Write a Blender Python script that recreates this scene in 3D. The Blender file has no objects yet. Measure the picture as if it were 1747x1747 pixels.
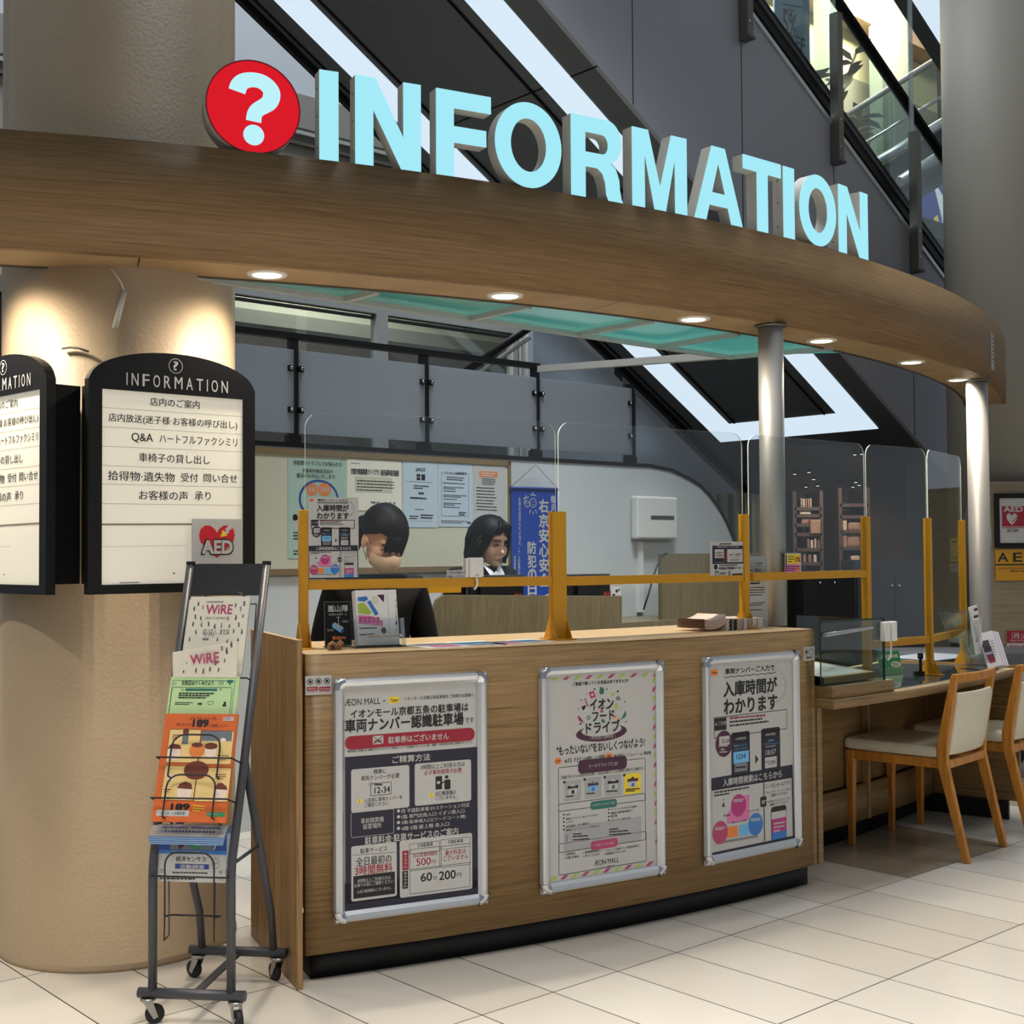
import bpy, bmesh, math, random
import numpy as np
from mathutils import Vector, Matrix
from mathutils.geometry import tessellate_polygon
PI = math.pi
sin, cos, rad = math.sin, math.cos, math.radians
random.seed(7)
sc = bpy.context.scene
COL = sc.collection
V = Vector

# ------------------------------------------------------------------ camera
# The place is measured in metres, the lens stands at x=y=0 and looks along +Y.
FPX, PITCH, ROLL, EYE = 2187.7576, 0.029768, 0.006585, 1.2972
cr, sr, cp, sp = cos(ROLL), sin(ROLL), cos(PITCH), sin(PITCH)
cam_data = bpy.data.cameras.new('camera')
cam = bpy.data.objects.new('camera', cam_data)
COL.objects.link(cam)
fwd = V((0, cp, sp)); upv = V((0, -sp, cp)); rgt = V((1, 0, 0))
cx_ = rgt * cr - upv * sr
cy_ = rgt * sr + upv * cr
cam.matrix_world = Matrix(((cx_.x, cy_.x, -fwd.x, 0), (cx_.y, cy_.y, -fwd.y, 0), (cx_.z, cy_.z, -fwd.z, EYE), (0, 0, 0, 1)))
cam_data.sensor_width = 36
cam_data.lens = 36 * FPX / 1747
cam_data.clip_end = 200
sc.camera = cam

# ------------------------------------------------------------------ world, exposure
sc.view_settings.view_transform = 'Standard'
sc.view_settings.look = 'None'
sc.view_settings.gamma = 1
sc.view_settings.use_curve_mapping = False
sc.view_settings.exposure = 0.0
sc.cycles.use_denoising = True
sc.cycles.max_bounces = 10
sc.cycles.transparent_max_bounces = 24
sc.cycles.caustics_reflective = False
sc.cycles.caustics_refractive = False
sc.cycles.sample_clamp_indirect = 4
world = bpy.data.worlds.new('mall_air')
sc.world = world
world.use_nodes = True
wn = world.node_tree.nodes
wbg = wn['Background']
wbg.inputs[0].default_value = (0.80, 0.90, 1.0, 1)
wbg.inputs[1].default_value = 0.29

def area(name, loc, target, sx, sy, power, col, spread=180):
    l = bpy.data.lights.new(name, 'AREA'); l.shape = 'RECTANGLE'; l.size = sx; l.size_y = sy
    l.energy = power; l.color = col; l.spread = math.radians(spread)
    o = bpy.data.objects.new(name, l); COL.objects.link(o); o.location = loc
    d = (V(target) - V(loc)).normalized()
    o.rotation_euler = d.to_track_quat('-Z', 'Y').to_euler()
    return o
# ceiling lighting of the mall: the aisle before the kiosk, the atrium around the escalators, the side aisle
area('aisle_ceiling_light', (1.0, 0.95, 5.2), (1.0, 1.0, 0), 6.4, 2.2, 212, (1.0, 0.96, 0.91), 74)
area('kiosk_fill_light', (0.8, 5.4, 6.0), (0.3, 6.7, 0), 2.2, 0.8, 44, (0.92, 0.97, 1.0), 50)  # added lamp, aimed to brighten the kiosk interior
area('atrium_ceiling_light', (-2.2, 8.0, 11.0), (-0.2, 11.0, 3.0), 6, 5, 1250, (0.86, 0.93, 1.0))
area('side_aisle_ceiling_light', (5.0, 4.2, 5.2), (4.9, 4.3, 0), 3.0, 2.6, 60, (1.0, 0.965, 0.92), 72)
area('shop_fill_light', (U_ := (0.7475 * 6.5 - 0.6643 * 9.75, 0.6643 * 6.5 + 0.7475 * 9.75, 4.4)), (U_[0], U_[1], 0), 3.0, .6, 120, (1.0, 0.97, 0.9))  # added lamp, brightens the rooms behind the shop windows


# ------------------------------------------------------------------ picture-to-place measuring
def ray(px, py):
    dx, dy = px - 873.5, py - 873.5
    x = (cr * dx - sr * dy) / FPX; y = -(sr * dx + cr * dy) / FPX
    return V((x, cp - sp * y, sp + cp * y))
EYEV = V((0, 0, EYE))
def PY(px, py, Y):
    r = ray(px, py); return r * (Y / r.y) + EYEV
def PZ(px, py, z):
    r = ray(px, py); return r * ((z - EYE) / r.z) + EYEV
def PP(px, py, p0, n):
    r = ray(px, py); return EYEV + r * ((V(p0) - EYEV).dot(n) / r.dot(n))
CC = V((-3.3266, 10.3501, 0))            # centre of the kiosk's round plan
RF, RIN, RC = 6.8388, 6.6011, 7.0259     # fascia face, soffit inner edge, counter face
ZS, ZT, ZC = 2.199, 2.5535, 0.989        # soffit, top of fascia, counter top
def PC(px, py, R):
    r = ray(px, py); a = r.x**2 + r.y**2; b = -2 * (r.x * CC.x + r.y * CC.y); c = CC.x**2 + CC.y**2 - R * R
    t = (-b - math.sqrt(max(0, b * b - 4 * a * c))) / 2 / a
    return r * t + EYEV
def phi_of(p): return math.atan2(p.x - CC.x, CC.y - p.y)
def on_arc(R, ph, z=0): return V((CC.x + R * sin(ph), CC.y - R * cos(ph), z))
def arc_frame(R, ph, z):                 # x along the arc to the right, y up, z outwards
    o = on_arc(R, ph, z); t = V((cos(ph), sin(ph), 0)); n = V((sin(ph), -cos(ph), 0)); k = V((0, 0, 1))
    return Matrix(((t.x, k.x, n.x, o.x), (t.y, k.y, n.y, o.y), (t.z, k.z, n.z, o.z), (0, 0, 0, 1)))
def frame(o, x, y):
    x = V(x).normalized(); y = V(y); y = (y - x * x.dot(y)).normalized(); z = x.cross(y); o = V(o)
    return Matrix(((x.x, y.x, z.x, o.x), (x.y, y.y, z.y, o.y), (x.z, y.z, z.z, o.z), (0, 0, 0, 1)))
U = V((0.7475, 0.6643, 0)); W = V((-0.6643, 0.7475, 0)); ZZ = V((0, 0, 1))   # the building's two directions
def uw(u, w, z=0): return U * u + W * w + V((0, 0, z))
def Rz(a, o=(0, 0, 0)): return Matrix.Translation(V(o)) @ Matrix.Rotation(a, 4, 'Z')

# ------------------------------------------------------------------ materials
def lin(c):
    return tuple(((x / 255) / 12.92 if x / 255 <= 0.04045 else ((x / 255 + 0.055) / 1.055)**2.4) for x in c)
MATS = {}
def mat(name, c, rough=0.5, metal=0.0, spec=0.5, emit=0, ecol=None, bump=None, vary=None, coat=0):
    m = bpy.data.materials.new(name); m.use_nodes = True
    nt = m.node_tree; b = nt.nodes['Principled BSDF']
    col = lin(c)
    b.inputs['Base Color'].default_value = (*col, 1)
    b.inputs['Roughness'].default_value = rough
    b.inputs['Metallic'].default_value = metal
    b.inputs['Specular IOR Level'].default_value = spec
    if coat: b.inputs['Coat Weight'].default_value = coat; b.inputs['Coat Roughness'].default_value = 0.08
    if emit:
        b.inputs['Emission Color'].default_value = (*lin(ecol or c), 1); b.inputs['Emission Strength'].default_value = emit
    tc = None
    if bump or vary:
        tc = nt.nodes.new('ShaderNodeTexCoord')
    if vary:                      # (scale vector, amount): noise that lightens and darkens the colour
        mp = nt.nodes.new('ShaderNodeMapping'); mp.inputs['Scale'].default_value = vary[0]
        nz = nt.nodes.new('ShaderNodeTexNoise'); nz.inputs['Scale'].default_value = 1; nz.inputs['Detail'].default_value = 6
        cr2 = nt.nodes.new('ShaderNodeValToRGB')
        k = vary[1]
        cr2.color_ramp.elements[0].position = 0.3; cr2.color_ramp.elements[1].position = 0.7
        cr2.color_ramp.elements[0].color = (*[x * (1 - k) for x in col], 1)
        cr2.color_ramp.elements[1].color = (*[min(1, x * (1 + k)) for x in col], 1)
        nt.links.new(tc.outputs['Object'], mp.inputs[0]); nt.links.new(mp.outputs[0], nz.inputs['Vector'])
        nt.links.new(nz.outputs[0], cr2.inputs[0]); nt.links.new(cr2.outputs[0], b.inputs['Base Color'])
    if bump:                      # (scale, strength, distance)
        nz2 = nt.nodes.new('ShaderNodeTexNoise'); nz2.inputs['Scale'].default_value = bump[0]; nz2.inputs['Detail'].default_value = 4
        bp = nt.nodes.new('ShaderNodeBump'); bp.inputs['Strength'].default_value = bump[1]; bp.inputs['Distance'].default_value = bump[2]
        nt.links.new(tc.outputs['Object'], nz2.inputs['Vector']); nt.links.new(nz2.outputs[0], bp.inputs['Height'])
        nt.links.new(bp.outputs[0], b.inputs['Normal'])
    MATS[name] = m
    return m
def wood(name, c0, c1, scale, rough=0.45, spec=0.4):
    m = bpy.data.materials.new(name); m.use_nodes = True; nt = m.node_tree; b = nt.nodes['Principled BSDF']
    tc = nt.nodes.new('ShaderNodeTexCoord'); mp = nt.nodes.new('ShaderNodeMapping'); mp.inputs['Scale'].default_value = scale
    n1 = nt.nodes.new('ShaderNodeTexNoise'); n1.inputs['Scale'].default_value = 1; n1.inputs['Detail'].default_value = 8; n1.inputs['Roughness'].default_value = 0.7
    n2 = nt.nodes.new('ShaderNodeTexNoise'); n2.inputs['Scale'].default_value = 4.5; n2.inputs['Detail'].default_value = 3
    mx = nt.nodes.new('ShaderNodeMath'); mx.operation = 'MULTIPLY_ADD'; mx.inputs[1].default_value = 0.45
    ms = nt.nodes.new('ShaderNodeMath'); ms.operation = 'MULTIPLY'; ms.inputs[1].default_value = 0.60
    r = nt.nodes.new('ShaderNodeValToRGB')
    r.color_ramp.elements[0].position = 0.36; r.color_ramp.elements[1].position = 0.66
    r.color_ramp.elements[0].color = (*lin(c0), 1); r.color_ramp.elements[1].color = (*lin(c1), 1)
    L = nt.links.new
    L(tc.outputs['Object'], mp.inputs[0]); L(mp.outputs[0], n1.inputs['Vector']); L(mp.outputs[0], n2.inputs['Vector'])
    L(n2.outputs[0], ms.inputs[0]); L(n1.outputs[0], mx.inputs[0]); L(ms.outputs[0], mx.inputs[2]); L(mx.outputs[0], r.inputs[0]); L(r.outputs[0], b.inputs['Base Color'])
    b.inputs['Roughness'].default_value = rough; b.inputs['Specular IOR Level'].default_value = spec
    return m
def glass(name, tint=(255, 255, 255), refl=0.06, rough=0.02, haze=0.0, hcol=(200, 210, 210)):
    # a thin clear pane: light passes straight through, a mirror share rises at grazing angles, a little haze
    m = bpy.data.materials.new(name); m.use_nodes = True; nt = m.node_tree
    for n in list(nt.nodes): nt.nodes.remove(n)
    out = nt.nodes.new('ShaderNodeOutputMaterial'); t = nt.nodes.new('ShaderNodeBsdfTransparent'); t.inputs[0].default_value = (*lin(tint), 1)
    g = nt.nodes.new('ShaderNodeBsdfGlossy'); g.inputs['Roughness'].default_value = rough
    lw = nt.nodes.new('ShaderNodeFresnel'); ge = nt.nodes.new('ShaderNodeNewGeometry'); io = nt.nodes.new('ShaderNodeMapRange'); io.inputs[3].default_value = 1.45; io.inputs[4].default_value = 1 / 1.45
    nt.links.new(ge.outputs['Backfacing'], io.inputs[0]); nt.links.new(io.outputs[0], lw.inputs['IOR'])
    k = nt.nodes.new('ShaderNodeMath'); k.operation = 'MULTIPLY'; k.inputs[1].default_value = refl / 0.034; k.use_clamp = True
    mx = nt.nodes.new('ShaderNodeMixShader'); L = nt.links.new
    L(lw.outputs[0], k.inputs[0]); L(k.outputs[0], mx.inputs[0]); L(t.outputs[0], mx.inputs[1]); L(g.outputs[0], mx.inputs[2])
    if haze:
        d = nt.nodes.new('ShaderNodeBsdfDiffuse'); d.inputs[0].default_value = (*lin(hcol), 1)
        tr = nt.nodes.new('ShaderNodeBsdfTranslucent'); tr.inputs[0].default_value = (*lin(hcol), 1)
        ad = nt.nodes.new('ShaderNodeMixShader'); ad.inputs[0].default_value = 0.5
        L(d.outputs[0], ad.inputs[1]); L(tr.outputs[0], ad.inputs[2])
        m2 = nt.nodes.new('ShaderNodeMixShader'); m2.inputs[0].default_value = haze
        L(mx.outputs[0], m2.inputs[1]); L(ad.outputs[0], m2.inputs[2]); L(m2.outputs[0], out.inputs[0])
    else:
        L(mx.outputs[0], out.inputs[0])
    return m

WOODH = wood('oak_laminate_horizontal', (100, 76, 45), (148, 119, 78), (1.3, 1.3, 75))
WOODF = wood('fascia_laminate', (98, 74, 46), (142, 112, 74), (1.4, 1.4, 130), 0.5, 0.3)
WOODS = wood('soffit_laminate', (146, 121, 85), (166, 140, 104), (1.3, 1.3, 30), 0.5, 0.3)
WOODV = wood('oak_laminate_vertical', (112, 82, 50), (172, 136, 90), (28, 28, 1.2))
WOODG = wood('greyed_laminate_vertical', (92, 84, 64), (120, 110, 86), (45, 1.6, 45))
WOODW = wood('wall_laminate', (122, 110, 88), (150, 136, 110), (1.4, 1.4, 38))
WOODT = wood('countertop_laminate', (190, 160, 118), (214, 188, 148), (3, 22, 3), 0.35)
CHAIRW = wood('chair_beech', (160, 100, 34), (202, 136, 56), (14, 14, 2.2), 0.35)
BLACK = mat('black_paint', (11, 11, 12), 0.45, spec=0.3)
BLACKM = mat('matt_black', (9, 9, 10), 0.8, spec=0.2)
KICK = mat('black_kickboard', (10, 10, 11), 0.5)
DKGREY = mat('dark_grey_tube', (62, 63, 68), 0.42)
WIRE = mat('dark_wire', (42, 40, 42), 0.4, metal=0.4)
CHROME = mat('chrome', (200, 200, 205), 0.12, metal=1)
ALU = mat('satin_aluminium', (205, 208, 212), 0.38, metal=0.75)
STEEL = mat('brushed_steel', (172, 169, 165), 0.52, metal=.7, vary=((3, 3, 0.4), 0.06))
STEELD = mat('bronze_steel', (120, 116, 108), 0.35, metal=0.9)
YEL = mat('yellow_paint', (196, 140, 8), 0.38, vary=((6, 6, 6), 0.05))
PAPER = mat('paper', (186, 185, 182), 0.5)
PAPERB = mat('bright_paper', (234, 232, 230), 0.5)
PAPERW = mat('cream_paper', (228, 222, 204), 0.55)
INK = mat('black_ink', (20, 19, 22), 0.5)
NAVY = mat('navy_ink', (28, 28, 48), 0.5)
RED = mat('crimson_ink', (150, 16, 44), 0.5)
REDL = mat('red_plastic', (190, 10, 36), 0.4)
GREYI = mat('grey_ink', (122, 124, 128), 0.5)
LGREYI = mat('pale_grey_ink', (162, 163, 165), 0.5)
PINK = mat('pink_ink', (214, 116, 168), 0.5)
MAG = mat('magenta_ink', (176, 48, 116), 0.5)
ORANGE = mat('orange_ink', (226, 128, 58), 0.5)
BLUEI = mat('blue_ink', (48, 116, 190), 0.5)
SKYB = mat('sky_blue_ink', (110, 178, 226), 0.5)
YELI = mat('yellow_ink', (232, 202, 40), 0.5)
GREENI = mat('green_ink', (36, 128, 84), 0.5)
TEALI = mat('teal_ink', (40, 110, 100), 0.5)
LIMEI = mat('lime_ink', (164, 190, 74), 0.5)
ROSEI = mat('rose_ink', (176, 62, 104), 0.5)
PLUM = mat('plum_ink', (70, 28, 56), 0.5)
WHITEP = mat('white_plastic', (225, 224, 220), 0.35)
CLEAR = glass('clear_acrylic', (250, 252, 252), 0.045, 0.02)
CLEARR = glass('clear_acrylic_right', (244, 247, 247), 0.05, 0.02)
RIM = mat('acrylic_cut_edge', (222, 228, 226), 0.3)  # edge highlight of the panes, painted as a pale opaque colour

# ------------------------------------------------------------------ mesh helpers
I4 = Matrix.Identity(4)
class MB:
    def __init__(s): s.v = []; s.f = []; s.m = []; s.sm = []; s.mats = []
    def mi(s, m):
        if m not in s.mats: s.mats.append(m)
        return s.mats.index(m)
    def add(s, vs, fs, m, smooth=False, M=None):
        b = len(s.v)
        s.v += [tuple((M @ V(p)) if M is not None else p) for p in vs]
        for f in fs:
            s.f.append(tuple(i + b for i in f)); s.m.append(s.mi(m)); s.sm.append(smooth)
        return s
    def box(s, x0, x1, y0, y1, z0, z1, m, M=None):
        vs = [(x, y, z) for z in (z0, z1) for y in (y0, y1) for x in (x0, x1)]
        return s.add(vs, [(0, 2, 3, 1), (4, 5, 7, 6), (0, 1, 5, 4), (2, 6, 7, 3), (0, 4, 6, 2), (1, 3, 7, 5)], m, False, M)
    def quad(s, a, b, c, d, m, M=None): return s.add([a, b, c, d], [(0, 1, 2, 3)], m, False, M)
    def poly(s, pts, m, z=0, M=None):            # flat polygon with thickness none, facing +z
        loop = [V((p[0], p[1], 0)) for p in pts]
        tri = tessellate_polygon([loop])
        fs = []
        for t in tri:
            a, b, c = (loop[i] for i in t)
            fs.append(t if (b - a).cross(c - a).z > 0 else (t[0], t[2], t[1]))
        return s.add([(p[0], p[1], z) for p in pts], fs, m, False, M)
    def prism(s, loops, z0, z1, mf, ms=None, mb=None, M=None, smooth=False):
        # outer loop first, then holes; caps at z0 (mb) and z1 (mf), walls ms
        ms = ms or mf; mb = mb or ms
        L3 = [[V((p[0], p[1], 0)) for p in l] for l in loops]
        flat = [p for l in L3 for p in l]
        tri = tessellate_polygon(L3)
        up = []
        for t in tri:
            a, b, c = (flat[i] for i in t)
            up.append(t if (b - a).cross(c - a).z > 0 else (t[0], t[2], t[1]))
        s.add([(p.x, p.y, z1) for p in flat], up, mf, False, M)
        s.add([(p.x, p.y, z0) for p in flat], [(t[0], t[2], t[1]) for t in up], mb, False, M)
        for k, l in enumerate(loops):
            n = len(l); A = sum(l[i][0] * l[(i + 1) % n][1] - l[(i + 1) % n][0] * l[i][1] for i in range(n))
            ccw = (A > 0) == (k == 0)
            vs = [(p[0], p[1], z0) for p in l] + [(p[0], p[1], z1) for p in l]
            fs = []
            for i in range(n):
                j = (i + 1) % n; q = (i, j, n + j, n + i)
                fs.append(q if ccw else q[::-1])
            s.add(vs, fs, ms, smooth, M)
        return s
    def tube(s, pts, r, m, n=10, closed=False, M=None):
        pts = [V(p) for p in pts]; k = len(pts)
        rs = r if isinstance(r, (list, tuple)) else [r] * k
        vs = []; prev = None
        for i, p in enumerate(pts):
            a = pts[(i - 1) % k] if (closed or i > 0) else p
            b = pts[(i + 1) % k] if (closed or i < k - 1) else p
            t = (b - a).normalized()
            if prev is None:
                q = V((0, 0, 1)) if abs(t.z) < 0.9 else V((1, 0, 0)); x = t.cross(q).normalized()
            else: x = (prev - t * prev.dot(t)).normalized()
            prev = x; y = t.cross(x)
            for j in range(n):
                an = 2 * PI * j / n; vs.append(p + (x * cos(an) + y * sin(an)) * rs[i])
        fs = []
        for i in range(k if closed else k - 1):
            i2 = (i + 1) % k
            for j in range(n):
                j2 = (j + 1) % n; fs.append((i * n + j, i * n + j2, i2 * n + j2, i2 * n + j))
        s.add(vs, fs, m, True, M)
        if not closed:
            s.add(vs[:n], [tuple(range(n))[::-1]], m, False, M); s.add(vs[-n:], [tuple(range(n))], m, False, M)
        return s
    def lathe(s, prof, m, n=32, M=None, smooth=True, cap=True):   # prof: (radius, z) from bottom to top
        vs = [(r * cos(2 * PI * j / n), r * sin(2 * PI * j / n), z) for r, z in prof for j in range(n)]
        fs = [(i * n + j, i * n + (j + 1) % n, (i + 1) * n + (j + 1) % n, (i + 1) * n + j) for i in range(len(prof) - 1) for j in range(n)]
        s.add(vs, fs, m, smooth, M)
        if cap:
            s.add(vs[:n], [tuple(range(n))[::-1]], m, False, M); s.add(vs[-n:], [tuple(range(n))], m, False, M)
        return s
    def arc(s, R0, R1, a0, a1, z0, z1, mo, mt=None, mb=None, mi=None, n=48):  # solid ring sector round CC, world coordinates
        mt = mt or mo; mb = mb or mo; mi = mi or mo
        P = []
        for i in range(n + 1):
            a = a0 + (a1 - a0) * i / n
            P.append([on_arc(R1, a, z0), on_arc(R1, a, z1), on_arc(R0, a, z1), on_arc(R0, a, z0)])
        vs = [p for r in P for p in r]
        for i in range(n):
            a, b = 4 * i, 4 * i + 4
            s.add([vs[a], vs[b], vs[b + 1], vs[a + 1]], [(0, 1, 2, 3)], mo, True)
            s.add([vs[a + 1], vs[b + 1], vs[b + 2], vs[a + 2]], [(0, 1, 2, 3)], mt)
            s.add([vs[a + 2], vs[b + 2], vs[b + 3], vs[a + 3]], [(0, 1, 2, 3)], mi, True)
            s.add([vs[a + 3], vs[b + 3], vs[b], vs[a]], [(0, 1, 2, 3)], mb)
        s.add(P[0], [(0, 1, 2, 3)], mo); s.add(P[-1], [(3, 2, 1, 0)], mo)
        return s
    def ball(s, c, r, m, n=14, M=None):
        rx, ry, rz = r if isinstance(r, tuple) else (r, r, r)
        vs = []; k = n // 2
        for i in range(k + 1):
            th = PI * i / k
            for j in range(n):
                a = 2 * PI * j / n; vs.append((c[0] + rx * sin(th) * cos(a), c[1] + ry * sin(th) * sin(a), c[2] - rz * cos(th)))
        fs = [(i * n + j, i * n + (j + 1) % n, (i + 1) * n + (j + 1) % n, (i + 1) * n + j) for i in range(k) for j in range(n)]
        return s.add(vs, fs, m, True, M)
    def build(s, name, parent=None, M=None, world=False, bevel=0, weld=False, mods=None):
        me = bpy.data.meshes.new(name)
        vs = s.v
        PM = WM[parent] if parent is not None else I4
        if world:
            inv = (PM if parent is not None else (M or I4)).inverted()
            vs = [tuple(inv @ V(p)) for p in vs]
        me.from_pydata([tuple(p) for p in vs], [], s.f)
        for m in s.mats: me.materials.append(m)
        me.polygons.foreach_set('material_index', s.m); me.polygons.foreach_set('use_smooth', s.sm)
        if weld or True:
            bm = bmesh.new(); bm.from_mesh(me); bmesh.ops.remove_doubles(bm, verts=bm.verts, dist=1e-6); bm.to_mesh(me); bm.free()
        me.update()
        o = bpy.data.objects.new(name, me); COL.objects.link(o)
        if parent is not None:
            o.parent = parent
            if M is not None and not world: o.matrix_local = M; WM[o] = PM @ M
            else: WM[o] = PM
        else:
            o.matrix_world = M if M is not None else I4; WM[o] = M if M is not None else I4
        if bevel:
            b = o.modifiers.new('edge', 'BEVEL'); b.width = bevel; b.segments = 2; b.limit_method = 'ANGLE'; b.angle_limit = rad(40)
        return o
WM = {}
def prop(o, label=None, cat=None, group=None, kind=None):
    for k, x in (('label', label), ('category', cat), ('group', group), ('kind', kind)):
        if x: o[k] = x
    return o
def thing(name, label, cat, M=None, group=None):
    o = bpy.data.objects.new(name, None); COL.objects.link(o); o.empty_display_size = 0.1
    o.matrix_world = M if M is not None else I4; WM[o] = o.matrix_world.copy()
    return prop(o, label, cat, group)
def struct(mb, name, **k): return prop(mb.build(name, **k), kind='structure')
def copy_thing(root, M, label):
    r = root.copy(); COL.objects.link(r); r.matrix_world = M; WM[r] = M.copy(); r['label'] = label
    for ch in list(root.children):
        c = ch.copy(); COL.objects.link(c); c.parent = r
        for g in ch.children:
            d = g.copy(); COL.objects.link(d); d.parent = c
    return r

# lettering: outlines of the built-in font as flat faces
TC = {}
def tgeo(s, bold=0.0):
    k = (s, bold)
    if k not in TC:
        c = bpy.data.curves.new('lettering', 'FONT'); c.body = s; c.offset = bold; c.resolution_u = 3
        o = bpy.data.objects.new('lettering', c); COL.objects.link(o)
        dg = bpy.context.evaluated_depsgraph_get()
        me = bpy.data.meshes.new_from_object(o.evaluated_get(dg))
        vs = [tuple(v.co) for v in me.vertices]; fs = [tuple(p.vertices) for p in me.polygons]
        bpy.data.objects.remove(o); bpy.data.curves.remove(c); bpy.data.meshes.remove(me)
        xs = [p[0] for p in vs] or [0, 1]; ys = [p[1] for p in vs] or [0, 1]
        TC[k] = (vs, fs, min(xs), max(xs), min(ys), max(ys))
    return TC[k]
def put_text(mb, s, x0, y0, x1, y1, z, m, bold=0.0, M=None, ang=0):   # glyphs fill the box; bold = strokes thickened by shifted copies
    vs, fs, a, b, c, d = tgeo(s)
    k = min(bold, .05) * .72
    a, b, c, d = a - k, b + k, c - k, d + k
    sx = (x1 - x0) / max(1e-6, b - a); sy = (y1 - y0) / max(1e-6, d - c)
    sh = [(0, 0)] if not k else ([(-k, -k), (k, k), (-k, k), (k, -k)] if k > .012 else [(-k, 0), (k, 0)])
    for i, (ex, ey) in enumerate(sh):
        out = [(x0 + (p[0] + ex - a) * sx, y0 + (p[1] + ey - c) * sy, z + i * .00002) for p in vs]
        if ang:
            mx, my = (x0 + x1) / 2, (y0 + y1) / 2
            out = [(mx + (p[0] - mx) * cos(ang) - (p[1] - my) * sin(ang), my + (p[0] - mx) * sin(ang) + (p[1] - my) * cos(ang), p[2]) for p in out]
        mb.add(out, fs, m, False, M)
def circ(cx, cy, rx, ry=None, n=28, a0=0, a1=2 * PI):
    ry = ry or rx
    return [(cx + rx * cos(a0 + (a1 - a0) * i / n), cy + ry * sin(a0 + (a1 - a0) * i / n)) for i in range(n)]
def rrect(x0, y0, x1, y1, r, n=6):
    r = min(r, (x1 - x0) / 2.01, (y1 - y0) / 2.01); out = []
    for cx, cy, a in ((x1 - r, y1 - r, 0), (x0 + r, y1 - r, PI / 2), (x0 + r, y0 + r, PI), (x1 - r, y0 + r, 1.5 * PI)):
        for i in range(n + 1): out.append((cx + r * cos(a + PI / 2 * i / n), cy + r * sin(a + PI / 2 * i / n)))
    return out

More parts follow.
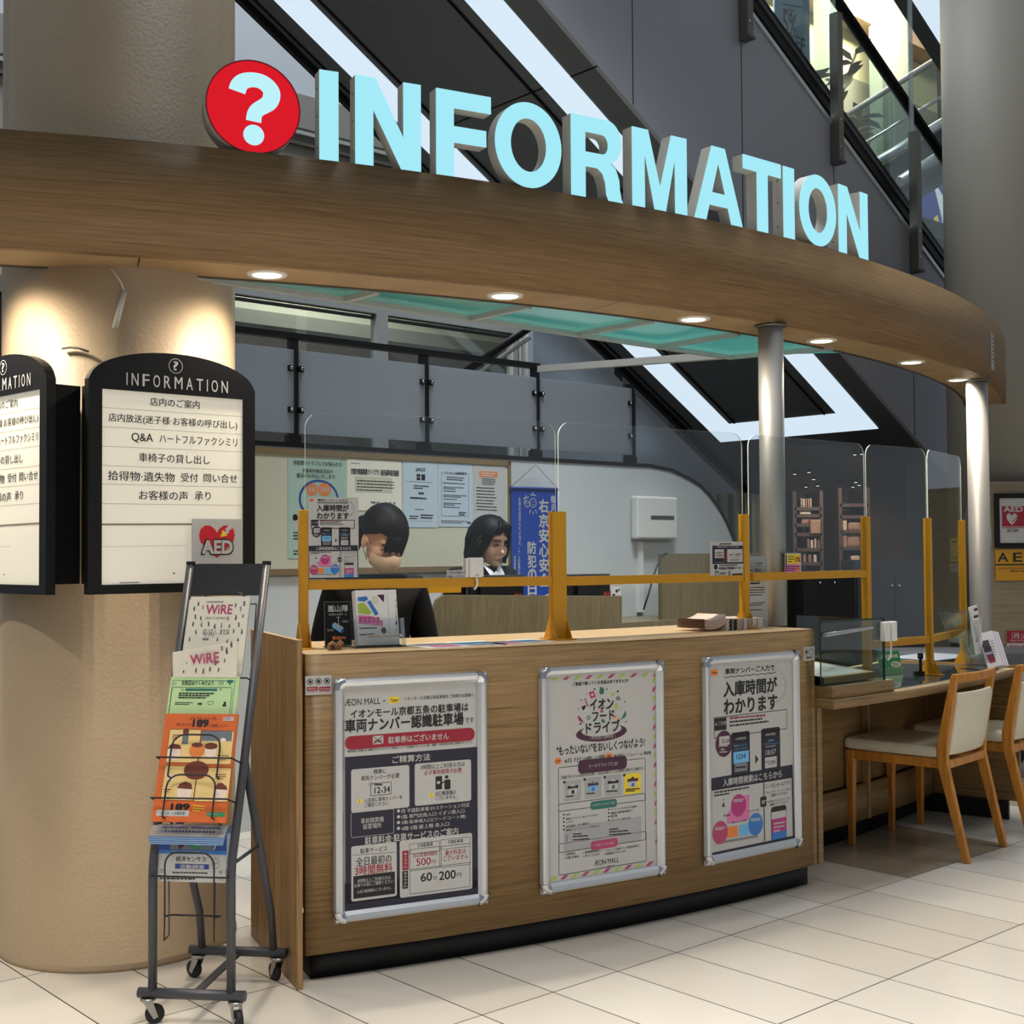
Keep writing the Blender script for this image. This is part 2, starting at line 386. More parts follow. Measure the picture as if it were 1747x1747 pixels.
class Sheet(MB):
    """A printed sheet, w by h metres, centre at the origin, print facing +z.  quad: where the sheet's corners
    (top left, top right, bottom right, bottom left) lie on the survey sketch whose coordinates the design uses."""
    def __init__(s, w, h, quad, base=None, th=0.0006, Z0=0.0):
        MB.__init__(s); s.w, s.h = w, h; s.z = Z0
        dst = [(-w / 2, h / 2), (w / 2, h / 2), (w / 2, -h / 2), (-w / 2, -h / 2)]
        A = []; B = []
        for (x, y), (X, Y) in zip(quad, dst):
            A += [[x, y, 1, 0, 0, 0, -X * x, -X * y], [0, 0, 0, x, y, 1, -Y * x, -Y * y]]; B += [X, Y]
        s.H = np.append(np.linalg.solve(np.array(A, float), np.array(B, float)), 1).reshape(3, 3)
        if base: s.box(-w / 2, w / 2, -h / 2, h / 2, -th, 0, base)
        s.lay = 0
    def mp(s, x, y):
        q = s.H @ np.array([x, y, 1.0]); return (q[0] / q[2], q[1] / q[2])
    def up(s, k=1): return 0.0003 + 0.00025 * k
    def R(s, x0, y0, x1, y1, m, k=0, r=0):
        a = s.mp(x0, y0); b = s.mp(x1, y1)
        lo = (min(a[0], b[0]), min(a[1], b[1])); hi = (max(a[0], b[0]), max(a[1], b[1]))
        if r: rr = abs(s.mp(x0 + r, y0)[0] - a[0]); s.poly(rrect(*lo, *hi, rr), m, s.up(k))
        else: s.quad((lo[0], lo[1], s.up(k)), (hi[0], lo[1], s.up(k)), (hi[0], hi[1], s.up(k)), (lo[0], hi[1], s.up(k)), m)
    def box_line(s, x0, y0, x1, y1, m, t, k=1, r=0):    # outline
        a = s.mp(x0, y0); b = s.mp(x1, y1); lo = (min(a[0], b[0]), min(a[1], b[1])); hi = (max(a[0], b[0]), max(a[1], b[1]))
        rr = abs(s.mp(x0 + (r or 1), y0)[0] - a[0])
        o = rrect(*lo, *hi, rr); i = rrect(lo[0] + t, lo[1] + t, hi[0] - t, hi[1] - t, max(rr - t, t / 4))
        n = len(o)
        s.add([(p[0], p[1], s.up(k)) for p in o + i], [(j, (j + 1) % n, n + (j + 1) % n, n + j) for j in range(n)], m)
    def line(s, x0, y0, x1, y1, m, t, k=1):
        a = V(s.mp(x0, y0)); b = V(s.mp(x1, y1)); d = (b - a).normalized(); n = V((-d.y, d.x)) * t / 2
        z = s.up(k); s.add([(*(a - n), z), (*(b - n), z), (*(b + n), z), (*(a + n), z)], [(0, 1, 2, 3)], m)
    def C(s, x, y, r, m, k=1, ry=None):
        c = s.mp(x, y); rx = abs(s.mp(x + r, y)[0] - c[0]); ry2 = abs(s.mp(x, y + (ry or r))[1] - c[1])
        s.poly(circ(c[0], c[1], rx, ry2), m, s.up(k))
    def ring(s, x, y, r, m, t, k=1, ry=None):
        c = s.mp(x, y); rx = abs(s.mp(x + r, y)[0] - c[0]); ry2 = abs(s.mp(x, y + (ry or r))[1] - c[1])
        o = circ(c[0], c[1], rx, ry2); i = circ(c[0], c[1], rx - t, ry2 - t); n = len(o); z = s.up(k)
        s.add([(p[0], p[1], z) for p in o + i], [(j, (j + 1) % n, n + (j + 1) % n, n + j) for j in range(n)], m)
    def G(s, pts, m, k=1): s.poly([s.mp(*p) for p in pts], m, s.up(k))
    def T(s, t, xl, yl, xr, yr, hp, m, b=0.0, k=3, ang=0):   # text between two mid-height ends, hp tall
        a = s.mp(xl, yl); c = s.mp(xr, yr); mx, my = (xl + xr) / 2, (yl + yr) / 2
        h = abs(s.mp(mx, my - hp / 2)[1] - s.mp(mx, my + hp / 2)[1]); cy = (a[1] + c[1]) / 2
        put_text(s, t, a[0], cy - h / 2, c[0], cy + h / 2, s.up(k), m, b, None, ang)
    def VT(s, t, x, y0, y1, wp, m, b=0.0, k=3):              # vertical column of characters
        n = len(t)
        for i, ch in enumerate(t):
            if ch == ' ': continue
            ya = y0 + (y1 - y0) * (i + 0.06) / n; yb = y0 + (y1 - y0) * (i + 0.94) / n
            p = s.mp(x - wp / 2, yb); q = s.mp(x + wp / 2, ya)
            put_text(s, ch, p[0], p[1], q[0], q[1], s.up(k), m, b)
    def greek(s, xl, yl, xr, yr, m, n=1, dy=10, hp=3, k=2, slope=None):  # rows of print too fine to read
        for i in range(n):
            x = xl; rnd = random.Random(int(xl * 7 + yl * 13 + i * 31))
            last = xr if i < n - 1 else xl + (xr - xl) * rnd.uniform(0.55, 0.95)
            while x < last:
                w = (xr - xl) * rnd.uniform(0.03, 0.09); x2 = min(last, x + w)
                f0 = (x - xl) / (xr - xl); f1 = (x2 - xl) / (xr - xl)
                y0 = yl + (yr - yl) * f0 + i * dy; y1 = yl + (yr - yl) * f1 + i * dy
                p = s.mp(x, y0 - hp / 2); q = s.mp(x2, y1 + hp / 2)
                s.quad((p[0], q[1], s.up(k)), (q[0], q[1], s.up(k)), (q[0], p[1], s.up(k)), (p[0], p[1], s.up(k)), m)
                x = x2 + (xr - xl) * 0.012
def loc(x, y, z=0): return Matrix.Translation(V((x, y, z)))

# ================================================================== THE PLACE
# ------------------------------------------------------------------ floor
TA = [mat('cream_tile', c, 0.13, spec=0.5) for c in ((212, 204, 192), (207, 199, 186), (216, 209, 197))]
TB = [mat('beige_tile', c, 0.2, spec=0.45) for c in ((146, 134, 116), (152, 140, 122))]
TG = mat('pale_grey_tile', (196, 192, 184), 0.16, spec=0.45)
GROUT = mat('grout', (58, 54, 50), 0.8)
f = MB()
fu = V((cos(.7265), sin(.7265), 0)); fw = V((-sin(.7265), cos(.7265), 0)); fo = V((0.1114, 3.8031, 0))
SU, SW, g = .2737, .6, .0019
f.quad((-9, -3, -.003), (13, -3, -.003), (13, 19, -.003), (-9, 19, -.003), GROUT)
rnd = random.Random(3)
for i in range(-26, 46):
    for j in range(-20, 18):
        c = fo + fu * SU * (i + .5) + fw * SW * (j + .5)
        if not (-4.5 < c.x < 8 and -.5 < c.y < 15): continue
        a = fo + fu * (SU * i + g) + fw * (SW * j + g); b = fo + fu * (SU * (i + 1) - g) + fw * (SW * j + g)
        d = fo + fu * (SU * (i + 1) - g) + fw * (SW * (j + 1) - g); e = fo + fu * (SU * i + g) + fw * (SW * (j + 1) - g)
        lim = 7 if j >= 0 else 8
        if i < lim: m = rnd.choice(TA)
        else:
            q = ((i - lim) // 3 + (j // 2)) % 2
            m = rnd.choice(TB) if q == 0 else TG
        f.quad(a, b, d, e, m)
struct(f, 'floor')

# ------------------------------------------------------------------ round pillars
PAINT = mat('textured_beige_paint', (166, 145, 116), 0.5, spec=0.35, bump=(85, 0.22, 0.008), vary=((1.5, 1.5, 1.5), 0.05))
PAINTR = mat('smooth_greige_paint', (150, 144, 134), 0.55, spec=0.3, vary=((0.8, 0.8, 0.25), 0.06))
PLX, PLY, PLR = -1.337, 4.381, 0.382
p = MB(); p.lathe([(PLR + .006, 0), (PLR + .006, .012), (PLR, .02), (PLR, 7.5)], PAINT, 72)
struct(p, 'pillar_left', M=loc(PLX, PLY))
p = MB(); p.lathe([(.382, 0), (.382, 7.5)], PAINTR, 64)
struct(p, 'pillar_right', M=loc(3.345, 8.646))
p = MB(); p.box(2.935, 4.6, 8.14, 8.2, 0, 1.70, WOODW); p.box(2.93, 4.6, 8.135, 8.205, 1.70, 1.712, WOODW)
struct(p, 'wall_right')

# ------------------------------------------------------------------ the shopfront behind, on the left
WALLG = mat('pale_grey_wall', (176, 182, 188), 0.7); WALLD = mat('taupe_wall_band', (126, 122, 116), 0.7); CREAM = mat('cream_wall', (196, 194, 180), 0.7)
FRAMEG = mat('window_frame_grey', (150, 154, 152), 0.4); MAROON = mat('dark_maroon_band', (44, 16, 20), 0.5)
w9 = 9.0
def slab(mb, u0, u1, w0, w1, z0, z1, m):
    vs = [uw(u, w, z) for z in (z0, z1) for w in (w0, w1) for u in (u0, u1)]
    return mb.add(vs, [(0, 2, 3, 1), (4, 5, 7, 6), (0, 1, 5, 4), (2, 6, 7, 3), (0, 4, 6, 2), (1, 3, 7, 5)], m)
b = MB(); slab(b, 3.0, 10.5, w9, w9 + .12, 5.07, 9.5, WALLG); slab(b, 3.0, 10.5, w9 - .03, w9 + .12, 4.79, 5.07, WALLD)
slab(b, 3.0, 10.5, w9, w9 + .12, 3.44, 4.79, mat('stone_beige_wall', (140, 132, 120), 0.7))
struct(b, 'wall_back')
b = MB(); slab(b, 3.0, 10.5, w9 - .05, w9, 4.73, 4.76, FRAMEG); slab(b, 3.0, 10.5, w9 - .05, w9, 4.64, 4.665, STEELD)
struct(b, 'trim_2')
b = MB(); slab(b, 3.0, 11, 10.4, 10.46, 0, 3.40, MAROON); slab(b, 3.0, 11, 10.36, 10.46, 3.40, 3.53, mat('grey_bulkhead', (132, 130, 124), 0.6)); slab(b, 3.0, 11, 10.4, 10.46, 3.53, 4.4, CREAM)
struct(b, 'wall_shop_interior')
for n, (a, c) in enumerate(((5.0, 6.43), (6.55, 8.0))):
    b = MB(); slab(b, a, c, w9 + .03, w9 + .036, .1, 3.36, glass('shop_window_glass', (225, 232, 228), .05, .02, .06))
    fr = struct(b, 'window_%d' % (n + 1))
    b = MB(); slab(b, a - .06, a, w9 - .03, w9 + .06, 0, 3.44, FRAMEG); slab(b, c, c + .06, w9 - .03, w9 + .06, 0, 3.44, FRAMEG)
    slab(b, a, c, w9 - .03, w9 + .06, 3.34, 3.44, FRAMEG); slab(b, a, c, w9 + .0, w9 + .05, 3.3, 3.32, DKGREY)
    b.build('window_frame', fr)
b = MB()
for uu in (8.08, 8.22, 8.36): slab(b, uu, uu + .05, w9 - .05, w9, 0, 3.44, FRAMEG)
slab(b, 8.06, 9.4, w9, w9 + .1, 0, 3.44, mat('grey_shop_wall', (120, 122, 120), 0.6))
struct(b, 'wall_shop_side')
# round steel downpipe and slanting rail of a stair behind the screens
b = MB(); b.lathe([(.055, 0), (.055, 4.6)], STEEL, 20)
prop(b.build('steel_pipe', M=loc(PY(905, 600, 10.0).x, 10.0)), 'tall thin bright steel pipe behind the frosted glass railing', 'pipe')
t = thing('stair_handrail', 'black slanting handrail rising to the right behind the frosted glass railing', 'handrail', Matrix.Translation(PY(790, 640, 9.2)))
b = MB(); b.tube([PY(770, 650, 9.2), PY(893, 566, 9.2), PY(960, 520, 9.2)], .028, BLACK, 8); b.build('rail', t, world=True)
b = MB(); b.tube([PY(765, 672, 9.2), PY(905, 575, 9.2)], .016, STEEL, 8); b.build('lower_rail', t, world=True)

# ------------------------------------------------------------------ kiosk back wall (along the building's u direction)
KW = 5.3
WHITEW = mat('white_wall_paint', (196, 201, 202), 0.55)
top = [(2.6, 1.80), (5.85, 1.797), (6.04, 1.778), (6.204, 1.73), (6.31, 1.69), (6.397, 1.633), (6.48, 1.56), (6.56, 1.47), (6.635, 1.355), (6.70, 1.2), (6.745, 1.02), (6.765, .8), (6.77, 0)]
MKW = frame(uw(0, KW, 0), U, ZZ)                 # local x = u, y = z, z towards the visitors
b = MB(); b.prism([[(2.6, 0)] + top[:0] + [(6.77, 0)] + top[::-1][1:]], -.07, 0, WHITEW)
struct(b, 'wall_kiosk', M=MKW)
b = MB(); n_ = len(top); th = .022
def offs(i):
    a = V(top[max(0, i - 1)]); c = V(top[min(n_ - 1, i + 1)]); d = (c - a).normalized(); return V(top[i]) + V((-d.y, d.x)) * th
cap = [tuple(p) for p in top] + [tuple(offs(i)) for i in range(n_)][::-1]
b.prism([cap[::-1]], -.08, .006, BLACK)
struct(b, 'trim_1', M=MKW)

# metal enclosure under the escalator's far side
b = MB(); MET = mat('blue_grey_metal_panel', (176, 184, 194), 0.38, metal=0.35)
def zu(u): return 2.156 - .59 * (u - 8.06)
MEW = frame(uw(0, 6.9, 0), U, ZZ)
b.prism([[(6.35, 0), (9.3, 0), (9.3, zu(9.3)), (6.35, zu(6.35))]], -.06, 0, MET)
for uu in (7.3, 7.36, 7.42): b.box(uu, uu + .014, 0, zu(uu + .02), 0, .012, DKGREY)
struct(b, 'wall_under_escalator', M=MEW)
b = MB(); DARKW = mat('dark_backdrop_paint', (24, 24, 27), 0.6)  # dark backdrop added so the void under the escalator stays black
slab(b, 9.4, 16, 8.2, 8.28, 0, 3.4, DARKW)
struct(b, 'wall_dark_backdrop')

# ------------------------------------------------------------------ escalators
SIDE = mat('escalator_side_panel', (150, 151, 158), 0.45, metal=0.2, vary=((.5, .5, .5), .06)); UND = mat('escalator_underside', (72, 77, 80), 0.42)
STRIPE = mat('light_strip_diffuser', (90, 96, 100), 0.5, emit=.98, ecol=(214, 232, 246))
t = thing('escalator', 'dark grey escalator rising over the kiosk with lit strips underneath', 'escalator', Matrix.Translation(uw(8.2, 5.8, 0)))
def ztop(u): return 4.671 - .6 * (u - 6.296)
ME = frame(uw(0, 4.893, 0), U, ZZ)               # local z points to the visitors, -z across the escalator
u0, u1 = 1.0, 11.2
b = MB(); b.prism([[(u0, zu(u0)), (u1, zu(u1)), (u1, ztop(u1)), (u0, ztop(u0))]], -.03, 0, SIDE)
for uu in (5.28, 6.26, 7.23, 8.18): b.box(uu, uu + .006, zu(uu) + .01, ztop(uu) - .02, 0, .0015, BLACK)
b.add([(u, ztop(u) + dz, z) for u in (u0, u1) for dz in (-.02, .012) for z in (-.03, .012)], [(0, 2, 3, 1), (4, 5, 7, 6), (0, 1, 5, 4), (2, 6, 7, 3), (1, 3, 7, 5), (0, 4, 6, 2)], ALU)
b2 = [tuple(ME @ V(p)) for p in b.v]; b.v = b2; b.build('side_panel', t, world=True)
def incl(mb, ua, ub, wa, wb, d0, d1, m):         # block lying along the sloped underside, d measured square to the slope downwards
    vs = []
    for d in (d0, d1):
        for w_ in (wa, wb):
            for u_ in (ua, ub): vs.append(uw(u_, w_, zu(u_) - d))
    mb.add(vs, [(0, 1, 3, 2), (4, 6, 7, 5), (0, 4, 5, 1), (2, 3, 7, 6), (0, 2, 6, 4), (1, 5, 7, 3)], m)
b = MB(); incl(b, u0, u1, 4.9, 6.78, -.25, 0, UND)
for w_ in (6.68, 5.42, 6.24): incl(b, u0, 7.86, w_, w_ + .012, 0, .012, BLACKM)
incl(b, u0, u1, 6.74, 6.78, 0, .05, BLACK)
for uu in (3.4, 5.0): incl(b, uu, uu + .008, 4.9, 6.78, 0, .0015, BLACKM)
b.build('underside', t, world=True)
for a, c, wa, wb in ((u0, 7.87, 6.31, 6.55), (u0, 7.87, 5.11, 5.33), (7.87, 8.06, 5.11, 6.55)):
    b = MB(); incl(b, a, c, wa, wb, 0, .006, STRIPE); b.build('light_strip', t, world=True)
bb = MB()
def side_strip(mb, h0, h1, z0, z1, m, ua=u0, ub=u1):
    mb.add([tuple(ME @ V((u, ztop(u) + h_, z))) for z in (z0, z1) for u in (ua, ub) for h_ in (h0, h1)], [(0, 2, 3, 1), (4, 5, 7, 6), (0, 1, 5, 4), (2, 6, 7, 3), (1, 3, 7, 5), (0, 4, 6, 2)], m)
b = MB(); side_strip(b, .15, .21, -.12, -.06, BLACK); side_strip(b, .225, .25, -.12, -.05, DKGREY); side_strip(b, .265, .30, -.12, -.06, BLACK); b.build('skirt_band', t, world=True)
b = MB(); side_strip(b, 1.04, 1.075, -.13, -.06, BLACKM); b.build('handrail', t, world=True)
b = MB(); side_strip(b, .012, 1.04, -.10, -.09, glass('escalator_glass', (222, 232, 230), .07, .02, .02)); b.build('balustrade_glass', t, world=True)
GUARD = glass('clear_guard_tube', (225, 235, 235), .16, .05, .06)
for uu, zb in ((6.27, 4.43), (7.225, 3.85), (8.18, 3.26), (5.3, 5.02)):
    b = MB(); b.box(uu - .028, uu + .028, zb, zb + 1.0, .004, .07, STEELD); b.box(uu - .03, uu + .03, zb - .01, zb + .006, .002, .085, DKGREY)
    for zz in (.1, .28): b.lathe([(.007, 0), (.007, .004)], CHROME, 10, M=loc(uu - .01, zb + zz, .07))
    b.v = [tuple(ME @ V(p)) for p in b.v]; b.build('guard_post', t, world=True)
    b = MB(); b.box(uu - .025, uu + .025, zb + 1.0, zb + 2.2, .01, .02, GUARD); b.v = [tuple(ME @ V(p)) for p in b.v]; b.build('guard_plate', t, world=True)
DZ = 3.55
t = thing('escalator', 'second escalator higher up with one lit strip, upper right corner', 'escalator', Matrix.Translation(uw(9, 4.6, 3)))
def zu2(u): return zu(u) + DZ
b = MB(); b.add([uw(u, w_, zu2(u) + d) for u in (6, 13) for w_ in (4.68, 5.22) for d in (0, .9)], [(0, 1, 3, 2), (4, 6, 7, 5), (0, 4, 5, 1), (2, 3, 7, 6), (0, 2, 6, 4), (1, 5, 7, 3)], UND)
b.build('truss', t, world=True)
b = MB(); b.add([uw(u, w_, zu2(u) - d) for u in (6, 13) for w_ in (4.85, 5.09) for d in (.006, 0)], [(0, 1, 3, 2), (4, 6, 7, 5), (0, 4, 5, 1), (2, 3, 7, 6), (0, 2, 6, 4), (1, 5, 7, 3)], STRIPE)
b.build('light_strip', t, world=True)

# ------------------------------------------------------------------ upper floor beyond the escalator
WU = 10.0
UC = mat('upper_cream_wall', (226, 214, 176), 0.7); UGR = mat('upper_taupe_wall', (150, 146, 134), 0.7)
MU = frame(uw(0, WU, 0), U, ZZ)
b = MB(); b.box(8.5, 17.5, 5.2, 7.82, -.1, 0, UGR); b.box(8.5, 17.5, 7.82, 8.45, -.1, .0, UC); b.box(8.5, 13.2, 6.9, 7.82, 0, .02, UC); b.box(8.5, 17.5, 8.45, 9.6, -.1, .35, mat('upper_ceiling_band', (152, 136, 116), 0.7))
struct(b, 'wall_upper_floor', M=MU)
b = MB(); b.box(8.5, 19, 5.0, 5.2, -.1, 2.0, mat('upper_floor_slab', (120, 120, 116), 0.6))
struct(b, 'floor_upper', M=MU)
for n, pxs in enumerate(((1402, 1424), (1496, 1512), (1516, 1542))):
    b = MB(); a = PP(pxs[0], 250, W * (WU - .4), W).dot(U); c = PP(pxs[1], 250, W * (WU - .4), W).dot(U)
    b.box(a, c, 5.2, 9.6, .3, .5, mat('green_grey_pilaster', (134, 142, 134), 0.5)); struct(b, 'pillar_%d' % (n + 3), M=MU)
area('upper_shop_cove_light', uw(12.5, 8.8, 8.9), uw(12.5, 10, 7.4), 5.5, .3, 1100, (1.0, 0.88, 0.66))
# sale sign on a stand
ps = PP(1352, 50, W * 8.6, W)
s = Sheet(.66, 1.05, [(353, 68), (490, 125), (488, 345), (353, 300)], mat('pale_blue_board', (120, 146, 168), 0.5), .02)
s.R(362, 78, 480, 118, mat('slate_blue_ink', (70, 96, 124), .5), 1); s.T('5%', 385, 195, 440, 200, 62, NAVY, .02); s.T('OFF', 395, 240, 470, 248, 38, NAVY, .02)
s.greek(385, 145, 460, 160, NAVY, 2, 12, 5)
prop(s.build('sale_sign', M=frame(ps, U, ZZ)), 'pale blue five percent off sign on the upper floor', 'sign')
# rubber plant on the upper floor
LEAF = mat('rubber_plant_leaf', (44, 52, 38), 0.4); STEM = mat('rubber_plant_stem', (70, 62, 48), 0.7)
pb = PP(1432, 150, W * 8.7, W)
t = thing('potted_rubber_plant', 'dark leafy rubber plant on the upper floor beside a pilaster', 'plant', Matrix.Translation(V((pb.x, pb.y, 5.2))))
b = MB(); b.lathe([(.16, 0), (.2, .35), (.21, .36)], mat('plant_pot', (90, 86, 80), .6), 24); b.build('pot', t)
stems = [[(0, 0, .35), (.05, 0, .9), (.0, .05, 1.4), (.2, 0, 2.0)], [(0, .02, .35), (-.12, 0, 1.0), (-.28, .05, 1.5), (-.36, 0, 1.75)], [(0, 0, .35), (.12, 0, .8), (.25, 0, 1.25)]]
b = MB()
for st in stems: b.tube(st, .018, STEM, 6)
b.build('stem', t)
rl = random.Random(5); b = MB()
for st in stems:
    for k in range(22):
        f_ = rl.uniform(.35, 1) * (len(st) - 1); i = min(len(st) - 2, int(f_)); p = V(st[i]).lerp(V(st[i + 1]), f_ - i)
        d = V((rl.uniform(-1, 1), rl.uniform(-.7, .7), rl.uniform(-.25, .9))).normalized(); sd = d.cross(V((0, 0, 1))).normalized(); up_ = sd.cross(d)
        L_ = rl.uniform(.2, .32); wd = L_ * .27
        vs = [p, p + d * L_ * .3 + sd * wd + up_ * .01, p + d * L_ * .7 + sd * wd * .9, p + d * L_ - up_ * .03, p + d * L_ * .7 - sd * wd * .9, p + d * L_ * .3 - sd * wd + up_ * .01, p + d * L_ * .5 - up_ * .02]
        b.add(vs, [(0, 1, 6), (1, 2, 6), (2, 3, 6), (3, 4, 6), (4, 5, 6), (5, 0, 6)], LEAF, True)
prop(b.build('foliage', t))
# crossing escalator in the distance: silver rails, glass, dark truss
t = thing('crossing_escalator', 'distant glass sided escalator rising to the right beyond the balustrade', 'escalator', Matrix.Translation(PY(1540, 330, 12.5)))
def rail(mb, a, c, r, m, Y=13.5): mb.tube([PY(*a, Y), PY(*c, Y + .3)], r, m, 8)
b = MB(); rail(b, (1445, 196), (1640, 75), .032, STEEL); b.build('handrail', t, world=True)
b = MB(); rail(b, (1478, 243), (1640, 145), .018, CHROME); rail(b, (1496, 276), (1640, 190), .05, ALU); b.build('skirt', t, world=True)
b = MB(); A = [PY(1445, 200, 13.6), PY(1640, 80, 13.9), PY(1640, 200, 13.9), PY(1500, 285, 13.6)]; b.add(A + [p + V((0, .03, 0)) for p in A], [(0, 3, 2, 1), (4, 5, 6, 7), (0, 1, 5, 4), (1, 2, 6, 5), (2, 3, 7, 6), (3, 0, 4, 7)], glass('distant_glass', (190, 202, 200), .08, .03, .05)); b.build('glass_side', t, world=True)
b = MB(); A = [PY(1500, 286, 13.7), PY(1640, 200, 14.0), PY(1640, 262, 14.0), PY(1553, 318, 13.7)]; b.add(A + [p + V((.2, 1.2, 0)) for p in A], [(0, 3, 2, 1), (4, 5, 6, 7), (0, 1, 5, 4), (1, 2, 6, 5), (2, 3, 7, 6), (3, 0, 4, 7)], UND); b.build('truss', t, world=True)
b = MB(); rail(b, (1535, 310), (1640, 243), .06, ALU, 13.4); b.build('lower_trim', t, world=True)
# large blue advertising screen
AD = mat('advert_blue', (54, 66, 126), .4, emit=.35, ecol=(66, 80, 150)); AD2 = mat('advert_pale', (190, 196, 214), .4, emit=.4, ecol=(180, 188, 214)); AD3 = mat('advert_violet', (104, 112, 196), .4, emit=.45, ecol=(110, 118, 214)); AD4 = mat('advert_yellow', (190, 176, 90), .4, emit=.35, ecol=(190, 176, 90))
q = [(1548, 325), (1640, 268), (1640, 520), (1548, 400)]
pc = PY(1594, 390, 16.6); hh = 200 / FPX * 16.6; ww = 110 / FPX * 16.6
s = Sheet(ww, hh, [(1540, 290), (1650, 290), (1650, 490), (1540, 490)], AD, .08)
s.G([(1592, 300), (1650, 400), (1650, 490), (1622, 430)], AD2, 1); s.G([(1560, 392), (1650, 470), (1650, 490), (1560, 490)], AD3, 2); s.G([(1594, 372), (1601, 366), (1616, 440), (1610, 446)], AD4, 3); s.G([(1606, 375), (1650, 375), (1650, 425), (1612, 425)], AD3, 1)
prop(s.build('advertising_screen', M=frame(pc, (1, .1, 0), ZZ)), 'large blue and violet advertising screen beside the right pillar', 'screen')
b = MB(); b.box(-9, 16, 21.5, 21.6, 0, 11, mat('far_mall_wall', (84, 84, 84), .7)); struct(b, 'wall_far')

# ------------------------------------------------------------------ the round canopy of the kiosk
PH0, PH1 = rad(6), rad(70.5)
t_can = thing('curved_canopy', 'curved wood-faced canopy band over the kiosk, with a teal glass ceiling', 'canopy', Matrix.Translation(on_arc(RF, rad(35), ZS)))
b = MB(); b.arc(RF - .03, RF, PH0, PH1, ZS, ZT, WOODF, n=90); b.build('fascia_board', t_can, world=True)
b = MB()
cuts = [PH0] + [phi_of(PZ(*p, ZS)) for p in ((236, 450), (1030, 523), (1634, 612))] + [PH1]
for a, c in zip(cuts[:-1], cuts[1:]): b.arc(RIN, RF - .031, a + .0004, c - .0004, ZS + .001, ZS + .02, WOODS, n=30)
b.build('soffit', t_can, world=True)
b = MB(); b.arc(RIN - .012, RIN, PH0, PH1, ZS - .004, ZS + .10, mat('brown_edge_trim', (58, 46, 34), .5), n=80); b.arc(RIN, RF - .03, PH0, PH1, ZS + .021, ZS + .024, BLACKM, n=60); b.build('inner_trim', t_can, world=True)
b = MB(); b.arc(RF - .22, RF - .031, PH0, PH1, ZT - .02, ZT - .001, mat('canopy_top', (90, 84, 76), .7), n=60); b.build('top_board', t_can, world=True)
# metal frame and teal panes between the round soffit and the straight rear beam
FR = mat('canopy_frame_metal', (172, 174, 172), .45, metal=.1)
WC = 3.805; UA, UB = 2.0, 4.756
def arc_w(u):                                     # w on the soffit's inner edge for a given u
    cu, cw = CC.dot(U), CC.dot(W); return cw - math.sqrt(max(0, (RIN - .012)**2 - (u - cu)**2))
bars = [2.59, 3.175, 3.755, 4.262]
zf0, zf1 = ZS - .012, ZS + .03
b = MB(); slab(b, UA, UB + .02, WC - .012, WC + .012, zf0, zf1, FR)
for u_ in bars: slab(b, u_ - .013, u_ + .013, arc_w(u_), WC - .012, zf0, zf1, FR)
eA, eB = uw(UB, WC, ZS), PZ(1420, 593, ZS)
d_ = (eB - eA).normalized(); n_ = V((-d_.y, d_.x, 0)) * .012
b.add([eA - n_ + V((0, 0, -.012)), eB - n_ + V((0, 0, -.012)), eB + n_ + V((0, 0, -.012)), eA + n_ + V((0, 0, -.012)), eA - n_ + V((0, 0, .03)), eB - n_ + V((0, 0, .03)), eB + n_ + V((0, 0, .03)), eA + n_ + V((0, 0, .03))], [(0, 3, 2, 1), (4, 5, 6, 7), (0, 1, 5, 4), (1, 2, 6, 5), (2, 3, 7, 6), (3, 0, 4, 7)], FR)
b.build('glass_frame', t_can, world=True)
TEAL = glass('teal_ceiling_glass', (150, 214, 208), .12, .03, .52, (136, 212, 206))
us = [UA] + bars + [UB]
for a, c in zip(us[:-1], us[1:]):
    low = [(a + (c - a) * i / 8, arc_w(a + (c - a) * i / 8)) for i in range(9)]
    pts = [uw(x, y) for x, y in low] + [uw(c, WC), uw(a, WC)]
    if c == UB:
        pe = [PZ(1420, 593, ZS)]; low = [(a + (5.12 - a) * i / 12, arc_w(a + (5.12 - a) * i / 12)) for i in range(13)]
        pts = [uw(x, y) for x, y in low] + [uw(UB, WC), uw(a, WC)]
    b = MB(); b.prism([[(p.x, p.y) for p in pts]], ZS + .006, ZS + .014, TEAL); b.build('glass_pane', t_can, world=True)
# grey beam from the canopy's rear corner back to the kiosk wall
eC = PY(921, 633, 6.95)
bd = (eC - eA); MBm = frame(eA + V((0, 0, .01)), bd, ZZ); b = MB(); b.box(0, bd.length, -.017, .017, -.02, .02, mat('grey_beam_paint', (176, 176, 172), .5)); b.v = [tuple(MBm @ V(p)) for p in b.v]; b.build('support_beam', t_can, world=True)
# paper notice on the far end of the fascia
pn = PC(1693, 600, RF + .002); ph = phi_of(pn)
s = Sheet(.10, .20, [(0, 0), (100, 0), (100, 200), (0, 200)], PAPER); s.greek(20, 30, 80, 30, INK, 7, 22, 7); s.box_line(8, 8, 92, 192, GREYI, .003)
prop(s.build('paper_notice', M=arc_frame(RF + .002, ph, pn.z)), 'small white paper notice on the right end of the curved wood fascia', 'notice')

